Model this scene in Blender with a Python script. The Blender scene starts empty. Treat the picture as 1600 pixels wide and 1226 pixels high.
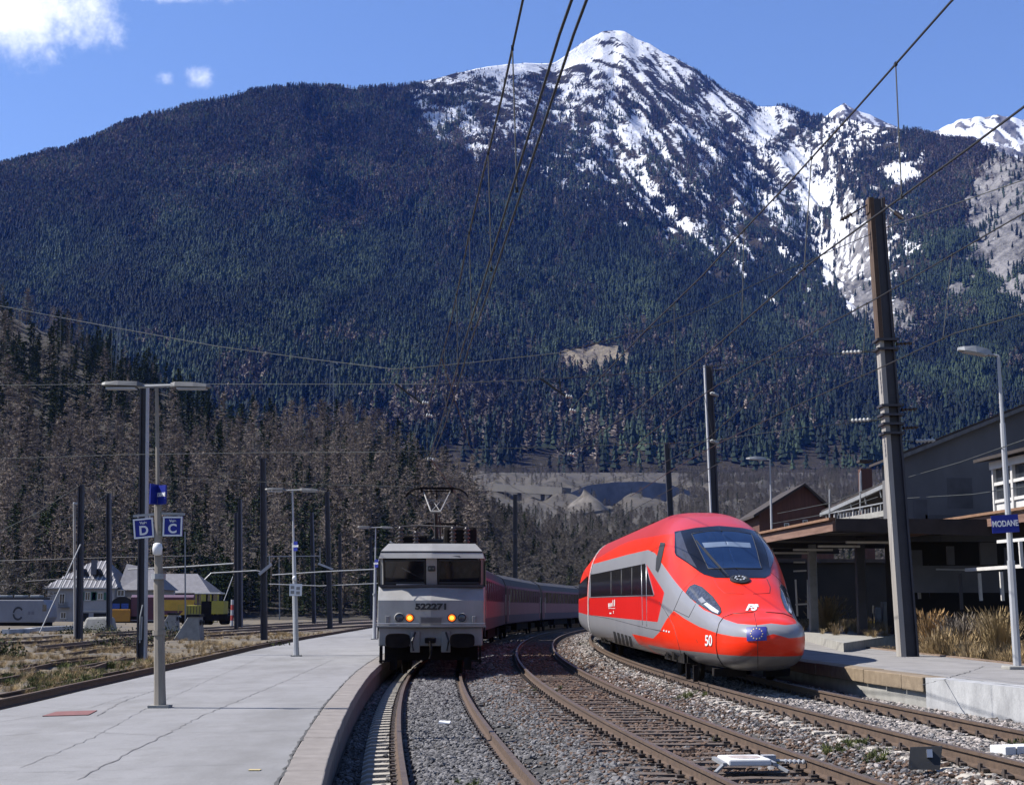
import bpy, bmesh, math, random
import numpy as np
from mathutils import Vector, Matrix, Euler
from mathutils.bvhtree import BVHTree

random.seed(7)
rng = np.random.default_rng(11)
SC = bpy.context.scene
COL = SC.collection
PI = math.pi
R = math.radians

# ---------------------------------------------------------------- camera
F_PX, Y_HOR = 2250.0, 947.0
PITCH = math.atan((Y_HOR - 613) / F_PX)
CP, SP = math.cos(PITCH), math.sin(PITCH)
EYE = 2.0
cam_d = bpy.data.cameras.new('camera')
cam = bpy.data.objects.new('camera', cam_d)
COL.objects.link(cam)
cam.location = (0, 0, EYE)
cam.rotation_euler = (PI / 2 + PITCH, 0, 0)
cam_d.sensor_width = 36
cam_d.lens = 36 * F_PX / 1600
cam_d.clip_start = 0.1
cam_d.clip_end = 30000
SC.camera = cam

# ---------------------------------------------------------------- light
SUN_EL, SUN_AZ = R(48), R(-86)          # azimuth from +y, towards -x (the sun stands to the left)
sun_dir = Vector((math.sin(SUN_AZ) * math.cos(SUN_EL), math.cos(SUN_AZ) * math.cos(SUN_EL), math.sin(SUN_EL)))
sd = bpy.data.lights.new('sun', 'SUN')
sd.energy = 5.0
sd.angle = R(0.5)
sd.color = (1.0, 0.96, 0.9)
sun = bpy.data.objects.new('sun', sd)
COL.objects.link(sun)
sun.rotation_euler = (-sun_dir).to_track_quat('-Z', 'Y').to_euler()

world = bpy.data.worlds.new('World')
SC.world = world
world.use_nodes = True
SKY_STRENGTH = 0.064

SC.view_settings.view_transform = 'Standard'
SC.view_settings.look = 'None'
SC.view_settings.exposure = 1.05
SC.view_settings.gamma = 1.0
SC.view_settings.use_curve_mapping = False
SC.cycles.max_bounces = 6
SC.cycles.diffuse_bounces = 1
SC.cycles.glossy_bounces = 3
SC.cycles.transmission_bounces = 4
SC.cycles.transparent_max_bounces = 6
SC.cycles.volume_bounces = 0
SC.cycles.use_denoising = True
SC.cycles.sample_clamp_indirect = 6


def ray(px, py):
    a = (px - 800) / F_PX
    b = (613 - py) / F_PX
    return (a, CP - SP * b, SP + CP * b)


def at(px, py, Y):
    r = ray(px, py)
    t = Y / r[1]
    return Vector((r[0] * t, Y, EYE + r[2] * t))


def gz(px, py, z):
    r = ray(px, py)
    t = (z - EYE) / r[2]
    return Vector((r[0] * t, r[1] * t, z))


def sky_world():
    nt = world.node_tree
    N, L = nt.nodes, nt.links
    N.clear()
    out = N.new('ShaderNodeOutputWorld')
    bg = N.new('ShaderNodeBackground')
    bg.inputs['Strength'].default_value = SKY_STRENGTH
    sky = N.new('ShaderNodeTexSky')
    sky.sky_type = 'NISHITA'
    sky.sun_disc = False
    sky.sun_elevation = SUN_EL
    sky.sun_rotation = SUN_AZ
    sky.altitude = 1000
    sky.air_density = 1.5
    sky.dust_density = 0.1
    sky.ozone_density = 4.0
    tint = N.new('ShaderNodeMix')
    tint.data_type = 'RGBA'
    tint.blend_type = 'MULTIPLY'
    tint.inputs[0].default_value = 1
    tint.inputs[7].default_value = (0.92, 0.95, 1.2, 1)
    L.new(sky.outputs[0], tint.inputs[6])
    tc = N.new('ShaderNodeTexCoord')
    nz = N.new('ShaderNodeTexNoise')
    nz.inputs['Scale'].default_value = 30
    nz.inputs['Detail'].default_value = 8
    nz.inputs['Roughness'].default_value = 0.68
    L.new(tc.outputs['Generated'], nz.inputs['Vector'])
    nz2 = N.new('ShaderNodeTexNoise')
    nz2.inputs['Scale'].default_value = 9
    nz2.inputs['Detail'].default_value = 6
    L.new(tc.outputs['Generated'], nz2.inputs['Vector'])
    prev = None
    # cumulus: directions given by azimuth and elevation, with angular size and weight
    for (px, py, rx, ry, w) in ((-30, -25, 230, 120, 1.25), (225, -18, 150, 26, 0.95), (257, 122, 26, 20, 0.68),
                                (313, 122, 36, 24, 0.80), (50, 112, 30, 10, 0.42), (-500, -200, 300, 120, 1.0)):
        d = Vector(ray(px, py)).normalized()
        sub = N.new('ShaderNodeVectorMath'); sub.operation = 'SUBTRACT'
        sub.inputs[1].default_value = d
        L.new(tc.outputs['Generated'], sub.inputs[0])
        sc = N.new('ShaderNodeVectorMath'); sc.operation = 'MULTIPLY'
        sc.inputs[1].default_value = (F_PX / rx, F_PX / rx, F_PX / ry)
        L.new(sub.outputs[0], sc.inputs[0])
        ln = N.new('ShaderNodeVectorMath'); ln.operation = 'LENGTH'
        L.new(sc.outputs[0], ln.inputs[0])
        mr = N.new('ShaderNodeMapRange')
        mr.interpolation_type = 'SMOOTHSTEP'
        mr.inputs['From Min'].default_value = 0.0
        mr.inputs['From Max'].default_value = 1.5
        mr.inputs['To Min'].default_value = w
        mr.inputs['To Max'].default_value = 0
        L.new(ln.outputs['Value'], mr.inputs['Value'])
        if prev is None:
            prev = mr.outputs[0]
        else:
            mx = N.new('ShaderNodeMath'); mx.operation = 'MAXIMUM'
            L.new(prev, mx.inputs[0]); L.new(mr.outputs[0], mx.inputs[1])
            prev = mx.outputs[0]
    ad = N.new('ShaderNodeMath'); ad.operation = 'MULTIPLY_ADD'
    ad.inputs[1].default_value = 1.5
    ad.inputs[2].default_value = -0.75
    L.new(nz.outputs[0], ad.inputs[0])
    sm = N.new('ShaderNodeMath'); sm.operation = 'ADD'
    L.new(prev, sm.inputs[0]); L.new(ad.outputs[0], sm.inputs[1])
    ms = N.new('ShaderNodeMapRange'); ms.interpolation_type = 'SMOOTHSTEP'
    ms.inputs['From Min'].default_value = 0.34
    ms.inputs['From Max'].default_value = 1.12
    L.new(sm.outputs[0], ms.inputs['Value'])
    cl = N.new('ShaderNodeMix'); cl.data_type = 'RGBA'
    L.new(ms.outputs[0], cl.inputs[0])
    L.new(tint.outputs[2], cl.inputs[6])
    cl.inputs[7].default_value = (10.5, 10.8, 11.4, 1)
    L.new(cl.outputs[2], bg.inputs['Color'])
    L.new(bg.outputs[0], out.inputs['Surface'])


sky_world()

# ---------------------------------------------------------------- helpers


ALB = 0.72          # the exposure is raised instead of brightening colours


def alb(c):
    return tuple(x * ALB for x in c)


def mat(name, col, rough=0.8, metal=0.0, var=0.25, scale=3.0, bump=0.0, col2=None, coat=0.0, spec=0.5, bscale=None,
        streak=None, emit=None, estr=0.0, world_co=False):
    """procedural principled material: base colour broken up by two octaves of noise, with optional bump"""
    m = bpy.data.materials.new(name)
    m.use_nodes = True
    nt = m.node_tree
    N, L = nt.nodes, nt.links
    b = N['Principled BSDF']
    b.inputs['Roughness'].default_value = rough
    b.inputs['Metallic'].default_value = metal
    b.inputs['Specular IOR Level'].default_value = spec
    b.inputs['Coat Weight'].default_value = coat
    b.inputs['Coat Roughness'].default_value = 0.05
    tc = N.new('ShaderNodeTexCoord')
    co = tc.outputs['Object']
    if world_co:
        g = N.new('ShaderNodeNewGeometry')
        co = g.outputs['Position']
    if streak:
        mp = N.new('ShaderNodeMapping')
        mp.inputs['Scale'].default_value = streak
        L.new(co, mp.inputs['Vector'])
        co = mp.outputs['Vector']
    nz = N.new('ShaderNodeTexNoise')
    nz.inputs['Scale'].default_value = scale
    nz.inputs['Detail'].default_value = 6
    nz.inputs['Roughness'].default_value = 0.65
    L.new(co, nz.inputs['Vector'])
    ramp = N.new('ShaderNodeMapRange')
    ramp.inputs['From Min'].default_value = 0.28
    ramp.inputs['From Max'].default_value = 0.72
    L.new(nz.outputs[0], ramp.inputs['Value'])
    mix = N.new('ShaderNodeMix')
    mix.data_type = 'RGBA'
    c = alb(col)
    if col2 is None:
        lo = tuple(max(0, x * (1 - var)) for x in c)
        hi = tuple(min(1, x * (1 + var)) for x in c)
    else:
        lo, hi = c, alb(col2)
    mix.inputs[6].default_value = (*lo, 1)
    mix.inputs[7].default_value = (*hi, 1)
    L.new(ramp.outputs[0], mix.inputs[0])
    L.new(mix.outputs[2], b.inputs['Base Color'])
    if bump > 0:
        nb = N.new('ShaderNodeTexNoise')
        nb.inputs['Scale'].default_value = bscale or scale * 6
        nb.inputs['Detail'].default_value = 5
        L.new(co, nb.inputs['Vector'])
        bp = N.new('ShaderNodeBump')
        bp.inputs['Strength'].default_value = min(1, bump)
        bp.inputs['Distance'].default_value = 0.02
        L.new(nb.outputs[0], bp.inputs['Height'])
        L.new(bp.outputs[0], b.inputs['Normal'])
    if emit:
        b.inputs['Emission Color'].default_value = (*emit, 1)
        b.inputs['Emission Strength'].default_value = estr
    return m


class MB:
    """collects boxes, tubes, prisms ... and links them as ONE mesh object"""

    def __init__(self):
        self.v, self.f, self.mi = [], [], []

    def add(self, vs, fs, mi=0):
        o = len(self.v)
        self.v += [tuple(p) for p in vs]
        self.f += [tuple(i + o for i in f) for f in fs]
        self.mi += [mi] * len(fs)
        return self

    def box(self, c, s, rot=None, mi=0):
        hx, hy, hz = s[0] / 2, s[1] / 2, s[2] / 2
        vs = [Vector((x, y, z)) for z in (-hz, hz) for y in (-hy, hy) for x in (-hx, hx)]
        if rot is not None:
            M = Euler(rot).to_matrix()
            vs = [M @ p for p in vs]
        vs = [p + Vector(c) for p in vs]
        return self.add(vs, [(0, 2, 3, 1), (4, 5, 7, 6), (0, 1, 5, 4), (2, 6, 7, 3), (0, 4, 6, 2), (1, 3, 7, 5)], mi)

    def hexa(self, b4, t4, mi=0):
        """bottom quad and top quad, same winding (counter-clockwise seen from above)"""
        return self.add(list(b4) + list(t4), [(3, 2, 1, 0), (4, 5, 6, 7), (0, 1, 5, 4), (1, 2, 6, 5), (2, 3, 7, 6), (3, 0, 4, 7)], mi)

    def prism(self, poly, ext, mi=0):
        """poly: list of 3-D points (planar); ext: extrusion vector"""
        n = len(poly)
        e = Vector(ext)
        a = [Vector(p) for p in poly]
        vs = a + [p + e for p in a]
        fs = [tuple(range(n - 1, -1, -1)), tuple(range(n, 2 * n))]
        fs += [(i, (i + 1) % n, n + (i + 1) % n, n + i) for i in range(n)]
        return self.add(vs, fs, mi)

    def tube(self, pts, r, n=6, r2=None, cap=True, mi=0):
        pts = [Vector(p) for p in pts]
        m = len(pts)
        vs, fs = [], []
        up = Vector((0, 0, 1))
        for i, p in enumerate(pts):
            d = (pts[min(i + 1, m - 1)] - pts[max(i - 1, 0)])
            d = d.normalized() if d.length > 1e-9 else Vector((0, 0, 1))
            a = d.cross(up)
            if a.length < 1e-3:
                a = d.cross(Vector((1, 0, 0)))
            a.normalize()
            b = d.cross(a)
            rr = r if r2 is None else r + (r2 - r) * i / max(1, m - 1)
            for k in range(n):
                t = 2 * PI * k / n
                vs.append(p + (a * math.cos(t) + b * math.sin(t)) * rr)
        for i in range(m - 1):
            for k in range(n):
                k2 = (k + 1) % n
                fs.append((i * n + k, i * n + k2, (i + 1) * n + k2, (i + 1) * n + k))
        if cap:
            fs.append(tuple(range(n - 1, -1, -1)))
            fs.append(tuple((m - 1) * n + k for k in range(n)))
        return self.add(vs, fs, mi)

    def bar(self, a, b, w, h, mi=0):
        """rectangular bar from a to b"""
        a, b = Vector(a), Vector(b)
        d = (b - a).normalized()
        s = d.cross(Vector((0, 0, 1)))
        if s.length < 1e-3:
            s = Vector((1, 0, 0))
        s.normalize()
        u = s.cross(d)
        vs = []
        for p in (a, b):
            vs += [p - s * w / 2 - u * h / 2, p + s * w / 2 - u * h / 2, p + s * w / 2 + u * h / 2, p - s * w / 2 + u * h / 2]
        return self.add(vs, [(0, 1, 2, 3), (7, 6, 5, 4), (0, 4, 5, 1), (1, 5, 6, 2), (2, 6, 7, 3), (3, 7, 4, 0)], mi)

    def lathe(self, prof, c=(0, 0, 0), axis='z', n=20, mi=0):
        vs, fs = [], []
        for (r, h) in prof:
            for k in range(n):
                t = 2 * PI * k / n
                x, y = r * math.cos(t), r * math.sin(t)
                p = (x, y, h) if axis == 'z' else ((x, h, y) if axis == 'y' else (h, x, y))
                vs.append(Vector(p) + Vector(c))
        m = len(prof)
        for i in range(m - 1):
            for k in range(n):
                k2 = (k + 1) % n
                fs.append((i * n + k, i * n + k2, (i + 1) * n + k2, (i + 1) * n + k))
        fs.append(tuple(range(n - 1, -1, -1)))
        fs.append(tuple((m - 1) * n + k for k in range(n)))
        return self.add(vs, fs, mi)

    def mesh(self, name, mats, smooth=False):
        me = bpy.data.meshes.new(name)
        me.from_pydata(self.v, [], self.f)
        if not isinstance(mats, (list, tuple)):
            mats = [mats]
        for m in mats:
            me.materials.append(m)
        if len(mats) > 1:
            me.polygons.foreach_set('material_index', self.mi)
        if smooth:
            me.polygons.foreach_set('use_smooth', [True] * len(me.polygons))
        me.update()
        bm = bmesh.new()
        bm.from_mesh(me)
        bmesh.ops.recalc_face_normals(bm, faces=bm.faces)
        bm.to_mesh(me)
        bm.free()
        return me

    def build(self, name, mats, parent=None, smooth=False, bevel=0, loc=None, auto=None):
        return link(name, self.mesh(name, mats, smooth), parent, bevel, loc, auto)


def link(name, me, parent=None, bevel=0, loc=None, auto=None):
    o = bpy.data.objects.new(name, me)
    COL.objects.link(o)
    if parent is not None:
        o.parent = parent
    if loc is not None:
        o.location = loc
    if bevel:
        md = o.modifiers.new('edge', 'BEVEL')
        md.width = bevel
        md.segments = 2
        md.limit_method = 'ANGLE'
        md.angle_limit = R(35)
    return o


def tag(o, label=None, cat=None, group=None, kind=None):
    if label: o['label'] = label
    if cat: o['category'] = cat
    if group: o['group'] = group
    if kind: o['kind'] = kind
    return o


def thing(name, label, cat, loc=(0, 0, 0), rz=0, group=None):
    o = bpy.data.objects.new(name, None)
    COL.objects.link(o)
    o.empty_display_size = 0.3
    o.location = loc
    o.rotation_euler = (0, 0, rz)
    return tag(o, label, cat, group)


def copy_tree(o, parent=None):
    c = o.copy()
    COL.objects.link(c)
    c.parent = parent
    for ch in list(o.children):
        copy_tree(ch, c)
    return c


def text(name, s, size, m, parent=None, loc=(0, 0, 0), rot=(0, 0, 0), extrude=0.004, bold=0.0, sx=1.0, align='CENTER'):
    cu = bpy.data.curves.new(name, 'FONT')
    cu.body = s
    cu.size = size
    cu.align_x = align
    cu.align_y = 'CENTER'
    cu.extrude = extrude
    cu.offset = bold
    tmp = bpy.data.objects.new(name, cu)
    COL.objects.link(tmp)
    dg = bpy.context.evaluated_depsgraph_get()
    me = bpy.data.meshes.new_from_object(tmp.evaluated_get(dg))
    bpy.data.objects.remove(tmp)
    me.materials.clear()
    me.materials.append(m)
    o = link(name, me, parent)
    o.location = loc
    o.rotation_euler = rot
    o.scale = (sx, 1, 1)
    return o


def h2(ix, iy, seed):
    n = (ix.astype(np.int64) * 374761393 + iy.astype(np.int64) * 668265263 + seed * 974711) & 0x7fffffff
    n = ((n ^ (n >> 13)) * 1274126177) & 0x7fffffff
    return ((n ^ (n >> 16)) & 0xffff) / 65535.0


def vnoise(x, y, seed=0):
    x = np.asarray(x, float); y = np.asarray(y, float)
    ix, iy = np.floor(x), np.floor(y)
    fx, fy = x - ix, y - iy
    fx = fx * fx * (3 - 2 * fx); fy = fy * fy * (3 - 2 * fy)
    a, b = h2(ix, iy, seed), h2(ix + 1, iy, seed)
    c, d = h2(ix, iy + 1, seed), h2(ix + 1, iy + 1, seed)
    return (a * (1 - fx) + b * fx) * (1 - fy) + (c * (1 - fx) + d * fx) * fy


def fbm(x, y, seed=0, oct=5, gain=0.5):
    s, a, t = 0, 1, 0
    for i in range(oct):
        s = s + a * vnoise(x * 2 ** i + 17.3 * i, y * 2 ** i + 9.1 * i, seed + i)
        t += a
        a *= gain
    return s / t


def sstep(a, b, x):
    t = np.clip((x - a) / (b - a), 0, 1)
    return t * t * (3 - 2 * t)


def grid_mesh(name, P, m, attrs=None, smooth=True):
    """P: (rows, cols, 3)"""
    nr, nc = P.shape[:2]
    me = bpy.data.meshes.new(name)
    idx = np.arange(nr * nc).reshape(nr, nc)
    q = np.stack([idx[:-1, :-1], idx[:-1, 1:], idx[1:, 1:], idx[1:, :-1]], -1).reshape(-1, 4)
    me.vertices.add(nr * nc)
    me.vertices.foreach_set('co', P.reshape(-1))
    me.loops.add(q.size)
    me.loops.foreach_set('vertex_index', q.reshape(-1))
    me.polygons.add(len(q))
    me.polygons.foreach_set('loop_start', np.arange(0, q.size, 4))
    me.polygons.foreach_set('loop_total', np.full(len(q), 4))
    if smooth:
        me.polygons.foreach_set('use_smooth', np.ones(len(q), bool))
    me.update(calc_edges=True)
    for k, a in (attrs or {}).items():
        at_ = me.attributes.new(k, 'FLOAT', 'POINT')
        at_.data.foreach_set('value', np.asarray(a, dtype=np.float32).reshape(-1))
    me.materials.append(m)
    return me


def scatter(name, pts, scl, rotz, kinds, protos, attr=None, tilt=None, label=None):
    """many small instances of the proto meshes on given points (geometry nodes); one 'stuff' object"""
    me = bpy.data.meshes.new(name)
    n = len(pts)
    me.vertices.add(n)
    me.vertices.foreach_set('co', np.asarray(pts, dtype=np.float32).reshape(-1))

    def fa(k, a, typ='FLOAT'):
        d = me.attributes.new(k, typ, 'POINT')
        d.data.foreach_set('value' if typ != 'FLOAT_VECTOR' else 'vector', np.asarray(a).reshape(-1))
    s3 = np.asarray(scl, dtype=np.float32)
    if s3.ndim == 1:
        s3 = np.repeat(s3[:, None], 3, 1)
    rot = np.zeros((n, 3), np.float32)
    if tilt is not None:
        rot[:, 0:2] = tilt
    rot[:, 2] = rotz
    fa('p_scale', s3, 'FLOAT_VECTOR')
    fa('p_rot', rot, 'FLOAT_VECTOR')
    fa('tint', np.asarray(attr if attr is not None else rng.random(n), dtype=np.float32))
    fa('p_kind', np.asarray(kinds, dtype=np.int32), 'INT')
    o = bpy.data.objects.new(name, me)
    COL.objects.link(o)
    ng = bpy.data.node_groups.new(name + '_nodes', 'GeometryNodeTree')
    ng.interface.new_socket('Geometry', in_out='INPUT', socket_type='NodeSocketGeometry')
    ng.interface.new_socket('Geometry', in_out='OUTPUT', socket_type='NodeSocketGeometry')
    N, L = ng.nodes, ng.links
    gi, go = N.new('NodeGroupInput'), N.new('NodeGroupOutput')
    jn = N.new('GeometryNodeJoinGeometry')
    m2p = N.new('GeometryNodeMeshToPoints')
    L.new(gi.outputs[0], m2p.inputs[0])

    def na(k, typ):
        a = N.new('GeometryNodeInputNamedAttribute')
        a.data_type = typ
        a.inputs[0].default_value = k
        return a.outputs[0]
    for i, pm in enumerate(protos):
        po = bpy.data.objects.new(name + '_source', pm)   # source meshes are not linked to the scene
        oi = N.new('GeometryNodeObjectInfo')
        oi.inputs['Object'].default_value = po
        cmp_ = N.new('FunctionNodeCompare')
        cmp_.data_type = 'INT'
        cmp_.operation = 'EQUAL'
        L.new(na('p_kind', 'INT'), cmp_.inputs[2])
        cmp_.inputs[3].default_value = i
        ip = N.new('GeometryNodeInstanceOnPoints')
        L.new(m2p.outputs[0], ip.inputs['Points'])
        L.new(cmp_.outputs[0], ip.inputs['Selection'])
        L.new(oi.outputs['Geometry'], ip.inputs['Instance'])
        L.new(na('p_rot', 'FLOAT_VECTOR'), ip.inputs['Rotation'])
        L.new(na('p_scale', 'FLOAT_VECTOR'), ip.inputs['Scale'])
        L.new(ip.outputs[0], jn.inputs[0])
    L.new(jn.outputs[0], go.inputs[0])
    md = o.modifiers.new('scatter', 'NODES')
    md.node_group = ng
    tag(o, label, kind='stuff')
    return o


def tint_mat(name, lo, hi, rough=0.9, mid=None, spec=0.2, transl=0.0):
    """colour picked per instance from its 'tint' attribute"""
    m = bpy.data.materials.new(name)
    m.use_nodes = True
    N, L = m.node_tree.nodes, m.node_tree.links
    b = N['Principled BSDF']
    b.inputs['Roughness'].default_value = rough
    b.inputs['Specular IOR Level'].default_value = spec
    a = N.new('ShaderNodeAttribute')
    a.attribute_type = 'INSTANCER'
    a.attribute_name = 'tint'
    cr = N.new('ShaderNodeValToRGB')
    cr.color_ramp.elements[0].color = (*alb(lo), 1)
    cr.color_ramp.elements[1].color = (*alb(hi), 1)
    if mid:
        e = cr.color_ramp.elements.new(0.5)
        e.color = (*alb(mid), 1)
    L.new(a.outputs['Fac'], cr.inputs[0])
    L.new(cr.outputs[0], b.inputs['Base Color'])
    return m
# ================================================================ the mountain and its woods
SKYLINE = np.array([(-400, 395), (-200, 330), (0, 266), (100, 238), (200, 194), (300, 164), (400, 142), (470, 135), (560, 140), (600, 136), (640, 131),
                    (700, 116), (760, 103), (820, 97), (865, 99), (880, 90), (910, 66), (940, 50), (975, 50), (1000, 62), (1030, 78),
                    (1060, 95), (1100, 118), (1140, 145), (1180, 166), (1220, 166), (1260, 180), (1300, 182), (1350, 190), (1400, 202),
                    (1460, 214), (1520, 226), (1560, 238), (1600, 250), (1750, 300), (2000, 360)], float)
RDIST = np.array([(-400, 2500), (0, 2700), (470, 3100), (640, 3500), (880, 4300), (960, 4600), (1150, 4500), (1280, 4500), (1400, 3700), (1600, 2900), (2000, 2500)], float)
BASE_Y = 752.0
# streaks and fields of snow: azimuth, height in view, spread, weight
SNOW = [(965, 72, 80, 36, 1.3), (800, 106, 100, 16, 1.1), (690, 126, 70, 14, .9), (900, 92, 45, 20, 1.1), (1040, 112, 60, 34, .8), (640, 140, 30, 12, .7),
        (775, 160, 50, 30, .9), (742, 235, 22, 60, .8), (825, 220, 30, 45, .55), (855, 308, 60, 22, .5), (660, 190, 50, 45, .42),
        (992, 205, 24, 34, 1.0), (1050, 235, 42, 30, .62), (1000, 290, 80, 45, .45), (1085, 352, 44, 9, .8), (1000, 130, 90, 40, .55), (930, 170, 70, 60, .4),
        (1130, 165, 70, 40, .85), (1195, 200, 42, 50, 1.1), (1245, 255, 55, 55, 1.05), (1275, 300, 42, 40, 1.1), (1090, 200, 60, 60, .5),
        (1408, 270, 34, 20, 1.4), (1440, 250, 18, 30, .8), (1360, 225, 60, 50, .72), (1300, 210, 60, 34, .65), (1215, 340, 50, 40, .5), (1310, 352, 14, 40, 1.1), (1160, 290, 50, 70, .42),
        (1292, 415, 9, 40, 1.2), (1328, 478, 9, 28, .9), (1200, 352, 22, 12, .7), (1245, 420, 10, 26, .6), (490, 292, 14, 26, .6), (965, 352, 40, 8, .7), (1080, 300, 60, 40, .35)]
ROCK = [(1352, 425, 50, 95, 1.35), (1395, 505, 50, 40, 1.2), (1578, 330, 62, 120, 1.4), (1590, 440, 48, 60, 1.2), (1330, 330, 26, 40, 1.0), (1000, 90, 60, 30, .5), (1430, 515, 26, 22, .9), (1425, 360, 36, 60, .52), (1490, 450, 40, 60, .5), (1530, 300, 30, 50, .55)]
CLEARING = [(930, 562, 56, 20, 1.6), (1010, 575, 20, 8, .8), (960, 772, 130, 17, 1.1), (1200, 790, 120, 14, .5)]


def blobs(lst, px, py):
    f = np.zeros_like(px)
    for (cx, cy, rx, ry, w) in lst:
        f = np.maximum(f, w * np.exp(-((px - cx) / rx) ** 2 - ((py - cy) / ry) ** 2))
    return f


def mountain_grid():
    px = np.arange(-300, 1901, 4.0)
    u = np.concatenate([np.linspace(0, 1, 400), [1.02, 1.06, 1.12]])
    PX, U = np.meshgrid(px, u)
    ys = np.interp(PX, SKYLINE[:, 0], SKYLINE[:, 1])
    rd = np.interp(PX, RDIST[:, 0], RDIST[:, 1])
    ys = ys + (fbm(PX / 40, PX * 0 + 3, 5, 4) - .5) * 8
    Y0 = 1400.0
    Y = Y0 + (rd - Y0) * U
    h = np.where(U <= 1, np.clip(U, 0, 1) ** 0.85, 1 - (U - 1) * 1.6)
    py = BASE_Y + (ys - BASE_Y) * h
    env = np.clip(np.sin(np.clip(U, 0, 1) * PI), 0, 1) ** .6
    # gullies: run down to the right under the peak, down to the left on the right-hand ridge
    t = sstep(1235, 1360, PX - 140 * (1 - U))
    g1 = PX + 780 * U + 60 * (fbm(PX / 120, U * 6, 21, 3) - .5)
    g2 = PX - 620 * U + 60 * (fbm(PX / 120, U * 6, 23, 3) - .5)

    def rid(g, s):
        a = 1 - np.abs(2 * fbm(g / 150, U * 2.2, s, 3, .55) - 1)
        b = 1 - np.abs(2 * fbm(g / 52, U * 5, s + 9, 3, .5) - 1)
        return a * .68 + b * .32
    rg = rid(g1, 31) * (1 - t) + rid(g2, 41) * t
    amp = 62 + 42 * sstep(480, 760, PX)
    py = py - (rg - .62) * amp * env * (0.35 + .65 * U)
    py = py - (fbm((PX + 500 * U) / 210, U * 1.6, 57, 2) - .5) * 95 * env * (1 - .4 * t)
    # the big couloir right of the peak
    cx = np.interp(U, [0, .45, .62, .75, .9, 1], [1420, 1345, 1300, 1285, 1230, 1190])
    py = py + 26 * np.exp(-((PX - cx) / 40) ** 2) * sstep(.25, .5, U) * (1 - sstep(.9, 1, U))
    py = py + (fbm(PX / 22, U * 42, 51, 4) - .5) * 14 * env - (fbm(PX / 9, U * 60, 53, 3) - .5) * 9 * np.clip(blobs(ROCK, PX, py), 0, 1)
    return PX, U, Y, py, rg


M_PX, M_U, M_Y, M_PY, M_RG = mountain_grid()


def unproj(PX, PY, Y):
    a = (PX - 800) / F_PX
    b = (613 - PY) / F_PX
    d = CP - SP * b
    return np.stack([a / d * Y, Y, EYE + (SP + CP * b) / d * Y], -1)


M_P = unproj(M_PX, M_PY, M_Y)
_t = sstep(1235, 1360, M_PX)
_g = (M_PX + 780 * M_U) * (1 - _t) + (M_PX - 620 * M_U) * _t
_st = fbm(_g / 22, M_U * 14, 61, 5, .6)
_fn = fbm(M_PX / 5, M_PY / 3.4, 71, 4, .65)
_sf = blobs(SNOW, M_PX, M_PY)
M_SNOW = sstep(.36, .74, _sf + (_st - .5) * 1.5 + (_fn - .5) * 1.35 + (.6 - M_RG) * .5 - .12 + .5 * sstep(.75, 1.1, _sf)) * (M_U < 1.2)
# thin snow lying between the trees of the upper slopes
_zone = sstep(430, 250, M_PY - 130 * sstep(900, 1230, M_PX) + 120 * sstep(900, 620, M_PX)) * sstep(590, 680, M_PX) * (1 - .75 * sstep(1400, 1480, M_PX))
_spk = sstep(.46, .68, fbm(_g / 9, M_U * 60, 67, 5, .62) + .30 * (_zone - .75) + .35 * (_st - .5) + .22 * (.6 - M_RG))
M_SNOW = np.where(_sf < .12, 0, M_SNOW)
_pk = np.exp(-((M_PX - 1040) / 90) ** 2 - ((M_PY - 92) / 48) ** 2) + .7 * np.exp(-((M_PX - 940) / 50) ** 2 - ((M_PY - 62) / 16) ** 2)
M_SNOW = M_SNOW * (1 - .95 * sstep(.50, .60, fbm(_g / 11, M_U * 55, 87, 5, .6) + .14 * (_pk - .9)) * sstep(.15, .5, _pk))
M_SNOW = np.maximum(M_SNOW, .9 * _spk * sstep(.05, .5, _zone))
M_ROCK = sstep(.30, .75, blobs(ROCK, M_PX, M_PY) + (_st - .5) * 1.1 + (_fn - .5) * .7)
M_CLR = sstep(.4, .6, blobs(CLEARING, M_PX, M_PY) + (fbm(M_PX / 20, M_PY / 8, 81, 4) - .5) * .7)


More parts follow.
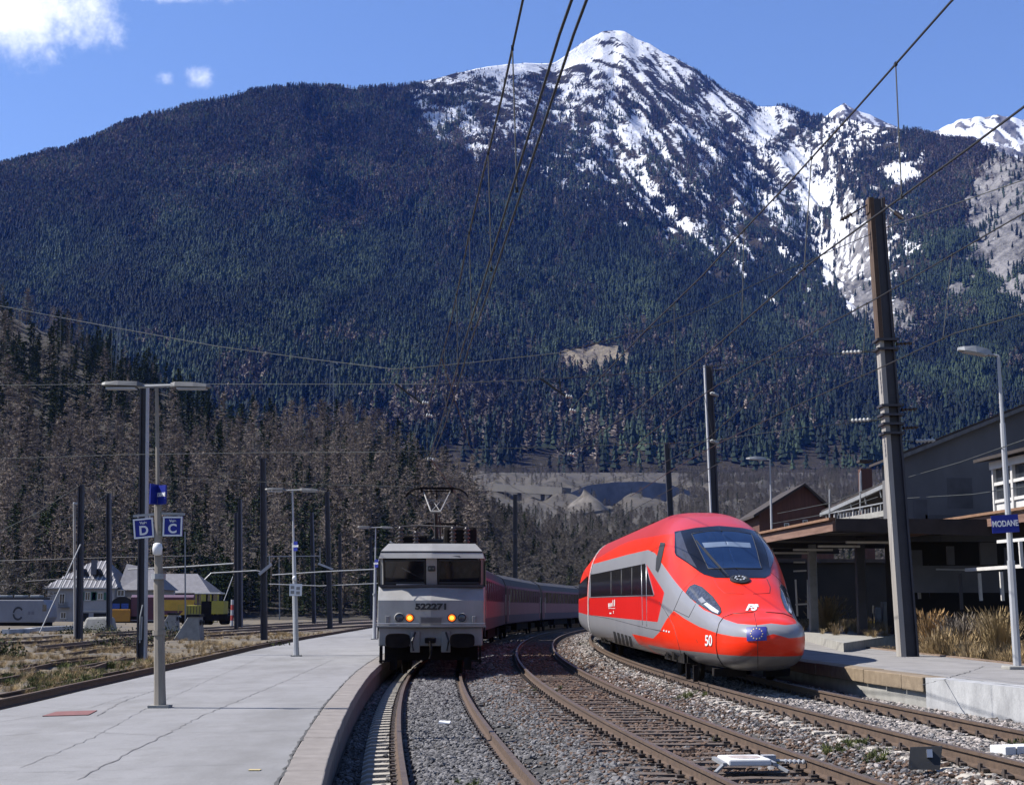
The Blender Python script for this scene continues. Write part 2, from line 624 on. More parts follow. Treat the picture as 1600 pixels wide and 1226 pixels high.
def mountain_mat():
    m = bpy.data.materials.new('mountain_surface')
    m.use_nodes = True
    N, L = m.node_tree.nodes, m.node_tree.links
    b = N['Principled BSDF']
    b.inputs['Roughness'].default_value = 0.95
    b.inputs['Specular IOR Level'].default_value = 0.1
    geo = N.new('ShaderNodeNewGeometry')

    def noise(sc, det=6, rough=.6, stretch=None):
        n = N.new('ShaderNodeTexNoise')
        n.inputs['Scale'].default_value = sc
        n.inputs['Detail'].default_value = det
        n.inputs['Roughness'].default_value = rough
        src = geo.outputs['Position']
        if stretch:
            mp = N.new('ShaderNodeMapping')
            mp.inputs['Scale'].default_value = stretch
            L.new(src, mp.inputs['Vector'])
            src = mp.outputs[0]
        L.new(src, n.inputs['Vector'])
        return n.outputs[0]

    def attr(k):
        a = N.new('ShaderNodeAttribute')
        a.attribute_name = k
        return a.outputs['Fac']

    def mix(fac, a, bb):
        x = N.new('ShaderNodeMix')
        x.data_type = 'RGBA'
        L.new(fac, x.inputs[0])
        for s, v in ((6, a), (7, bb)):
            if isinstance(v, tuple):
                x.inputs[s].default_value = (*alb(v), 1)
            else:
                L.new(v, x.inputs[s])
        return x.outputs[2]

    def thr(sock, nz, k, lo, hi):
        md = N.new('ShaderNodeMath'); md.operation = 'MULTIPLY_ADD'
        L.new(nz, md.inputs[0]); md.inputs[1].default_value = k; md.inputs[2].default_value = -k / 2
        ad = N.new('ShaderNodeMath'); ad.operation = 'ADD'
        L.new(sock, ad.inputs[0]); L.new(md.outputs[0], ad.inputs[1])
        r = N.new('ShaderNodeMapRange')
        r.inputs['From Min'].default_value = lo; r.inputs['From Max'].default_value = hi
        L.new(ad.outputs[0], r.inputs['Value'])
        return r.outputs[0]
    n1 = noise(.012)
    n2 = noise(.09, 5, .7)
    n3 = noise(.16, 4, .75)
    n5 = noise(.30, 4, .8, (1, .5, .7))
    n4 = noise(.05, 6, .7, (1.0, .25, .35))
    soil = mix(n1, (.022, .022, .016), (.05, .04, .03))
    clr = mix(n2, (.16, .13, .09), (.3, .26, .2))
    rr = N.new('ShaderNodeMapRange'); rr.inputs['From Min'].default_value = .36; rr.inputs['From Max'].default_value = .62
    sa = N.new('ShaderNodeMath'); sa.operation = 'MULTIPLY_ADD'
    L.new(attr('streak'), sa.inputs[0]); sa.inputs[1].default_value = .55
    hf = N.new('ShaderNodeMath'); hf.operation = 'MULTIPLY'; hf.inputs[1].default_value = .48
    L.new(n3, hf.inputs[0]); L.new(hf.outputs[0], sa.inputs[2])
    L.new(sa.outputs[0], rr.inputs['Value'])
    rock = mix(rr.outputs[0], (.025, .026, .028), (.27, .26, .255))
    c = mix(thr(attr('clearing'), n2, .5, .35, .65), soil, clr)
    c = mix(thr(attr('rock'), n2, .6, .4, .6), c, rock)
    c = mix(thr(attr('snow'), n5, 2.3, .36, .62), c, (.86, .88, .92))
    L.new(c, b.inputs['Base Color'])
    bp = N.new('ShaderNodeBump')
    bp.inputs['Strength'].default_value = .8
    bp.inputs['Distance'].default_value = 9
    L.new(n2, bp.inputs['Height'])
    L.new(bp.outputs[0], b.inputs['Normal'])
    return m


MAT_MTN = mountain_mat()
me = grid_mesh('mountain', M_P, MAT_MTN, {'snow': M_SNOW, 'rock': M_ROCK, 'clearing': M_CLR, 'streak': fbm(_g / 7, M_U * 26, 63, 5, .6)})
tag(link('mountain', me), 'forested mountain rising to a snowy peak behind the station', 'mountain', kind='structure')


def far_peaks():
    sky = np.array([(1100, 260), (1200, 230), (1270, 195), (1295, 178), (1318, 161), (1335, 172), (1360, 180), (1400, 196), (1440, 210), (1465, 204), (1480, 195),
                    (1510, 184), (1540, 182), (1560, 179), (1580, 182), (1600, 186), (1700, 190), (1800, 170), (1950, 230)], float)
    px = np.arange(1100, 1951, 3.0)
    u = np.linspace(0, 1.3, 90)
    PX, U = np.meshgrid(px, u)
    ys = np.interp(PX, sky[:, 0], sky[:, 1]) + (fbm(PX / 14, PX * 0, 91, 4) - .5) * 6
    Y = 4900 + 1300 * U
    h = np.where(U <= 1, U, 1 - (U - 1) * .6)
    py = 330 + (ys - 330) * h
    rg = 1 - np.abs(2 * fbm((PX + 200 * U) / 34, U * 3, 95, 4, .55) - 1)
    py = py - (rg - .6) * 30 * np.clip(np.sin(np.clip(U, 0, 1) * PI), 0, 1)
    P = unproj(PX, py, Y)
    sn = 1 - .95 * sstep(.50, .58, fbm((PX + 150 * U) / 13, U * 11, 97, 5, .62) + .25 * (rg - .62))
    me = grid_mesh('distant_mountain', P, MAT_MTN, {'snow': sn, 'rock': np.ones_like(sn), 'clearing': sn * 0, 'streak': fbm(PX / 7, U * 20, 64, 4)})
    tag(link('distant_mountain', me), 'small snowy peaks showing behind the right ridge', 'mountain', kind='structure')


far_peaks()


# ---- trees of the far woods: small meshes, one metre tall, instanced in their tens of thousands
def far_conifer(seed):
    r = random.Random(seed)
    mb = MB()
    for k in range(4):
        z0 = .06 + k * .22
        z1 = min(1.0, z0 + .36)
        rad = .2 * (1 - k * .2)
        n = 5
        ring = []
        for i in range(n):
            t = 2 * PI * i / n + k
            q = rad * r.uniform(.65, 1.25)
            ring.append((q * math.cos(t), q * math.sin(t), z0 + r.uniform(-.04, .04)))
        mb.add(ring + [(r.uniform(-.02, .02), 0, z1)], [(i, (i + 1) % n, n) for i in range(n)])
    return mb


def far_larch(seed):
    r = random.Random(seed)
    mb = MB()
    mb.tube([(0, 0, 0), (0, 0, .95)], .014, 3, .003, cap=False)
    for k in range(30):
        z = r.uniform(.14, .98)
        rad = .27 * (1 - z) ** .7 * r.uniform(.6, 1.2) + .02
        t = r.uniform(0, 2 * PI)
        d = Vector((math.cos(t), math.sin(t), 0))
        w = Vector((-d.y, d.x, 0)) * r.uniform(.025, .06)
        mb.add([(0, 0, z - .03), d * rad + w + Vector((0, 0, z + .03)), d * rad * .95 - w + Vector((0, 0, z + .09))], [(0, 1, 2)])
    return mb


MAT_FCON = tint_mat('far_conifer_foliage', (.006, .012, .010), (.052, .078, .042), mid=(.014, .028, .019))
MAT_FLAR = tint_mat('far_larch_twigs', (.07, .058, .05), (.27, .22, .185), mid=(.125, .10, .085))
far_protos = [far_conifer(s).mesh('far_conifer', MAT_FCON) for s in (1, 2, 3)] + [far_larch(s).mesh('far_larch', MAT_FLAR) for s in (4, 5, 6)]


def far_forest():
    n = 150000
    nr, nc = M_PX.shape
    # uniform over the slope in plan
    cu = rng.random(n * 2)
    uu = np.sqrt(cu * (1 - .02) + .02 * cu)          # denser far away, where the slope is wide
    uu = np.clip(uu, 0, .999)
    pp = rng.uniform(-60, 1660, n * 2)
    fi = uu * 399
    fj = (pp + 300) / 4
    i0, j0 = fi.astype(int), fj.astype(int)
    a, b = (fi - i0), (fj - j0)

    def samp(A):
        if A.ndim == 3:
            aa, bb = a[:, None], b[:, None]
        else:
            aa, bb = a, b
        return A[i0, j0] * (1 - aa) * (1 - bb) + A[i0 + 1, j0] * aa * (1 - bb) + A[i0, j0 + 1] * (1 - aa) * bb + A[i0 + 1, j0 + 1] * aa * bb
    P = samp(M_P)
    sn, rk, cl, py = samp(M_SNOW), samp(M_ROCK), samp(M_CLR), samp(M_PY)
    sf = samp(_sf)
    dens = 1 - .86 * sn
    dens = dens * (1 - .97 * rk) * (1 - .95 * cl) * (1 - .75 * sstep(.5, 1.1, sf) * (fbm(pp / 30, py / 30, 5, 3) > .42))
    st, zn = samp(_st), samp(_zone)
    rib = sstep(.40, .56, st + .25 * (samp(M_RG) - .6))
    dens = dens * (1 - zn * (.93 - .55 * rib))
    bare = sstep(150, 80, py) * sstep(840, 900, pp)
    dens = dens * (1 - .97 * bare)
    dens = dens * (.34 + .66 * sstep(.34, .54, fbm((pp + .7 * py) / 34, py / 60, 7, 4)))
    keep = rng.random(n * 2) < dens
    P, pp, py, sn, sf = P[keep][:n], pp[keep][:n], py[keep][:n], sn[keep][:n], sf[keep][:n]
    n = len(P)
    # larch share: high on the mountain, in patches low down
    lar = .40 * sstep(430, 220, py) + .06
    lar = lar + .50 * sstep(.55, .68, fbm(pp / 75 + 3, py / 45, 13, 4)) * sstep(380, 560, py)
    lar = lar + .42 * sstep(.47, .66, fbm((pp + 1.1 * py) / 70, py / 130, 14, 4)) * sstep(470, 330, py) - .12
    lar = lar + .45 * np.exp(-((pp - 860) / 260) ** 2 - ((py - 670) / 60) ** 2) + .3 * np.exp(-((pp - 1230) / 90) ** 2 - ((py - 610) / 45) ** 2)
    lar = lar - .3 * np.exp(-((pp - 200) / 300) ** 2 - ((py - 480) / 110) ** 2)
    isl = rng.random(n) < lar
    kinds = np.where(isl, rng.integers(3, 6, n), rng.integers(0, 3, n))
    hgt = np.where(isl, rng.uniform(12, 20, n), rng.uniform(11, 20, n)) * (1 - .35 * sstep(250, 120, py))
    hgt = hgt * (1 - .4 * sstep(.3, .8, sf)) * (1 + .5 * sstep(480, 660, py))
    scl = np.stack([hgt * rng.uniform(.9, 1.35, n), hgt * rng.uniform(.9, 1.35, n), hgt], 1)
    P[:, 2] -= .4
    tint = np.clip(rng.normal(.42, .2, n) + (fbm(pp / 90, py / 55, 17, 3) - .5) * 1.5 + (fbm(pp / 16, py / 10, 19, 2) - .5) * .7, 0, 1)
    tint = np.where(isl & (rng.random(n) < .06), 1.0, tint)
    scatter('mountain_forest', P, scl, rng.uniform(0, 6.28, n), kinds, far_protos, tint, label='dark conifers mixed with bare larches covering the mountain')


far_forest()
# ================================================================ tracks: centre lines (x as a function of y), rail heights
def curve(pts, deg=4):
    a = np.array(pts, float)
    k = np.polyfit((a[:, 0] - 60) / 60, a[:, 1], deg)
    return lambda y: np.polyval(k, (np.asarray(y, float) - 60) / 60)


C1 = curve([(12, .05), (17, -.49), (22.4, -.97), (27, -1.34), (32.7, -1.72), (40, -2.12), (52, -2.5), (68, -2.6), (86, -1.83), (113, .84), (140, 5.33)])
C2 = curve([(12, 3.55), (15.1, 3.08), (18.5, 2.6), (24.5, 2.18), (30.2, 1.8), (40, 1.36), (57.5, .97), (69, 1.1), (80, 1.55), (113, 4.6), (140, 9.3)])
C3 = curve([(11, 6.7), (15.3, 6.15), (19.5, 5.72), (24, 5.35), (30, 5.02), (36, 4.74), (48, 4.3), (66, 4.6), (82, 5.16), (113, 8.5), (140, 13.2)])
Z1, Z2, Z3 = 0.0, 0.2, 0.4
G1, G2, G3 = 1.5, 1.56, 1.7
EDGE_L = lambda y: C1(y) - 1.56 - .05 * np.clip((30 - np.asarray(y)) / 12, 0, 1)


def plat_r_edge(y):
    return np.interp(y, [6, 14, 22.6, 26, 30.8, 34, 45, 60, 80, 120], [10.6, 9.2, 7.9, 7.36, 6.88, 6.62, 6.1, 6.1, 6.75, 11.0])


PLAT_L_BACK = lambda y: np.interp(y, [4, 23.7, 26.4, 29, 36.7, 41, 57, 73, 119, 160], [-7.6, -8.24, -8.34, -8.5, -8.85, -9.05, -9.9, -10.4, -10.9, -8.0])
ZPL, ZPR = 0.35, 0.75


def clamp_dist(d, w):
    return np.clip(np.abs(d) / w, 0, 1)


def bed_z(x, y):
    """height of the ballast between the two platforms"""
    c1, c2, c3 = C1(y), C2(y), C3(y)
    z = np.interp
    l1, l2, l3 = Z1 - .19, Z2 - .20, Z3 - .20
    out = np.where(x < c2, l1 + (l2 - l1) * sstep(0, 1, (x - c1 - .9) / np.maximum(.3, c2 - c1 - 1.8)),
                   l2 + (l3 - l2) * sstep(0, 1, (x - c2 - .9) / np.maximum(.3, c3 - c2 - 1.8)))
    out = out + .055 * (1 - sstep(.5, .72, np.abs(x - c1)))           # track 1 is filled up between its rails
    out = out - .02 * (1 - sstep(1.25, 1.5, np.abs(x - c2)))
    out = out - .10 * (1 - sstep(1.12, 1.42, np.abs(x - (EDGE_L(y) + .0)) * 2.2))
    out = out + .06 * np.exp(-((x - (c1 + c2) / 2) / .5) ** 2) * 1.0
    return out


# ---------------------------------------------------------------- materials of the ground
M_BED = mat('ballast_bed', (.05, .047, .045), 1, var=.5, scale=9, bump=.8, bscale=30)
M_SOIL = mat('dry_ground', (.11, .085, .055), 1, scale=.9, col2=(.24, .19, .12), bump=.6, bscale=14)
M_ASPH = mat('platform_asphalt', (.245, .241, .243), .95, scale=.8, var=.13, bump=.35, bscale=90)
M_ASPH2 = mat('worn_platform_asphalt', (.20, .19, .18), .95, scale=1.2, col2=(.31, .295, .285), bump=.4, bscale=70)
M_KERB = mat('kerb_concrete', (.18, .158, .142), .95, scale=3, col2=(.28, .25, .228), bump=.4, bscale=60)
M_KERBR = mat('brown_kerb_stone', (.17, .125, .08), .95, scale=5, col2=(.29, .22, .145), bump=.6, bscale=40)
M_WHITEC = mat('white_painted_concrete', (.24, .24, .245), .9, scale=2.2, col2=(.50, .50, .50), bump=.4, bscale=30, streak=(1, 1, .5))
M_CONC = mat('grey_concrete', (.24, .23, .21), .95, scale=3, col2=(.38, .37, .34), bump=.4, bscale=40)
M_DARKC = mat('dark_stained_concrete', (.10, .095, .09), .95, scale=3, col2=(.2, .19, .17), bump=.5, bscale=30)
M_RAIL = mat('rusty_rail', (.06, .036, .024), .85, scale=7, col2=(.125, .078, .048), bump=.25, bscale=50, world_co=True)
M_RAILT = mat('worn_rail_top', (.085, .06, .046), .55, metal=.3, scale=5, col2=(.17, .125, .098), world_co=True)
M_SLEEPW = mat('old_oak_sleeper', (.05, .036, .029), 1, scale=6, col2=(.19, .145, .12), bump=.9, bscale=18, streak=(.4, 4, 4))
M_SLEEPC = mat('concrete_sleeper', (.30, .27, .23), .95, scale=6, col2=(.48, .44, .38), bump=.4, bscale=50)
M_CLIP = mat('rail_clip', (.05, .035, .028), .8, scale=10, var=.4)
M_CRACK = mat('dark_joint', (.07, .068, .066), 1, scale=8, var=.4)
M_CRACK2 = mat('faint_joint', (.165, .16, .16), 1, scale=3, var=.35)
M_BALL = tint_mat('ballast_stone', (.08, .045, .03), (.5, .46, .43), rough=.95)
_cr = [n for n in M_BALL.node_tree.nodes if n.type == 'VALTORGB'][0].color_ramp
for _p, _c in ((0, (.055, .035, .026)), (.30, (.20, .135, .10)), (.34, (.06, .058, .06)), (.64, (.27, .26, .26)), (.68, (.12, .105, .095)), (1.0, (.56, .50, .46))):
    if _p in (0, 1.0):
        _cr.elements[0 if _p == 0 else len(_cr.elements) - 1].color = (*alb(_c), 1)
    else:
        _e = _cr.elements.new(_p)
        _e.color = (*alb(_c), 1)


def asphalt_wear(m):
    # worn asphalt: wide faded and stained areas, mended patches with straight edges, fine grit
    N, L = m.node_tree.nodes, m.node_tree.links
    b = N['Principled BSDF']
    g = N.new('ShaderNodeNewGeometry')
    src = b.inputs['Base Color'].links[0].from_socket

    def layer(src, tex_out, lo, hi, col, amt):
        r = N.new('ShaderNodeMapRange'); r.inputs['From Min'].default_value = lo; r.inputs['From Max'].default_value = hi; r.inputs['To Max'].default_value = amt
        L.new(tex_out, r.inputs['Value'])
        mx = N.new('ShaderNodeMix'); mx.data_type = 'RGBA'
        L.new(r.outputs[0], mx.inputs[0]); L.new(src, mx.inputs[6]); mx.inputs[7].default_value = (*alb(col), 1)
        return mx.outputs[2]

    def noise(sc, det, st=(1, 1, 1)):
        mp = N.new('ShaderNodeMapping'); mp.inputs['Scale'].default_value = st
        L.new(g.outputs['Position'], mp.inputs['Vector'])
        n = N.new('ShaderNodeTexNoise'); n.inputs['Scale'].default_value = sc; n.inputs['Detail'].default_value = det; n.inputs['Roughness'].default_value = .7
        L.new(mp.outputs[0], n.inputs['Vector'])
        return n.outputs[0]
    src = layer(src, noise(.45, 7, (1, .35, 1)), .48, .64, (.165, .16, .155), .75)
    src = layer(src, noise(1.9, 6), .54, .68, (.18, .175, .17), .65)
    src = layer(src, noise(70, 3), .56, .74, (.42, .41, .40), .55)
    src = layer(src, noise(55, 3), .60, .74, (.11, .11, .11), .6)
    v = N.new('ShaderNodeTexVoronoi'); v.inputs['Scale'].default_value = 3.2
    L.new(g.outputs['Position'], v.inputs['Vector'])
    src = layer(src, v.outputs['Distance'], .045, .02, (.10, .10, .10), .7)
    L.new(src, b.inputs['Base Color'])


# ---------------------------------------------------------------- the ground sheets
HILL_CREST = np.array([(-300, 400), (-150, 430), (0, 478), (100, 528), (200, 584), (320, 648), (440, 682), (560, 694), (640, 730), (700, 772), (760, 815), (850, 858),
                       (1000, 872), (1150, 868), (1300, 862), (1500, 860), (2100, 850)], float)
HILL_D = np.array([(-300, 560), (0, 520), (350, 480), (640, 440), (760, 420), (2100, 420)], float)


def hill_grid():
    px = np.arange(-280, 1901, 8.0)
    v = np.linspace(0, 2, 150)
    PX, V = np.meshgrid(px, v)
    yc = np.interp(PX, HILL_CREST[:, 0], HILL_CREST[:, 1]) + (fbm(PX / 60, PX * 0, 3, 3) - .5) * 10
    dc = np.interp(PX, HILL_D[:, 0], HILL_D[:, 1])
    D0 = 245
    a = np.clip(V, 0, 1)
    b = np.clip(V - 1, 0, 1)
    Y = np.where(V <= 1, D0 + (dc - D0) * a, dc + (1402 - dc) * b)
    zc = EYE + (Y_HOR - yc) / F_PX * dc
    z = np.where(V <= 1, -.2 + (zc + .2) * (a ** 1.15), 0)
    zend = 131.0
    # behind the crest: the spur dips a little, the valley floor climbs to the foot of the mountain
    hi = sstep(760, 640, PX)
    zb = zc + (zend - zc) * b ** 1.1
    zb = zb - hi * 18 * np.sin(b * PI)
    z = np.where(V <= 1, z, zb)
    z = z + (fbm(PX / 38, Y / 70, 28, 4) - .5) * 34 * sstep(650, 760, PX) * sstep(.25, .5, b) * .6 * (1 - sstep(.85, .98, b))
    z = z + (fbm(PX / 30, Y / 30, 8, 4) - .5) * 5 * np.clip(V * 2, 0, 1) * sstep(2, 1.8, V)
    X = (PX - 800) / F_PX * Y * 1.0
    # exact azimuth of a pixel column depends on height: correct it
    el = (z - EYE) / Y
    t = np.tan(np.arctan(el) - PITCH)
    X = (PX - 800) / F_PX * Y * np.sqrt(1 + el ** 2) / np.sqrt(1 + t ** 2)
    return PX, V, np.stack([X, Y, z], -1)


H_PX, H_V, H_P = hill_grid()
M_HILL = mat('hill_soil', (.014, .012, .009), 1, scale=.05, col2=(.04, .032, .024), bump=.6, bscale=1.2, world_co=True)


def dry_valley(m):
    # open dry grass on the valley floor, dark litter with shade painted in under the wood
    N, L = m.node_tree.nodes, m.node_tree.links
    b = N['Principled BSDF']
    a = N.new('ShaderNodeAttribute'); a.attribute_name = 'open_land'
    g = N.new('ShaderNodeNewGeometry')
    n = N.new('ShaderNodeTexNoise'); n.inputs['Scale'].default_value = .11; n.inputs['Detail'].default_value = 8; n.inputs['Roughness'].default_value = .7
    L.new(g.outputs['Position'], n.inputs['Vector'])
    r = N.new('ShaderNodeValToRGB')
    r.color_ramp.elements[0].position = .38; r.color_ramp.elements[0].color = (*alb((.03, .026, .02)), 1)
    r.color_ramp.elements[1].position = .64; r.color_ramp.elements[1].color = (*alb((.08, .066, .05)), 1)
    L.new(n.outputs[0], r.inputs[0])
    mx = N.new('ShaderNodeMix'); mx.data_type = 'RGBA'
    L.new(b.inputs['Base Color'].links[0].from_socket, mx.inputs[6])
    L.new(r.outputs[0], mx.inputs[7]); L.new(a.outputs['Fac'], mx.inputs[0])
    L.new(mx.outputs[2], b.inputs['Base Color'])


dry_valley(M_HILL)
tag(link('hill', grid_mesh('hill', H_P, M_HILL, {'open_land': sstep(690, 800, H_PX + 60 * (H_V - 1)) * sstep(.25, .6, H_V)})), 'wooded spur and valley floor behind the station yard', kind='structure')


def flat_ground():
    xs = np.concatenate([np.linspace(-420, -40, 60), np.linspace(-38, -6, 90), np.linspace(-5, 10, 16), np.linspace(10.5, 40, 50), np.linspace(45, 420, 40)])
    ys = np.concatenate([np.linspace(-30, 10, 10), np.linspace(12, 90, 190), np.linspace(92, 262, 90)])
    X, Y = np.meshgrid(xs, ys)
    lb, re = PLAT_L_BACK(Y), np.interp(Y, [6, 36, 40, 120], [10.9, 10.9, 10.7, 14])
    z = np.where(X < lb, .16, -.9)
    z = np.where(X > re - .3, .5 + .02 * np.clip(X - 11, 0, 6), z)
    z = np.where((X >= lb) & (X <= re - .3), -.9, z)
    z = np.where(Y > 175, np.minimum(z, .1) * 0 - .25, z)
    z = z + np.where(z > -.5, (fbm(X / 1.6, Y / 1.6, 15, 4) - .5) * .22, 0)
    m = ground_mat()
    tag(link('ground', grid_mesh('ground', np.stack([X, Y, z], -1), m)), 'dry weedy ground of the railway yard', kind='structure')


def ground_mat():
    m = mat('yard_ground', (.075, .058, .038), 1, scale=1.5, col2=(.19, .15, .095), bump=.7, bscale=16, world_co=True)
    N, L = m.node_tree.nodes, m.node_tree.links
    b = N['Principled BSDF']
    g = N.new('ShaderNodeNewGeometry')
    n = N.new('ShaderNodeTexNoise'); n.inputs['Scale'].default_value = .35; n.inputs['Detail'].default_value = 6
    L.new(g.outputs['Position'], n.inputs['Vector'])
    r = N.new('ShaderNodeMapRange'); r.inputs['From Min'].default_value = .5; r.inputs['From Max'].default_value = .62
    L.new(n.outputs[0], r.inputs['Value'])
    mx = N.new('ShaderNodeMix'); mx.data_type = 'RGBA'
    old = b.inputs['Base Color'].links[0].from_socket
    L.new(old, mx.inputs[6]); mx.inputs[7].default_value = (.062, .056, .05, 1)
    L.new(r.outputs[0], mx.inputs[0])
    L.new(mx.outputs[2], b.inputs['Base Color'])
    return m


flat_ground()


def ballast_bed():
    ys = np.concatenate([np.linspace(4, 60, 225), np.linspace(61, 175, 80)])
    s = np.linspace(0, 1, 70)
    S, Y = np.meshgrid(s, ys)
    xl, xr = EDGE_L(Y) - .05, np.maximum(plat_r_edge(Y) + .05, C3(Y) + 1.9)
    X = xl + (xr - xl) * S
    z = bed_z(X, Y) + (fbm(X / .25, Y / .25, 25, 3) - .5) * .05
    tag(link('ballast_bed', grid_mesh('ballast_bed', np.stack([X, Y, z], -1), M_BED)), 'grey trackbed between the platforms', kind='structure')


ballast_bed()


def stone(seed):
    r = random.Random(seed)
    bm = bmesh.new()
    bmesh.ops.create_icosphere(bm, subdivisions=1, radius=1)
    for v in bm.verts:
        v.co *= r.uniform(.7, 1.2)
        v.co.z *= .75
    me = bpy.data.meshes.new('stone')
    bm.to_mesh(me); bm.free()
    me.materials.append(M_BALL)
    return me


def ballast():
    zones = [(11, 22, 330), (22, 32, 230), (32, 46, 150), (46, 70, 70), (70, 120, 18)]
    PTS, SC_, TI = [], [], []
    for (y0, y1, dn) in zones:
        n = int((y1 - y0) * 11.5 * dn)
        y = rng.uniform(y0, y1, n)
        xl, xr = EDGE_L(y), np.maximum(plat_r_edge(y), C3(y) + 1.8)
        x = xl + (xr - xl) * rng.random(n)
        keep = np.abs(x) < .37 * y + .6
        x, y = x[keep], y[keep]
        n = len(x)
        c1, c2, c3 = C1(y), C2(y), C3(y)
        d1, d2, d3 = x - c1, x - c2, x - c3
        z = bed_z(x, y)
        p = np.ones(n)
        onrail = (np.abs(np.abs(d1) - G1 / 2) < .09) | (np.abs(np.abs(d2) - G2 / 2) < .09) | (np.abs(np.abs(d3) - G3 / 2) < .09)
        p[onrail] = 0
        e1 = (d1 < -.84) & (d1 > -1.36)
        p[e1] *= .10
        p[(d1 < -1.36)] *= .75
        e1r = (d1 > .84) & (d1 < 1.3)
        p[e1r & (fbm(x / 2, y / 2, 3, 2) < .42)] *= .25
        p[np.abs(d2) < 1.35] *= .48
        p[(np.abs(d2) > .86) & (np.abs(d2) < 1.3) & (d2 < 0)] *= .8
        p[(np.abs(d3) > .55) & (np.abs(d3) < .82)] *= .45
        p[(np.abs(d3) > .9) & (np.abs(d3) < 1.3)] *= .55
        k = rng.random(n) < p
        x, y, z, d1, d2, d3, c1, c2, c3 = [q[k] for q in (x, y, z, d1, d2, d3, c1, c2, c3)]
        n = len(x)
        s = rng.uniform(.018, .036, n) * np.where(y > 46, 1.7, np.where(y > 32, 1.25, 1)) * np.where(rng.random(n) < .05, 1.5, 1)
        w2 = np.exp(-(d2 / 1.5) ** 2) * .95 + .15 * np.exp(-((d2 - 1.6) / .6) ** 2)       # rusty stones round track 2
        w3 = sstep(0, 1, (x - (c2 + .9)) / .9) * .72
        base = .34 + np.clip(rng.normal(.42, .26, n), 0, 1) * .30
        q = rng.random(n)
        t = np.where(q < w2, np.clip(rng.normal(.45, .3, n), 0, 1) * .30, np.where(rng.random(n) < w3, .68 + np.clip(rng.normal(.4, .28, n), 0, 1) * .32, base))
        PTS.append(np.stack([x, y, z + s * .45], 1)); SC_.append(s); TI.append(t)
    P, S, T = np.concatenate(PTS), np.concatenate(SC_), np.concatenate(TI)
    n = len(P)
    s3 = np.stack([S * rng.uniform(.8, 1.4, n), S * rng.uniform(.8, 1.4, n), S], 1)
    scatter('ballast', P, s3, rng.uniform(0, 6.28, n), rng.integers(0, 4, n), [stone(i) for i in range(4)], T, tilt=rng.uniform(-.5, .5, (n, 2)),
            label='crushed stone ballast, grey on the left, rusty and pale on the right')


ballast()


# ================================================================ the tracks
def rail_mesh(cf, off, zt, ys, name='rail'):
    prof = [(-.036, 0), (.036, 0), (.036, -.036), (.011, -.05), (.011, -.135), (.07, -.15), (.07, -.168), (-.07, -.168), (-.07, -.15), (-.011, -.135), (-.011, -.05), (-.036, -.036)]
    n = len(prof)
    vs, fs, mi = [], [], []
    for y in ys:
        x = float(cf(y)); dx = float(cf(y + .5) - cf(y - .5))
        nx, ny = 1 / math.hypot(1, dx), -dx / math.hypot(1, dx)
        for (a, b) in prof:
            vs.append((x + (off + a) * nx, y + (off + a) * ny, zt + b))
    for i in range(len(ys) - 1):
        for k in range(n):
            k2 = (k + 1) % n
            fs.append((i * n + k, i * n + k2, (i + 1) * n + k2, (i + 1) * n + k))
            mi.append(1 if k == 0 else 0)
    mb = MB()
    mb.v, mb.f, mb.mi = vs, fs, mi
    mb.f += [tuple(range(n)), tuple((len(ys) - 1) * n + k for k in range(n))]
    mb.mi += [0, 0]
    return mb


def sleeper_mesh(kind, seed):
    r = random.Random(seed)
    mb = MB()
    if kind == 'wood':
        prof = []
        for i in range(7):
            x = -1.3 + 2.6 * i / 6
            prof.append((x, .13 + r.uniform(-.012, .012), r.uniform(-.012, .008)))
        vs, fs = [], []
        for (x, w, z) in prof:
            vs += [(x, -w, -.14), (x, w, -.14), (x, w - .01, z), (x, .03, z - r.uniform(0, .014)), (x, -w + .01, z)]
        for i in range(6):
            for k in range(5):
                k2 = (k + 1) % 5
                fs.append((i * 5 + k, i * 5 + k2, i * 5 + 5 + k2, i * 5 + 5 + k))
        fs += [(4, 3, 2, 1, 0), tuple(30 + k for k in range(5))]
        mb.add(vs, fs)
        return mb.mesh('sleeper', M_SLEEPW)
    # twin-slope concrete sleeper, its ends sloping down
    xs = [-1.28, -1.2, -.52, -.2, .2, .52, 1.2, 1.28]
    zs = [-.06, -.02, 0, -.05, -.05, 0, -.02, -.06]
    vs, fs = [], []
    for x, z in zip(xs, zs):
        vs += [(x, -.145, -.2), (x, .145, -.2), (x, .11, z), (x, -.11, z)]
    for i in range(len(xs) - 1):
        for k in range(4):
            k2 = (k + 1) % 4
            fs.append((i * 4 + k, i * 4 + k2, i * 4 + 4 + k2, i * 4 + 4 + k))
    fs += [(3, 2, 1, 0), tuple(4 * (len(xs) - 1) + k for k in range(4))]
    mb.add(vs, fs)
    return mb.mesh('sleeper', M_SLEEPC)


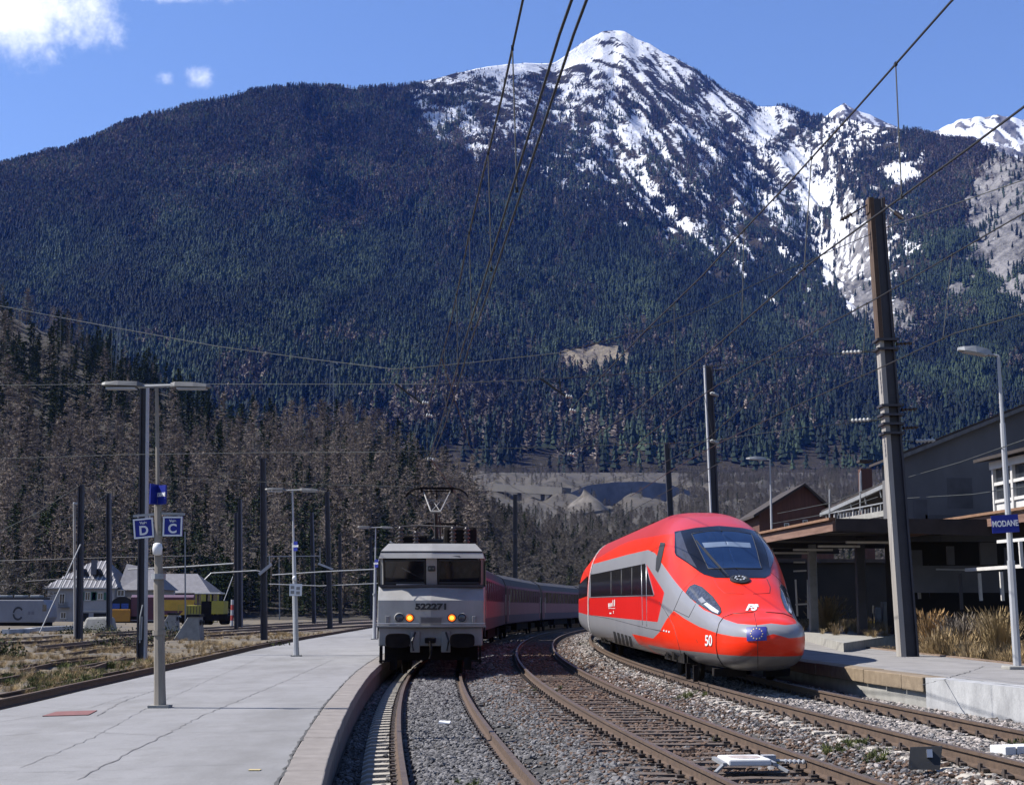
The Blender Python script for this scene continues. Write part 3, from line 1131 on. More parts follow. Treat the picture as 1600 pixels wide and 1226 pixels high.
def track(label, cf, gauge, zt, kind, y0, y1, pitch, clip):
    t = thing('railway_track', label, 'railway track', (0, 0, 0), 0)
    ys = np.concatenate([np.arange(y0, 60, .5), np.arange(60, y1, 2.0)])
    for s in (-1, 1):
        rail_mesh(cf, s * gauge / 2, zt, ys).build('rail', [M_RAIL, M_RAILT], t)
    meshes = [sleeper_mesh(kind, i) for i in range(4 if kind == 'wood' else 1)]
    cl = MB()
    y = y0 + .2
    i = 0
    far = MB()
    while y < y1 - 1:
        x = float(cf(y)); dx = float(cf(y + .5) - cf(y - .5))
        ang = -math.atan(dx)
        jit = random.uniform(-.025, .025) if kind == 'wood' else 0
        if y < 75:
            o = link('sleeper', meshes[i % len(meshes)], t)
            o.location = (x + (random.uniform(-.05, .05) if kind == 'wood' else 0), y, zt - .172 - (random.uniform(0, .02) if kind == 'wood' else 0))
            o.rotation_euler = (0, 0, ang + jit)
        else:
            far.box((x, y, zt - .24), (2.5, .24, .14), (0, 0, ang))
        if y < 60:
            for s in (-1, 1):
                for e in (-1, 1):
                    q = s * gauge / 2 + e * .115
                    if clip == 'screw':
                        cl.box((x + q, y, zt - .155), (.10, .11, .03), (0, 0, ang))
                        cl.box((x + q, y + .02, zt - .125), (.035, .035, .06), (0, 0, ang + .4))
                    else:
                        cl.box((x + q, y, zt - .145), (.07, .16, .035), (.15, 0, ang))
                        cl.box((x + q + e * .03, y, zt - .13), (.03, .05, .09), (0, 0, ang))
        y += pitch
        i += 1
    tag(cl.build('rail_clip', M_CLIP, t), kind='stuff')
    tag(far.build('distant_sleeper', M_SLEEPW if kind == 'wood' else M_SLEEPC, t), kind='stuff')
    return t


track('railway track of the grey locomotive, beside the left platform edge', C1, G1, Z1, 'concrete', 10.5, 160, .6, 'clip')
track('empty middle railway track on dark wooden sleepers, between the two trains', C2, G2, Z2, 'wood', 10.5, 160, .6, 'screw')
track('railway track of the red train, beside the right platform with brown kerb stones', C3, G3, Z3, 'concrete', 10.5, 160, .6, 'clip')


# ================================================================ platforms
def strip_slab(name, fl, fr, ys, ztop, zbot, m, mi_side=None, parent=None, mats=None):
    """slab between two edge lines"""
    vs, fs, mi = [], [], []
    for y in ys:
        a, b = float(fl(y)), float(fr(y))
        vs += [(a, y, ztop), (b, y, ztop), (b, y, zbot), (a, y, zbot)]
    for i in range(len(ys) - 1):
        for k in range(4):
            k2 = (k + 1) % 4
            fs.append((i * 4 + k, i * 4 + k2, i * 4 + 4 + k2, i * 4 + 4 + k))
            mi.append(0)
    fs += [(0, 1, 2, 3), tuple(4 * (len(ys) - 1) + k for k in range(4))]
    mi += [0, 0]
    mb = MB()
    mb.v, mb.f, mb.mi = vs, fs, mi
    return mb.build(name, mats or m, parent)


KW = .42
YS_P = np.concatenate([np.arange(4, 70, 1.0), np.arange(70, 170, 4.0)])
platL = strip_slab('platform', PLAT_L_BACK, lambda y: EDGE_L(y) - KW, YS_P, ZPL, -.9, M_ASPH)
asphalt_wear(M_ASPH)
tag(platL, 'pale asphalt platform on the left between tracks D and C', kind='structure')
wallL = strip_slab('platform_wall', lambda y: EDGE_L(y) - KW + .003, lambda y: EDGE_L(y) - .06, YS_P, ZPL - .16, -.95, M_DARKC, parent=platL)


def kerb(parent, edge, w, side, y0, y1, L, zt, h, m, gap=.012, irr=.004):
    """single kerb stones laid along an edge line"""
    y = y0
    while y < y1:
        e0, e1 = float(edge(y + gap / 2)), float(edge(y + L - gap / 2))
        dz = random.uniform(-irr, irr)
        a, b = y + gap / 2, y + L - gap / 2
        s = side * w
        dx = random.uniform(-irr, irr) * 1.5
        q = [(e0 + dx, a), (e1 + dx, b), (e1 + s, b), (e0 + s, a)]
        if side > 0:
            q = [q[0], q[3], q[2], q[1]]
        else:
            q = [q[0], q[1], q[2], q[3]]
        mb = MB().hexa([(x, yy, zt - h + dz) for x, yy in q], [(x, yy, zt + dz + .004) for x, yy in q])
        mb.build('kerb_stone', m, parent, bevel=.015)
        y += L


kerb(platL, EDGE_L, KW - .008, -1, 5, 70, 1.25, ZPL, .2, M_KERB)
strip_slab('kerb_run', lambda y: EDGE_L(y) - KW + .008, EDGE_L, np.arange(70.1, 168, 4.0), ZPL + .003, ZPL - .2, M_KERB, parent=platL)

# jagged joint and cracks in the asphalt
def crack(parent, pts, w, z, seed=0, jag=.05, step=.25, m=None):
    r = random.Random(seed)
    P = []
    for (a, b) in zip(pts[:-1], pts[1:]):
        a, b = Vector(a), Vector(b)
        n = max(1, int((b - a).length / step))
        for i in range(n):
            P.append(a.lerp(b, i / n) + Vector((r.uniform(-jag, jag), r.uniform(-jag, jag), 0)))
    P.append(Vector(pts[-1]))
    mb = MB()
    vs, fs = [], []
    for i, p in enumerate(P):
        d = (P[min(i + 1, len(P) - 1)] - P[max(0, i - 1)])
        n = Vector((-d.y, d.x, 0)).normalized()
        ww = w * r.uniform(.45, 1.3)
        vs += [(p.x + n.x * ww, p.y + n.y * ww, z), (p.x - n.x * ww, p.y - n.y * ww, z)]
    for i in range(len(P) - 1):
        fs.append((2 * i, 2 * i + 1, 2 * i + 3, 2 * i + 2))
    mb.add(vs, fs)
    return mb.build('crack', m or M_CRACK, parent)


def gl(lst, z):
    return [gz(a, b, z) for a, b in lst]


crack(platL, [(float(EDGE_L(y)) - KW - .005, y, 0) for y in np.arange(11, 60, 1.0)], .018, ZPL + .0045, 1, .02, .2)
for i, l in enumerate(([(31, 1199), (145, 1152), (220, 1111), (330, 1060), (420, 1022)], [(120, 1218), (252, 1150), (318, 1117), (440, 1066), (520, 1030)],
                       [(-20, 1207), (164, 1204), (270, 1197), (400, 1193), (470, 1188)], [(-10, 1150), (110, 1141), (261, 1150), (420, 1141), (520, 1140)],
                       [(-10, 1129), (140, 1105), (200, 1087), (300, 1080), (480, 1066)], [(150, 1118), (190, 1096), (250, 1075)], [(520, 1046), (400, 1052), (280, 1062)])):
    crack(platL, gl(l, ZPL), .005 + .003 * (i % 2), ZPL + .005 + .0004 * i, 10 + i, .025, .22, M_CRACK2)

platR = strip_slab('platform', lambda y: plat_r_edge(y) + .45, lambda y: np.interp(y, [4, 36, 42, 60, 120], [10.95, 10.9, 10.75, 11, 16]), np.concatenate([np.arange(4, 70, 1.), np.arange(70, 122, 4.)]), ZPR, -.5, M_ASPH2)
tag(platR, 'worn platform on the right with a low brown kerb', kind='structure')
kerb(platR, plat_r_edge, .45 - .004, 1, 26.2, 60, 1.05, ZPR, .26, M_KERBR, gap=.02, irr=.008)
strip_slab('platform_wall', lambda y: plat_r_edge(y) + .09, lambda y: plat_r_edge(y) + .447, np.arange(26.15, 122, 1.5), ZPR - .262, -.5, M_CONC, parent=platR)
strip_slab('white_edge', lambda y: plat_r_edge(y) - .01, lambda y: plat_r_edge(y) + .447, np.arange(4, 26.2, 1.05), ZPR + .004, -.5, M_WHITEC, parent=platR)
strip_slab('kerb_run', lambda y: plat_r_edge(y), lambda y: plat_r_edge(y) + .446, np.arange(60.2, 122, 3.), ZPR + .003, ZPR - .26, M_KERBR, parent=platR)
strip_slab('rear_kerb', lambda y: np.interp(y, [4, 36, 42, 60, 120], [10.953, 10.903, 10.753, 11.003, 16.003]), lambda y: np.interp(y, [4, 36, 42, 60, 120], [11.1, 11.05, 10.9, 11.15, 16.15]),
           np.arange(4, 121, 2.), ZPR + .03, 0, mat('rusty_kerb', (.16, .10, .07), .95, scale=4, col2=(.3, .22, .16), bump=.4), parent=platR)
crack(platR, gl([(1330, 1042), (1430, 1052), (1520, 1062), (1610, 1075)], ZPR), .012, ZPR + .005, 31, .03, .3)
crack(platR, gl([(1540, 1040), (1480, 1060), (1440, 1070)], ZPR), .01, ZPR + .0055, 32, .04, .3)
# ================================================================ trees of the spur: every one a thing with trunk and crown
M_BARK = mat('tree_bark', (.06, .05, .045), 1, scale=3, col2=(.13, .11, .10), bump=.5)


def obj_rand_mat(name, lo, hi, rough=.95, stuff_attr=False):
    m = bpy.data.materials.new(name)
    m.use_nodes = True
    N, L = m.node_tree.nodes, m.node_tree.links
    b = N['Principled BSDF']
    b.inputs['Roughness'].default_value = rough
    b.inputs['Specular IOR Level'].default_value = .15
    oi = N.new('ShaderNodeObjectInfo')
    nz = N.new('ShaderNodeTexNoise'); nz.inputs['Scale'].default_value = .9; nz.inputs['Detail'].default_value = 3
    tc = N.new('ShaderNodeTexCoord')
    L.new(tc.outputs['Object'], nz.inputs['Vector'])
    ad = N.new('ShaderNodeMath'); ad.operation = 'MULTIPLY_ADD'
    L.new(oi.outputs['Random'], ad.inputs[0]); ad.inputs[1].default_value = .6
    sb = N.new('ShaderNodeMath'); sb.operation = 'MULTIPLY'
    L.new(nz.outputs[0], sb.inputs[0]); sb.inputs[1].default_value = .45
    L.new(sb.outputs[0], ad.inputs[2])
    mx = N.new('ShaderNodeMix'); mx.data_type = 'RGBA'
    mx.inputs[6].default_value = (*alb(lo), 1); mx.inputs[7].default_value = (*alb(hi), 1)
    L.new(ad.outputs[0], mx.inputs[0])
    L.new(mx.outputs[2], b.inputs['Base Color'])
    return m


M_LARCH = obj_rand_mat('bare_larch_twigs', (.115, .092, .076), (.31, .255, .215))
M_PINE = obj_rand_mat('pine_needles', (.02, .036, .02), (.075, .105, .05))
M_BARE = obj_rand_mat('bare_grey_twigs', (.085, .075, .064), (.21, .185, .16))


def larch_crown(seed, H=16, wide=1.0, nb=84, dense=12, z0=.10, up=.2, tw=.055):
    r = random.Random(seed)
    mb = MB()
    for k in range(nb):
        f = z0 + (1 - z0) * (k + r.random()) / nb
        z = H * f
        prof = (1 - f) ** .62 * (.35 + .65 * min(1, (f - z0 + .03) / .22))
        Lb = max(.25, H * .205 * wide * prof * r.uniform(.55, 1.2))
        t = r.uniform(0, 2 * PI)
        d = Vector((math.cos(t), math.sin(t), up + r.uniform(-.15, .2)))
        e = Vector((0, 0, z)) + d * Lb
        s = Vector((-d.y, d.x, 0))
        w = .05
        mb.add([Vector((0, 0, z)) - s * w, Vector((0, 0, z)) + s * w, e], [(0, 1, 2)])
        for j in range(dense):
            q = r.uniform(.2, 1.0)
            p = Vector((0, 0, z)) + d * Lb * q
            v = Vector((r.uniform(-1, 1), r.uniform(-1, 1), r.uniform(-.2, .9))).normalized() * r.uniform(.5, 1.15)
            n = v.cross(Vector((r.uniform(-1, 1), r.uniform(-1, 1), r.uniform(-1, 1))))
            n = n.normalized() * r.uniform(tw * .7, tw * 1.9)
            mb.add([p - n, p + n, p + v + n * .4], [(0, 1, 2)])
    return mb


def pine_crown(seed, H=15, nb=88):
    r = random.Random(seed)
    mb = MB()
    for k in range(nb):
        f = .1 + .9 * (k + r.random()) / nb
        z = H * f
        Lb = max(.35, H * .25 * min(1, .45 + f * 1.6) * (1 - f) ** .55 * r.uniform(.45, 1.25) + .15)
        t = r.uniform(0, 2 * PI)
        d = Vector((math.cos(t), math.sin(t), -.12 + .45 * f + r.uniform(-.1, .1)))
        s = Vector((-d.y, d.x, 0))
        for j in range(7):
            q = (j + r.random()) / 7
            p = Vector((0, 0, z)) + d * Lb * q + Vector((0, 0, -.25 * q * q * Lb * .4))
            w = .55 * (1 - q * .5) * r.uniform(.6, 1.3)
            u = (d * r.uniform(.3, .8) + s * r.uniform(-.7, .7)).normalized() * w
            n = Vector((r.uniform(-.4, .4), r.uniform(-.4, .4), 1)).normalized().cross(u) * r.uniform(.5, .9)
            dz = Vector((0, 0, r.uniform(-.25, .05)))
            mb.add([p - n + dz, p + u, p + n + dz, p - u * .4 + Vector((0, 0, .12))], [(0, 1, 2), (0, 2, 3)])
    return mb


def trunk_mb(H, r0, lean=0):
    return MB().tube([(0, 0, -1), (0, 0, H * .35), (lean, 0, H * .95)], r0, 6, .03)


LARCH_CROWNS = [larch_crown(s, 16, w).mesh('crown', M_LARCH) for s, w in ((1, 1.25), (2, 1.1), (3, 1.45), (4, 1.3), (5, 1.0))]
LARCH_TRUNK = trunk_mb(16, .2).mesh('trunk', M_BARK)
PINE_CROWNS = [pine_crown(s).mesh('crown', M_PINE) for s in (1, 2, 3, 4)]
PINE_TRUNK = trunk_mb(15, .22).mesh('trunk', M_BARK)
BARE_CROWNS = [larch_crown(40 + s, 10, 2.0, 60, 16, .16, .75, .035).mesh('crown', M_BARE) for s in range(2)]
BARE_TRUNK = trunk_mb(6, .16).mesh('trunk', M_BARK)


def hill_point(px, v):
    fj = (px + 280) / 8
    fi = v / 2 * 149
    i, j = int(fi), int(fj)
    a, b = fi - i, fj - j
    p = H_P[i, j] * (1 - a) * (1 - b) + H_P[i + 1, j] * a * (1 - b) + H_P[i, j + 1] * (1 - a) * b + H_P[i + 1, j + 1] * a * b
    return Vector(p)


def scr_y(p):
    d = (p.x, p.y, p.z - EYE)
    Fw = d[1] * CP + d[2] * SP
    U = -d[1] * SP + d[2] * CP
    return 613 - F_PX * U / Fw


def tree(name, trunk, crown, label, cat, group, p, s, sz, rz):
    t = thing(name, label, cat, p, rz, group)
    t.scale = (s, s, sz)
    link('trunk', trunk, t)
    link('crown', crown, t)
    return t


def hill_trees():
    r = random.Random(5)
    spots = []
    tries = 0
    while len(spots) < 300 and tries < 9000:
        tries += 1
        px = r.uniform(-40, 752)
        v = r.random() ** .85
        v = min(.995, max(.03, v))
        p = hill_point(px, v)
        sy = scr_y(p)
        if sy < 440 and px > 0: continue
        # thinning so that the trees stand about evenly over the slope as it is seen
        if any(abs(px - a) < 17 and abs(sy - b) < 13 for a, b, *_ in spots): continue
        spots.append((px, sy, p))
    for px, sy, p in spots:
        pine = .22
        if px < 430 and 560 < sy < 690: pine = .86
        if px < 430 and sy <= 560: pine = .5
        if px < 430 and sy < 520 and px < 170: pine = .3
        if 590 < px < 760 and 690 < sy < 800: pine = .75
        if sy > 850: pine = .4
        if r.random() < pine:
            s = r.uniform(.62, 1.0)
            tree('pine_tree', PINE_TRUNK, r.choice(PINE_CROWNS), 'dark green conifer standing on the wooded spur behind the yard', 'tree', 'conifers on the spur', p, s * r.uniform(.95, 1.25), s, r.uniform(0, 6.3))
        else:
            s = r.uniform(.72, 1.15)
            tree('larch_tree', LARCH_TRUNK, r.choice(LARCH_CROWNS), 'bare brown larch standing on the wooded spur behind the yard', 'tree', 'bare larches on the spur', p, s * r.uniform(1.0, 1.3), s, r.uniform(0, 6.3))
    # the wood behind and between them
    P, S, K = [], [], []
    for i in range(1500):
        px = r.uniform(-60, 770)
        v = r.uniform(.05, 1.25)
        p = hill_point(px, v)
        P.append(p); S.append(r.uniform(.45, .85)); _sy = scr_y(p); K.append(0 if r.random() < (.15 if (px < 430 and 550 < _sy < 690) else .72) else 1 + r.randrange(2))
    n = len(P)
    lm = larch_crown(9, 16, 1.0, 50, 6)
    lm.tube([(0, 0, -1), (0, 0, 15)], .15, 4, .03)
    lm_mesh = lm.mesh('larch_fill', M_LARCH)
    scatter('undergrowth', P, np.array(S), rng.uniform(0, 6.28, n), K, [lm_mesh, PINE_CROWNS[0], PINE_CROWNS[1]], label='young larches and conifers filling the wooded spur')
    # young conifers added to darken the foot of the spur like shade
    P, S, K = [], [], []
    for i in range(900):
        px = r.uniform(-60, 780)
        p = hill_point(px, r.uniform(.01, .2))
        P.append(p); S.append(r.uniform(.22, .6)); K.append(0 if r.random() < .22 else 1 + r.randrange(2))
    scatter('thicket', P, np.array(S), rng.uniform(0, 6.28, len(P)), K, [lm_mesh, PINE_CROWNS[0], PINE_CROWNS[3]], label='young conifers added to darken the foot of the spur like shade')
    # scrub of the valley floor
    P, S, K = [], [], []
    i = 0
    while i < 9000:
        px = r.uniform(640, 1420)
        v = r.uniform(.08, 1.45) if r.random() < .66 else r.uniform(1.45, 1.98)
        p = hill_point(px, v)
        sy = scr_y(p)
        gap = 700 < px < 1060 and 742 < sy < 812
        if gap and r.random() < .9: continue
        i += 1
        P.append(p)
        if r.random() < (.17 if px > 760 else .45):
            K.append(2); S.append(r.uniform(.25, .5))
        else:
            K.append(r.randrange(2)); S.append(r.uniform(.28, .7) * (1 if v < 1.2 else 1.2))
    n = len(P)
    scatter('scrub', P, np.array(S), rng.uniform(0, 6.28, n), K, [BARE_CROWNS[0], BARE_CROWNS[1], PINE_CROWNS[2]], label='bare grey-brown scrub on the valley floor behind the trains')


hill_trees()


def bare_trees_left():
    r = random.Random(15)
    for px, Y, s, lab in ((8, 205, .85, 'tallest grey leafless tree behind the white railcar'), (58, 212, .72, 'grey leafless tree between the white railcar and the house roof'), (-14, 190, .7, 'grey leafless tree at the edge of the yard, farthest left')):
        p = at(px, 955, Y)
        p.z = -.3
        t = thing('bare_tree', lab, 'tree', p, r.uniform(0, 6))
        t.scale = (s * 1.5, s * 1.5, s)
        link('trunk', BARE_TRUNK, t)
        link('crown', r.choice(BARE_CROWNS), t)


bare_trees_left()
# ================================================================ the red high-speed train
from mathutils.geometry import delaunay_2d_cdt, intersect_point_line


def pchip(xs, ys):
    xs, ys = np.array(xs, float), np.array(ys, float)
    h = np.diff(xs); d = np.diff(ys) / h
    m = np.zeros_like(ys)
    m[1:-1] = np.where(d[:-1] * d[1:] > 0, 2 * d[:-1] * d[1:] / np.where(d[:-1] + d[1:] == 0, 1, d[:-1] + d[1:]), 0)
    m[0], m[-1] = d[0], d[-1]

    def f(x):
        x = np.asarray(x, float)
        i = np.clip(np.searchsorted(xs, x) - 1, 0, len(h) - 1)
        t = np.clip((x - xs[i]) / h[i], 0, 1)
        a, b = ys[i], ys[i + 1]
        return (2 * t**3 - 3 * t**2 + 1) * a + (t**3 - 2 * t**2 + t) * h[i] * m[i] + (-2 * t**3 + 3 * t**2) * b + (t**3 - t**2) * h[i] * m[i + 1]
    return f


S_K = [0, .05, .2, .5, 1.0, 1.6, 2.3, 3.1, 4.0, 4.8, 5.5, 6.3, 7.3, 8.7, 10.2, 26]
Zt = pchip(S_K, [.98, 1.14, 1.27, 1.37, 1.44, 1.53, 1.80, 2.17, 2.53, 2.97, 3.32, 3.60, 3.83, 3.98, 4.03, 4.03])
Wd = pchip(S_K, [.02, .33, .53, .70, .84, .92, 1.0, 1.11, 1.25, 1.37, 1.44, 1.46, 1.46, 1.46, 1.46, 1.46])
Zb = pchip(S_K, [.88, .72, .56, .42, .34, .30, .30, .30, .30, .30, .30, .30, .30, .30, .30, .30])
Zw = pchip(S_K, [.94, .95, .97, .99, 1.02, 1.06, 1.12, 1.18, 1.24, 1.28, 1.31, 1.34, 1.35, 1.35, 1.35, 1.35])
Nu = pchip(S_K, [2.2, 2.2, 2.25, 2.3, 2.35, 2.4, 2.5, 2.6, 2.8, 3.0, 3.1, 3.2, 3.2, 3.1, 3.0, 3.0])
Nl = pchip(S_K, [2.3, 2.4, 2.5, 2.7, 3.0, 3.2, 3.4, 3.5, 3.6, 3.6, 3.6, 3.6, 3.6, 3.6, 3.6, 3.6])
RT_S0, RT_LEN = 28.4, 25.6
_a = Vector((float(C3(RT_S0)), RT_S0, Z3))
_b = Vector((float(C3(RT_S0 + RT_LEN)), RT_S0 + RT_LEN, Z3))
RT_RZ = -math.atan2(_b.x - _a.x, _b.y - _a.y)
RT_M = Matrix.Translation(_a) @ Matrix.Rotation(RT_RZ, 4, 'Z')
RT_I = RT_M.inverted()


def body_grid(ss, nth=150):
    th = np.linspace(-PI / 2, PI / 2, nth)        # bottom centre -> side -> top centre, one half
    th = np.sign(th) * (np.abs(th) / (PI / 2)) ** 1.0 * PI / 2
    Sg, T = np.meshgrid(ss, th, indexing='ij')
    c, s = np.abs(np.cos(T)), np.abs(np.sin(T))
    n = np.where(T > 0, Nu(Sg), Nl(Sg))
    rr = (c ** n + s ** n) ** (-1 / n)
    x = Wd(Sg) * c * rr
    z = np.where(T > 0, Zw(Sg) + (Zt(Sg) - Zw(Sg)) * s * rr, Zw(Sg) - (Zw(Sg) - Zb(Sg)) * s * rr)
    L = np.stack([-x, Sg, z], -1)
    Rr = np.stack([x, Sg, z], -1)[:, ::-1][:, 1:-1]
    return np.concatenate([L, Rr], 1)              # closed ring


def ring_mesh(name, G, m, cap=True):
    nr, nc = G.shape[:2]
    idx = np.arange(nr * nc).reshape(nr, nc)
    nx = np.roll(idx, -1, 1)
    q = np.stack([idx[:-1], nx[:-1], nx[1:], idx[1:]], -1).reshape(-1, 4).tolist()
    if cap:
        q.append(tuple(idx[0][::-1])); q.append(tuple(idx[-1]))
    me = bpy.data.meshes.new(name)
    me.from_pydata(G.reshape(-1, 3).tolist(), [], q)
    me.polygons.foreach_set('use_smooth', [True] * (len(q) - 2) + [False, False] if cap else [True] * len(q))
    me.materials.append(m)
    bm = bmesh.new(); bm.from_mesh(me)
    bmesh.ops.recalc_face_normals(bm, faces=bm.faces)
    bm.to_mesh(me); bm.free()
    return me


_ss = np.concatenate([np.linspace(0, .03, 4)[:-1], np.linspace(.03, .5, 36)[:-1], np.linspace(.5, 10.5, 220)[:-1], np.linspace(10.5, RT_LEN, 80)])
RT_G = body_grid(_ss)
RT_BVH = BVHTree.FromPolygons([tuple(v) for v in RT_G.reshape(-1, 3)],
                              [f for f in (lambda idx, nx: np.stack([idx[:-1], nx[:-1], nx[1:], idx[1:]], -1).reshape(-1, 4).tolist())
                               (np.arange(RT_G.shape[0] * RT_G.shape[1]).reshape(RT_G.shape[:2]), np.roll(np.arange(RT_G.shape[0] * RT_G.shape[1]).reshape(RT_G.shape[:2]), -1, 1))])


def rt_hit(px, py):
    """point of the body (train coordinates) behind a measured picture point, with its normal"""
    o = RT_I @ Vector((0, 0, EYE))
    d = (RT_I.to_3x3() @ Vector(ray(px, py))).normalized()
    loc, nor, i, dist = RT_BVH.ray_cast(o, d)
    if loc is None:
        # just past the outline: take the nearest point of the body
        q = o + d * 31
        loc, nor, i, dist = RT_BVH.find_nearest(q)
    if nor.dot(d) > 0:
        nor = -nor
    return loc, nor


def k4(l, ox=880, oy=780, s=4.0):
    return [(ox + a / s, oy + b / s) for a, b in l]


def dens(poly, step, closed=True):
    out = []
    n = len(poly)
    for i in range(n if closed else n - 1):
        a, b = Vector(poly[i]), Vector(poly[(i + 1) % n])
        m = max(1, int((b - a).length / step))
        out += [a.lerp(b, k / m) for k in range(m)]
    if not closed:
        out.append(Vector(poly[-1]))
    return out


def inside(p, poly):
    c = False
    n = len(poly)
    for i in range(n):
        (x1, y1), (x2, y2) = poly[i], poly[(i + 1) % n]
        if (y1 > p[1]) != (y2 > p[1]) and p[0] < (x2 - x1) * (p[1] - y1) / (y2 - y1) + x1:
            c = not c
    return c


def smooth_poly(poly, it=2):
    P = [Vector(p) for p in poly]
    for _ in range(it):
        Q = []
        for i in range(len(P)):
            a, b = P[i], P[(i + 1) % len(P)]
            Q += [a * .75 + b * .25, a * .25 + b * .75]
        P = Q
    return P


def rt_patch(name, poly, m, parent, off=.006, step=3.0, mirror=True, sm=0, label=None):
    """panel lying on the body within a measured outline; mirrored to the other flank as a second part"""
    if sm:
        poly = smooth_poly(poly, sm)
    bd = [(p.x, p.y) for p in dens(poly, step)]
    xs, ys = [p[0] for p in bd], [p[1] for p in bd]
    pts = [Vector(p) for p in bd]
    nb = len(pts)
    y = min(ys) + step / 2
    while y < max(ys):
        x = min(xs) + step / 2
        while x < max(xs):
            if inside((x, y), bd) and min((Vector((x, y)) - q).length for q in pts[:nb]) > step * .5:
                pts.append(Vector((x, y)))
            x += step
        y += step
    vo, eo, fo, *_ = delaunay_2d_cdt(pts, [(i, (i + 1) % nb) for i in range(nb)], [list(range(nb))], 2, 1e-6)
    V = []
    for p in vo:
        loc, nor = rt_hit(p.x, p.y)
        if mirror and loc.x > 0:                     # stop at the centre line
            loc = Vector((0, loc.y, loc.z)); nor = Vector((0, nor.y, nor.z)).normalized()
        V.append(loc + nor * off)
    res = []
    for s in ((1, -1) if mirror else (1,)):
        mb = MB().add([(v.x * s, v.y, v.z) for v in V], [tuple(f) if s > 0 else tuple(reversed(f)) for f in fo])
        me = bpy.data.meshes.new(name)
        me.from_pydata(mb.v, [], mb.f)
        me.polygons.foreach_set('use_smooth', [True] * len(mb.f))
        me.materials.append(m)
        o = link(name, me, parent)
        if label: o['label'] = label
        res.append(o)
    return res


def rt_line(name, poly, m, parent, r=.012, off=.004, closed=False, mirror=True, step=3.0, n=5):
    P = []
    for p in dens(poly, step, closed):
        loc, nor = rt_hit(p[0], p[1])
        if mirror and loc.x > 0:
            loc = Vector((0, loc.y, loc.z)); nor = Vector((0, nor.y, nor.z)).normalized()
        P.append(loc + nor * off)
    if closed: P.append(P[0])
    out = []
    for s in ((1, -1) if mirror else (1,)):
        out.append(MB().tube([(p.x * s, p.y, p.z) for p in P], r, n).build(name, m, parent, smooth=True))
    return out


def rt_text(name, s, rect, m, parent, off=.01, bold=.0, shear=0, mirror=False, slant=0.0):
    """lettering on the body: font outline laid on the surface inside rect (x0,y0,x1,y1)"""
    cu = bpy.data.curves.new(name, 'FONT')
    cu.body = s; cu.size = 1; cu.offset = bold; cu.shear = shear; cu.fill_mode = 'FRONT'
    tmp = bpy.data.objects.new(name, cu); COL.objects.link(tmp)
    me = bpy.data.meshes.new_from_object(tmp.evaluated_get(bpy.context.evaluated_depsgraph_get()))
    bpy.data.objects.remove(tmp)
    xs = [v.co.x for v in me.vertices]; ys = [v.co.y for v in me.vertices]
    x0, x1, y0, y1 = min(xs), max(xs), min(ys), max(ys)
    for v in me.vertices:
        fx, fy = (v.co.x - x0) / (x1 - x0), (v.co.y - y0) / (y1 - y0)
        px = rect[0] + (rect[2] - rect[0]) * fx
        py = rect[3] + (rect[1] - rect[3]) * fy + slant * (fx - .5)
        loc, nor = rt_hit(px, py)
        v.co = loc + nor * off
    me.materials.clear(); me.materials.append(m)
    return link(name, me, parent)


def poly_sdf(P, Q):
    """signed distance (inside positive) of points P (n,2) to polygon Q"""
    P = np.asarray(P, float); Q = np.asarray(Q, float)
    d = np.full(len(P), 1e9); ins = np.zeros(len(P), bool)
    for i in range(len(Q)):
        a, b = Q[i], Q[(i + 1) % len(Q)]
        e = b - a; w = P - a
        t = np.clip((w @ e) / max(1e-9, e @ e), 0, 1)
        d = np.minimum(d, np.hypot(*(w - t[:, None] * e).T))
        c = (a[1] > P[:, 1]) != (b[1] > P[:, 1])
        with np.errstate(divide='ignore', invalid='ignore'):
            xx = (b[0] - a[0]) * (P[:, 1] - a[1]) / (b[1] - a[1]) + a[0]
        ins ^= c & (P[:, 0] < xx)
    return np.where(ins, d, -d)


def flank_view(V):
    """where each point of the body (or its twin on the measured flank) shows"""
    W = np.stack([-np.abs(V[:, 0]), V[:, 1], V[:, 2]], 1) @ np.array(RT_M.to_3x3()).T + np.array(RT_M.translation)
    Fw = W[:, 1] * CP + (W[:, 2] - EYE) * SP
    U = -W[:, 1] * SP + (W[:, 2] - EYE) * CP
    return np.stack([800 + F_PX * W[:, 0] / Fw, 613 - F_PX * U / Fw], 1)


def qz(poly):
    return [tuple(p) for p in poly]


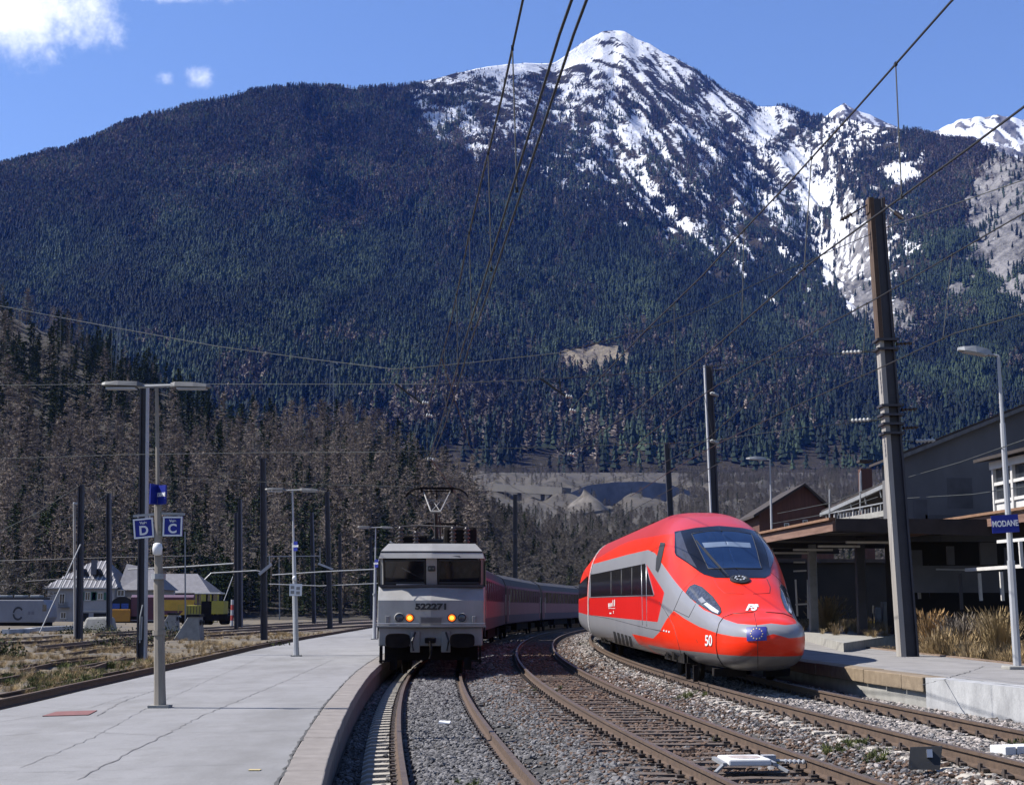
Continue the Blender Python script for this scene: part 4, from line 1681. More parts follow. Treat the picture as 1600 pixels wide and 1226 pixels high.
def livery_mat():
    m = bpy.data.materials.new('red_and_silver_livery')
    m.use_nodes = True
    N, L = m.node_tree.nodes, m.node_tree.links
    b = N['Principled BSDF']
    b.inputs['Roughness'].default_value = .32
    b.inputs['Coat Weight'].default_value = .14
    b.inputs['Specular IOR Level'].default_value = .22
    b.inputs['Coat Roughness'].default_value = .06

    def attr(k):
        a = N.new('ShaderNodeAttribute'); a.attribute_name = k
        r = N.new('ShaderNodeMapRange')
        r.inputs['From Min'].default_value = -.004; r.inputs['From Max'].default_value = .004
        L.new(a.outputs['Fac'], r.inputs['Value'])
        return r.outputs[0]
    tc = N.new('ShaderNodeTexCoord')
    nz = N.new('ShaderNodeTexNoise'); nz.inputs['Scale'].default_value = 1.3; nz.inputs['Detail'].default_value = 7
    L.new(tc.outputs['Object'], nz.inputs['Vector'])

    def mix(f, a, c):
        x = N.new('ShaderNodeMix'); x.data_type = 'RGBA'
        if isinstance(f, float): x.inputs[0].default_value = f
        else: L.new(f, x.inputs[0])
        for s, v in ((6, a), (7, c)):
            if isinstance(v, tuple): x.inputs[s].default_value = (*alb(v), 1)
            else: L.new(v, x.inputs[s])
        return x.outputs[2]
    red = mix(nz.outputs[0], (.80, .026, .004), (.90, .036, .006))
    red2 = mix(nz.outputs[0], (.66, .013, .008), (.74, .018, .012))
    grey = mix(nz.outputs[0], (.24, .24, .265), (.30, .30, .32))
    c = mix(attr('roof'), red, (.50, .040, .042))
    c = mix(attr('grey'), c, grey)
    c = mix(attr('red_block'), c, red2)
    c = mix(attr('red_low'), c, red)
    c = mix(attr('lip'), c, (.20, .19, .19))
    # road dirt creeping up from the skirt
    sp = N.new('ShaderNodeSeparateXYZ'); L.new(tc.outputs['Object'], sp.inputs[0])
    mr = N.new('ShaderNodeMapRange'); mr.inputs['From Min'].default_value = .9; mr.inputs['From Max'].default_value = .3
    mr.inputs['To Max'].default_value = .5
    L.new(sp.outputs[2], mr.inputs['Value'])
    mm = N.new('ShaderNodeMath'); mm.operation = 'MULTIPLY'
    L.new(mr.outputs[0], mm.inputs[0]); L.new(nz.outputs[0], mm.inputs[1])
    c = mix(mm.outputs[0], c, (.12, .10, .085))
    L.new(c, b.inputs['Base Color'])
    return m


M_LIV = livery_mat()
M_GLASSB = mat('black_glazing', (.008, .008, .010), .14, var=.2, spec=.25)
M_GLASSW = mat('windscreen_glass', (.006, .018, .06), .08, scale=2, col2=(.012, .03, .085), spec=.30)
M_GLASSS = mat('cab_side_glass', (.05, .05, .06), .10, var=.2, spec=.6)
M_REFL = mat('painted_screen_reflection', (.13, .18, .27), .6, var=.15)  # lighter reflected band painted across the windscreen
M_BLK = mat('black_rubber', (.012, .012, .013), .6, var=.3)
M_WHT = mat('white_print', (.82, .82, .82), .5, var=.03)
M_UNDER = mat('sooty_underframe', (.008, .007, .007), .95, scale=4, col2=(.025, .021, .019), spec=.1)
M_STEEL = mat('bright_steel', (.45, .45, .46), .35, metal=.8, var=.1)
M_LAMPG = mat('headlamp_glass', (.02, .022, .03), .08, scale=14, col2=(.09, .10, .13), spec=.5)
M_LAMPW = mat('lamp_reflector', (.8, .82, .85), .15, metal=.3, var=.1)
M_EU = mat('blue_flag', (.01, .018, .22), .5, var=.05)
M_YEL = mat('yellow_star', (.80, .62, .25), .5, var=.05)


def red_train():
    t = thing('red_train', 'red and silver high-speed train with a pointed black-windowed nose, on the right-hand track', 'train', _a, RT_RZ)
    me = ring_mesh('car_body', RT_G, M_LIV)
    V = RT_G.reshape(-1, 3)
    Q = flank_view(V)
    grey = qz(k4([(1330, 858), (1210, 866), (1060, 855), (960, 835), (850, 795), (760, 745), (690, 695), (645, 750), (600, 830), (562, 868), (510, 856), (430, 840), (470, 900), (545, 945), (560, 1050),
                  (400, 1050), (250, 980), (140, 900), (140, 700), (140, 412), (180, 405), (400, 345), (530, 315), (575, 335), (610, 390), (690, 500), (740, 560), (830, 650), (880, 690), (960, 722), (1000, 745), (1090, 775), (1210, 784), (1330, 770)]))
    # carry the grey band on to the rear end of the car and round to the middle of the nose
    g = poly_sdf(Q, grey) / 75
    loc_t, _ = rt_hit(*k4([(180, 405)])[0])
    ztop = loc_t.z
    lo0 = loc_t
    side = np.minimum(V[:, 1] - lo0.y + .3, np.minimum(ztop - V[:, 2], V[:, 2] - .2))
    g = np.maximum(g, side)
    red_block = qz(k4([(516, 398), (632, 580), (590, 765), (170, 722), (170, 615), (570, 603)]))
    rb = poly_sdf(Q, red_block) / 75
    lo, _ = rt_hit(*k4([(172, 722)])[0]); hi, _ = rt_hit(*k4([(172, 615)])[0])
    rb = np.maximum(rb, np.minimum(V[:, 1] - lo.y + .3, np.minimum(hi.z - V[:, 2], V[:, 2] - lo.z)))
    red_low = qz(k4([(1460, 800), (1210, 868), (1060, 855), (960, 835), (850, 795), (760, 745), (690, 695), (645, 750), (600, 830), (562, 868), (510, 856), (430, 840), (470, 900), (545, 945), (640, 1000), (720, 980), (960, 977), (1430, 972)]))
    rl = np.maximum(poly_sdf(Q, red_low) / 75, -1)
    lipz, _ = rt_hit(*k4([(1100, 976)])[0])
    lip = np.minimum(lipz.z - V[:, 2], 9.0 - V[:, 1])
    roof = V[:, 2] - 3.42 + .10 * np.sin(V[:, 1] * .3)
    roof = np.minimum(roof, V[:, 1] - 4.0)
    for k, a in (('grey', g), ('red_block', rb), ('red_low', rl), ('lip', lip), ('roof', roof)):
        at_ = me.attributes.new(k, 'FLOAT', 'POINT')
        at_.data.foreach_set('value', np.clip(a, -1, 1).astype(np.float32))
    link('car_body', me, t)
    # windscreen: black surround, side panes, glass, painted reflection band
    sur = k4([(697, 202), (830, 178), (965, 166), (1100, 166), (1200, 166), (1240, 300), (1240, 480), (1140, 492), (950, 490), (880, 470), (850, 452), (780, 400), (706, 352), (697, 330)])
    rt_patch('windscreen_surround', sur, M_GLASSB, t, .008, 2.5)
    rt_patch('side_pane', k4([(703, 215), (735, 200), (780, 330), (838, 430), (800, 408), (712, 345)]), M_GLASSS, t, .013, 2.5)
    gl_ = k4([(806, 222), (900, 205), (1000, 200), (1180, 198), (1220, 300), (1220, 424), (1010, 432), (908, 432), (870, 350)])
    rt_patch('windscreen', gl_, M_GLASSW, t, .016, 2.5)
    rt_patch('screen_reflection', k4([(868, 275), (1000, 268), (1200, 262), (1200, 290), (1000, 298), (885, 306)]), M_REFL, t, .020, 2.5)
    rt_line('windscreen_seal', k4([(1200, 430), (1010, 434), (908, 434), (868, 350), (804, 218), (900, 203), (1000, 198), (1180, 196)]), M_BLK, t, .012, .012)
    # wiper, top lamp
    wp = [rt_hit(*p) for p in k4([(1035, 492), (980, 430), (925, 368), (880, 312)])]
    w = MB().tube([l + n * .05 for l, n in wp], .012, 5)
    bl = [rt_hit(*p) for p in k4([(985, 440), (900, 345), (832, 262)])]
    w.tube([l + n * .03 for l, n in bl], .016, 5)
    w.build('wiper', M_BLK, t)
    loc, nor = rt_hit(*k4([(1104, 502)])[0])
    q = nor.to_track_quat('Z', 'Y').to_matrix()
    lm = MB().lathe([(.22, -.02), (.22, .03), (.15, .045), (.14, .03), (.05, .03)], n=24)
    lm.v = [tuple(loc + q @ Vector(v)) for v in lm.v]
    lo_ = lm.build('top_lamp', M_BLK, t)
    led = MB()
    for k in range(8):
        a = 2 * PI * k / 8
        led.lathe([(.022, .03), (.022, .04)], (0.10 * math.cos(a), .10 * math.sin(a), .012), n=8)
    led.v = [tuple(loc + q @ Vector(v)) for v in led.v]
    led.build('lamp_ring', M_LAMPW, lo_)
    # headlights
    hl = k4([(768, 582), (790, 545), (822, 530), (868, 548), (935, 608), (982, 676), (988, 705), (975, 722), (935, 708), (850, 655), (795, 612)])
    for o in rt_patch('headlight', hl, M_LAMPG, t, .010, 2.2): pass
    rt_line('headlight_seal', hl, M_BLK, t, .010, .006, closed=True)
    rt_patch('lamp_reflector', k4([(880, 655), (900, 645), (975, 700), (968, 716), (930, 698)]), M_LAMPW, t, .016, 2.0)
    rt_patch('lamp_reflector', k4([(845, 625), (870, 610), (895, 640), (868, 650)]), M_STEEL, t, .016, 2.0)
    # coupler hatch outline and seams
    hatch = smooth_poly(k4([(985, 745), (960, 800), (955, 880), (965, 980), (1000, 1035), (1080, 1066), (1190, 1072), (1190, 704), (1060, 714), (1005, 733)]), 0)
    rt_line('hatch_seam', k4([(1187, 704), (1060, 714), (1003, 735), (975, 775), (957, 850), (957, 920), (968, 985), (1000, 1036), (1080, 1066), (1200, 1072)]), M_BLK, t, .013, .002)
    rt_line('hatch_seam', k4([(1192, 704), (1207, 780), (1215, 900), (1217, 1072)]), M_BLK, t, .006, .002, mirror=False)
    for l in ([(855, 450), (790, 520), (740, 580), (710, 650), (690, 695)], [(940, 495), (970, 550), (1010, 585), (1130, 590)], [(830, 650), (785, 735), (695, 690)],
              [(640, 700), (690, 790), (720, 900), (740, 980)], [(560, 810), (640, 825)], [(170, 722), (300, 745), (470, 790), (610, 822)], [(600, 640), (640, 700), (670, 745)]):
        rt_line('body_seam', k4(l), M_BLK, t, .006, .001)
    # side: window band, door, mirror camera slot, vents, writing
    win = k4([(172, 470), (490, 405), (512, 400), (566, 596), (300, 603), (172, 608)])
    rt_patch('window_band', win, M_GLASSB, t, .006, 3)
    for x in (300, 365, 430):
        rt_line('window_bar', k4([(x, 470 - (x - 172) * .2 + 6), (x, 600)]), M_BLK, t, .012, .006)
    rt_line('window_seal', k4([(172, 612), (300, 608), (570, 600), (514, 396)]), M_STEEL, t, .010, .004)
    for a, b in (((489, 402), (497, 782)), ((519, 412), (524, 792))):
        rt_line('door_edge', k4([a, ((a[0] + b[0]) / 2, (a[1] + b[1]) / 2), b]), M_STEEL, t, .010, .003)
    rt_patch('camera_slot', k4([(610, 268), (640, 272), (607, 420), (592, 455), (580, 440), (584, 370)]), M_BLK, t, .012, 2.5)
    for i in range(5):
        x = 312 + i * 24
        d = i * 12
        rt_patch('vent_grille', k4([(x, 822 + d * .6), (x + 15, 826 + d * .6), (x + 34, 920 + d * .5), (x + 18, 915 + d * .5)]), M_BLK, t, .006, 2.5)
    for (a, b, c, d) in ((284, 648, 289, 672), (292, 648, 297, 672), (300, 645, 305, 668), (311, 628, 315, 668), (321, 625, 325, 666), (284, 678, 327, 681), (292, 706, 303, 714), (315, 695, 318, 712)):
        rt_patch('white_emblem', k4([(a, b), (c, b), (c, d), (a, d)]), M_WHT, t, .012, 2)
    for (a, b) in ((628, 812), (644, 816), (660, 820)):
        rt_patch('white_mark', k4([(a, b), (a + 7, b + 1), (a + 7, b + 12), (a, b + 11)]), M_WHT, t, .010, 2)
    rt_text('fleet_number', '50', (1102.5, 991.5, 1113.5, 1008.5), M_WHT, t, .014, bold=.02)
    # the same number on the other cheek
    o2 = rt_text('fleet_number', '50', (1102.5, 991.5, 1113.5, 1008.5), M_WHT, t, .014, bold=.02)
    cx = [v.co.copy() for v in o2.data.vertices]
    ym = sum(c.y for c in cx) / len(cx)
    for v in o2.data.vertices:                       # turned round so that it reads the right way there
        c = v.co
        yy = 2 * ym - c.y
        l, n, *_ = RT_BVH.find_nearest(Vector((-c.x - (yy - c.y) * -.9, yy, c.z)))
        v.co = l + (n if n.x > 0 else -n) * .014
    rt_text('railway_logo', 'FS', (1165, 944, 1185, 954.5), M_WHT, t, .014, bold=.05, shear=.35)
    rt_patch('logo_line', k4([(1150, 672), (1222, 668), (1221, 674), (1149, 679)]), M_WHT, t, .013, 2, mirror=False)
    fl = rt_patch('flag', k4([(1146, 800), (1270, 796), (1272, 880), (1150, 884)]), M_EU, t, .014, 3, mirror=False)[0]
    for k in range(12):
        a = 2 * PI * k / 12
        cx_, cy_ = 1209 + 36 * math.cos(a), 839 + 31 * math.sin(a)
        st = []
        for j in range(10):
            rr = 5.6 if j % 2 == 0 else 2.4
            st.append((cx_ + rr * math.sin(PI * j / 5), cy_ - rr * math.cos(PI * j / 5)))
        rt_patch('star', k4(st), M_YEL, fl, .018, 3, mirror=False)
    # rear end: gangway frames, second car
    G2 = body_grid(np.array([RT_LEN + .55, RT_LEN + 24.]), 40)
    RT2 = thing  # second car follows the curve
    c0 = Vector((float(C3(RT_S0 + RT_LEN + .5)), RT_S0 + RT_LEN + .5, Z3))
    c1 = Vector((float(C3(RT_S0 + RT_LEN + 24.5)), RT_S0 + RT_LEN + 24.5, Z3))
    sec = np.array([RT_LEN - .1, RT_LEN + 24.0])
    g2 = body_grid(np.linspace(9, 25.5, 60), 60)
    g2[..., 1] = (g2[..., 1] - 9) / 16.5 * 23.8
    M2 = RT_I @ (Matrix.Translation(c0) @ Matrix.Rotation(-math.atan2(c1.x - c0.x, c1.y - c0.y), 4, 'Z'))
    F = np.array([list(M2 @ Vector(v)) for v in g2.reshape(-1, 3)])
    me2 = ring_mesh('car_body', F.reshape(g2.shape), M_LIV)
    Vz = g2.reshape(-1, 3)
    for k, a in (('grey', np.minimum(ztop - Vz[:, 2], Vz[:, 2] - .2)), ('red_block', np.minimum(hi.z - Vz[:, 2], Vz[:, 2] - lo.z)), ('red_low', Vz[:, 2] * 0 - 1), ('lip', Vz[:, 2] * 0 - 1), ('roof', Vz[:, 2] - 3.6)):
        at_ = me2.attributes.new(k, 'FLOAT', 'POINT')
        at_.data.foreach_set('value', np.clip(a, -1, 1).astype(np.float32))
    link('car_body', me2, t)
    wb = MB()
    for sx in (-1, 1):
        for q in range(8):
            y0, y1 = 1.5 + q * 2.75, 1.5 + q * 2.75 + 2.5
            pts = [M2 @ Vector((sx * 1.468, y0, 2.0)), M2 @ Vector((sx * 1.468, y1, 2.0)), M2 @ Vector((sx * 1.452, y1, 2.75)), M2 @ Vector((sx * 1.452, y0, 2.75))]
            wb.prism(pts, (sx * -.03, 0, 0))
    wb.build('window_band', M_GLASSB, t)
    gw = body_grid(np.array([RT_LEN, RT_LEN + .5]), 50)
    gw[..., 0] *= .93
    gw[..., 2] = .35 + (gw[..., 2] - .35) * .96
    link('gangway', ring_mesh('gangway', gw, M_BLK), t)
    for ds in (-.02, .28):
        fr = MB()
        rg = body_grid(np.array([RT_LEN + ds, RT_LEN + ds + .10]), 50)
        rg[..., 0] *= 1.012
        link('gangway_frame', ring_mesh('gangway_frame', rg, M_WHT, cap=False), t)
    # under the skirt: bogies with wheels, plough
    for yb in (5.6, 22.3):
        bg = MB()
        bg.box((0, yb, .55), (2.2, 3.4, .35)); bg.box((-1.1, yb, .5), (.12, 3.2, .3)); bg.box((1.1, yb, .5), (.12, 3.2, .3))
        for e in (-1, 1):
            for s in (-1, 1):
                bg.tube([(s * 1.15, yb + e * .5, .4), (s * 1.15, yb + e * .5, .95)], .13, 8)
        b = bg.build('bogie', M_UNDER, t)
        for e in (-1.35, 1.35):
            wm = MB()
            wm.lathe([(.46, -.85), (.49, -.82), (.46, -.72), (.2, -.70), (.09, -.66), (.09, .66), (.2, .70), (.46, .72), (.49, .82), (.46, .85)], (0, yb + e, .46), 'x', 24)
            wm.build('wheel_set', M_STEEL if False else M_UNDER, b)
    pl = MB()
    pl.hexa([(-.8, 2.3, .16), (-.2, 1.9, .16), (-.2, 2.1, .16), (-.8, 2.5, .16)], [(-.8, 2.2, .32), (-.2, 1.8, .32), (-.2, 2.1, .32), (-.8, 2.5, .32)])
    pl.build('rail_guard', M_UNDER, t)
    pl = MB()
    pl.hexa([(.2, 1.9, .16), (.8, 2.3, .16), (.8, 2.5, .16), (.2, 2.1, .16)], [(.2, 1.8, .32), (.8, 2.2, .32), (.8, 2.5, .32), (.2, 2.1, .32)])
    pl.build('rail_guard', M_UNDER, t)
    for yy in (2.2, 3.2):
        MB().box((-1.2, yy, .22), (.09, .11, .34)).build('sand_pipe', M_UNDER, t)
    rf = MB()
    for q in range(2):
        rf.box((0, 15 + q * 4.0, 3.97), (1.2, 2.6, .08))
    rf.tube([(-.5, 14, 4.02), (-.5, 24, 4.02)], .04, 6)
    rf.build('roof_equipment', M_UNDER, t)
    return t


red_train()
# ================================================================ the grey electric locomotive and its coaches
M_LGREY = mat('dusty_light_grey_paint', (.25, .245, .236), .5, scale=1.6, col2=(.345, .34, .33), coat=.1, streak=(1, 1, .6))
M_LGREYD = mat('dirty_grey_paint', (.20, .195, .19), .6, scale=2.4, col2=(.32, .31, .30), streak=(1, 1, .5))
M_LDARK = mat('dark_roof_paint', (.03, .027, .03), .7, scale=2, col2=(.06, .055, .058))
M_ORANGE = mat('lit_tail_lamp', (.9, .25, .04), .4, emit=(1.0, .14, .01), estr=.75)
M_ORANGE2 = mat('tail_lamp_core', (1, .6, .1), .4, emit=(1.0, .42, .04), estr=1.3)
M_BLACKTXT = mat('black_print', (.01, .01, .01), .6, var=.1)
M_CABGL = mat('cab_glass', (.015, .014, .016), .08, var=.3, spec=.7)
M_CBODY = mat('coach_grey_with_red_reflection', (.22, .085, .12), .6, scale=1.2, var=.12, spec=.2)  # red train's reflection is painted into the coach colours
M_CDARK = mat('coach_window_band', (.05, .013, .022), .6, scale=1.2, var=.2, spec=.2)
M_CBLUE = mat('coach_violet_skirt', (.04, .025, .08), .6, scale=1.2, var=.2, spec=.2)
M_INSUL = mat('brown_insulator', (.035, .02, .015), .4, var=.3, coat=.2)
M_WINS = mat('white_insulator', (.42, .42, .40), .35, var=.1)


def on_curve(cf, y0, L, z, dx=0):
    a = Vector((float(cf(y0)) + dx, y0, z)); b = Vector((float(cf(y0 + L)) + dx, y0 + L, z))
    return a, -math.atan2(b.x - a.x, b.y - a.y)


def insulator(mb, p, h, r=.09, n=4):
    prof = []
    for i in range(n):
        z0 = h * i / n
        prof += [(r * .5, z0), (r, z0 + h / n * .35), (r * .5, z0 + h / n * .8)]
    prof.append((r * .5, h))
    mb.lathe(prof, p, 'z', 10)


def pantograph(t, y, zb, up, back):
    """single-arm collector: base, lower arm leaning one way, upper frame, head with horns"""
    p = MB()
    p.box((0, y, zb + .35), (1.0, 1.2, .10))
    base = p.build('pantograph_base', M_LDARK, t)
    ins = None
    for sx in (-.42, .42):
        for sy in (-.5, .5):
            ib = MB(); insulator(ib, (sx, y + sy, zb), .32)
            ib.build('insulator', M_INSUL, base)
    k = Vector((0, y - back * .95, zb + .4 + up * .50))
    a = MB()
    a.tube([(0, y + back * .2, zb + .4), k], .07, 8, .05)
    a.tube([(.12, y + back * .35, zb + .4), k + Vector((.1, .15 * back, -.1))], .025, 6)
    a.build('lower_arm', M_LDARK, t)
    top = Vector((0, y + back * .25, zb + .4 + up))
    u = MB()
    u.tube([k + Vector((-.14, 0, 0)), top + Vector((-.42, 0, -.1))], .022, 6)
    u.tube([k + Vector((.14, 0, 0)), top + Vector((.42, 0, -.1))], .022, 6)
    u.tube([k + Vector((-.14, 0, 0)), top + Vector((.1, 0, -.45))], .014, 5)
    u.tube([k + Vector((.14, 0, 0)), top + Vector((-.1, 0, -.45))], .014, 5)
    u.tube([k + Vector((-.16, 0, 0)), k + Vector((.16, 0, 0))], .045, 6)
    arc = [top + Vector((.40 * math.cos(q), 0, -.72 + .34 * math.sin(q))) for q in np.linspace(.15, PI - .15, 9)]
    u.tube(arc, .014, 5)
    u.tube([top + Vector((-.3, 0, -.38)), top + Vector((.3, 0, -.38))], .012, 5)
    u.build('upper_frame', mat('pantograph_frame', (.35, .33, .30), .5, metal=.4, var=.2) if 'pantograph_frame' not in bpy.data.materials else bpy.data.materials['pantograph_frame'], t)
    h = MB()
    for dy in (-.18, .18):
        h.box((0, top.y + dy, top.z), (1.05, .05, .05))
    h.box((0, top.y, top.z - .1), (1.0, .06, .04))
    h.tube([(0, top.y, top.z), (0, top.y, top.z - .4)], .02, 5)
    for s in (-1, 1):
        for dy in (-.18, .18):
            h.tube([(s * .52, top.y + dy, top.z), (s * .72, top.y + dy, top.z - .04), (s * .88, top.y + dy, top.z - .14), (s * .97, top.y + dy, top.z - .28)], .018, 5)
        h.box((s * .47, top.y, top.z - .08), (.06, .4, .12))
    h.build('collector_head', M_UNDER, t)


def locomotive():
    base, rz = on_curve(C1, 42.6, 17.2, 0)
    t = thing('electric_locomotive', 'light grey electric locomotive with two lit orange lamps and a raised pantograph', 'locomotive', base, rz)
    t.scale = (1.07, 1, 1)
    t.location.x -= .14
    # cab shell as a run of cross-lines (half-width, y, z); the front has a slight vee with its ridge in the middle
    vee = .10

    def row(w, y, z):
        return [(-w, y + vee * w, z), (0, y, z), (w, y + vee * w, z)]
    LN = 17.2
    rows_low = [row(1.45, .30, 1.44), row(1.46, .34, 2.18), row(1.44, .78, 2.56)]
    mb = MB()
    v = rows_low[0] + rows_low[1] + rows_low[2]
    mb.add(v, [(0, 1, 4, 3), (1, 2, 5, 4), (3, 4, 7, 6), (4, 5, 8, 7)])
    # chamfered corners to the flanks
    mb.add([rows_low[0][0], rows_low[1][0], rows_low[2][0], (-1.5, .9, 1.44), (-1.5, .95, 2.2), (-1.5, 1.2, 2.6)], [(0, 1, 4, 3), (1, 2, 5, 4)])
    mb.add([rows_low[0][2], rows_low[1][2], rows_low[2][2], (1.5, .9, 1.44), (1.5, .95, 2.2), (1.5, 1.2, 2.6)], [(0, 3, 4, 1), (1, 4, 5, 2)])
    mb.build('nose_panel', M_LGREY, t)
    # sides, with roof slope
    for s in (-1, 1):
        sd_ = MB()
        y1 = LN - .4
        sd_.add([(s * 1.5, .9, 1.05), (s * 1.5, y1, 1.05), (s * 1.5, y1, 3.32), (s * 1.5, .86, 3.32), (s * 1.5, 1.2, 2.6), (s * 1.5, .95, 2.2)], [(0, 1, 2, 3, 4, 5)])
        sd_.add([(s * 1.5, .86, 3.32), (s * 1.5, y1, 3.32), (s * 1.30, y1, 3.72), (s * 1.26, .95, 3.74)], [(0, 1, 2, 3)])
        sd_.build('side_panel', M_LGREY, t)
        for k in range(7):
            g = MB().box((s * 1.503, 4.2 + k * 1.5, 2.6), (.02, 1.25, 1.0))
            g.build('side_grille', M_LGREYD, t)
        dr = MB().box((s * 1.504, 2.1, 2.1), (.02, .62, 2.0)); dr.build('cab_door', M_LGREYD, t)
        win = MB().box((s * 1.508, 1.45, 2.95), (.02, .55, .6)); win.build('cab_side_window', M_CABGL, t)
    # windscreens lean outward to the brow above them
    ws = MB()
    for s in (-1, 1):
        xa, xb = (-1.33, -.19) if s < 0 else (.19, 1.36)
        q = []
        for x, z in ((xa, 2.70), (xb, 2.70), (xb, 3.36), (xa, 3.36)):
            y = (.98 - (z - 2.56) * .45) + vee * abs(x) * .8
            q.append((x, y + .03, z))
        g = MB().prism(q, (0, .03, 0)); g.build('windscreen', M_CABGL, t)
        fr = MB()
        for i in range(4):
            a, b = Vector(q[i]), Vector(q[(i + 1) % 4])
            fr.bar(a + Vector((0, -.01, 0)), b + Vector((0, -.01, 0)), .05, .05)
        fr.build('windscreen_frame', M_BLK, t)
        wp = MB().tube([(xa + (.75 if s < 0 else .45), q[3][1] - .05, 3.42), (xa + (.25 if s < 0 else .12), q[0][1] - .06, 2.95)], .014, 4)
        wp.build('wiper', M_BLK, t)
        wb = MB().box((xa + (.75 if s < 0 else .45), q[3][1] - .05, 3.44), (.3, .05, .10)); wb.build('wiper_motor', M_BLK, t)
    fr = MB()

    def ff(x, z):
        return (.98 - (z - 2.56) * .45) + vee * abs(x) * .8
    # post between the screens, outer posts, sill
    fr.hexa([(-.15, ff(.15, 2.56), 2.56), (.15, ff(.15, 2.56), 2.56), (.15, 1.4, 2.56), (-.15, 1.4, 2.56)], [(-.15, ff(.15, 3.42), 3.42), (.15, ff(.15, 3.42), 3.42), (.15, 1.4, 3.42), (-.15, 1.4, 3.42)])
    fr.build('centre_post', M_LGREY, t)
    MB().box((0, ff(.15, 3.1) - .03, 3.12), (.20, .05, .16)).build('post_lamp', M_BLK, t, bevel=.02)
    for sx in (-.05, .05):
        MB().lathe([(.03, -.02), (.03, .01)], (sx, ff(.15, 3.1) - .055, 3.12), 'y', 10).build('small_lens', M_LAMPG, t)
    for s in (-1, 1):
        p = MB()
        a = 1.36
        b4 = [(s * a, ff(a, 2.56), 2.56), (s * 1.5, ff(a, 2.56) + .25, 2.56), (s * 1.5, 1.6, 2.56), (s * a, 1.4, 2.56)]
        t4 = [(s * a, ff(a, 3.42), 3.42), (s * 1.5, ff(a, 3.42) + .25, 3.42), (s * 1.5, 1.6, 3.42), (s * a, 1.4, 3.42)]
        p.hexa(b4, t4)
        p.build('corner_post', M_LGREY, t)
    MB().box((0, 1.9, 2.95), (2.6, .05, .9)).build('cab_rear_wall', M_BLK, t)
    MB().prism([(-1.44, 1.2, 2.57), (1.44, 1.2, 2.57), (1.44, .80, 2.57), (0, .76, 2.57), (-1.44, .80, 2.57)], (0, 0, .08)).build('sill', M_LDARK, t)
    cons = MB().box((-.75, 1.5, 2.85), (.5, .1, .3)); cons.build('driver_desk', M_LGREYD, t)
    # brow band and the chamfered roof cap
    bw = MB()
    bw.add([(-1.46, .62, 3.42), (0, .52, 3.42), (1.46, .62, 3.42), (-1.42, .70, 3.60), (0, .60, 3.60), (1.42, .70, 3.60)], [(0, 1, 4, 3), (1, 2, 5, 4)])
    bw.add([(-1.46, .62, 3.42), (-1.42, .70, 3.60), (-1.5, .95, 3.40), (-1.44, 1.0, 3.58)], [(0, 1, 3, 2)])
    bw.add([(1.46, .62, 3.42), (1.42, .70, 3.60), (1.5, .95, 3.40), (1.44, 1.0, 3.58)], [(0, 2, 3, 1)])
    bw.add([(-1.46, .62, 3.42), (0, .52, 3.42), (1.46, .62, 3.42), (1.46, 1.3, 3.42), (-1.46, 1.3, 3.42)], [(0, 1, 2, 3, 4)])
    bw.build('brow', M_LGREY, t)
    cp = MB()
    cp.add([(-1.42, .70, 3.63), (0, .60, 3.63), (1.42, .70, 3.63), (-1.22, .98, 3.87), (0, .90, 3.87), (1.22, .98, 3.87), (-1.22, 3.6, 3.87), (1.22, 3.6, 3.87), (-1.44, 3.6, 3.6), (1.44, 3.6, 3.6)],
           [(0, 1, 4, 3), (1, 2, 5, 4), (3, 4, 5, 7, 6), (0, 3, 6, 8), (2, 9, 7, 5)])
    cp.build('roof_cap', M_LGREY, t)
    MB().prism([(-1.43, .69, 3.595), (0, .59, 3.595), (1.43, .69, 3.595), (1.43, 1.2, 3.595), (-1.43, 1.2, 3.595)], (0, 0, .04)).build('gutter', M_BLK, t)
    MB().box((0, 10.2, 3.68), (2.5, 13.2, .14)).build('roof', M_LDARK, t)
    MB().box((0, 9.2, 2.3), (2.85, 15.6, 2.2)).build('inner_body', M_LDARK, t)
    # ledge, buffer beam, buffers, coupling, steps
    lg = MB()
    lg.prism([(-1.52, .30, 1.40), (0, .12, 1.40), (1.52, .30, 1.40), (1.52, .75, 1.40), (-1.52, .75, 1.40)], (0, 0, .045))
    lg.build('walkway_ledge', M_LGREY, t)
    MB().tube([(-1.5, .2, 1.50), (-.3, .08, 1.50)], .015, 5).build('handrail', M_STEEL, t)
    MB().tube([(.3, .08, 1.50), (1.5, .2, 1.50)], .015, 5).build('handrail', M_STEEL, t)
    bb = MB().box((0, .52, 1.12), (2.86, .30, .54)); bb.build('buffer_beam', M_LGREYD, t, bevel=.03)
    for s in (-1, 1):
        b = MB()
        b.lathe([(.20, .40), (.17, .36), (.13, .1), (.13, -.05), (.10, -.1)], (s * .875, .02, 1.02), 'y', 18)
        bo = b.build('buffer', M_UNDER, t, smooth=True)
        hd = MB()
        hw, hh = .34, .21
        pts = [(s * .875 + hw * math.copysign(abs(math.cos(a)) ** .5, math.cos(a)), -.18, 1.02 + hh * math.copysign(abs(math.sin(a)) ** .6, math.sin(a))) for a in np.linspace(0, 2 * PI, 25)[:-1]]
        hd.prism(pts, (0, .06, 0))
        hd.build('buffer_head', M_UNDER, bo, bevel=.015)
        pl = MB().box((s * .42, .33, .98), (.26, .06, .62)); pl.build('guard_plate', M_LGREYD, t, bevel=.02)
        MB().tube([(s * .42, .28, 1.25), (s * .5, .15, 1.0), (s * .46, .2, .72)], .03, 6).build('brake_hose', M_BLK, t)
        sp = MB().box((s * 1.36, .45, .60), (.06, .5, .5)); sp.box((s * 1.25, .4, .42), (.3, .4, .04)); sp.build('step', M_UNDER, t)
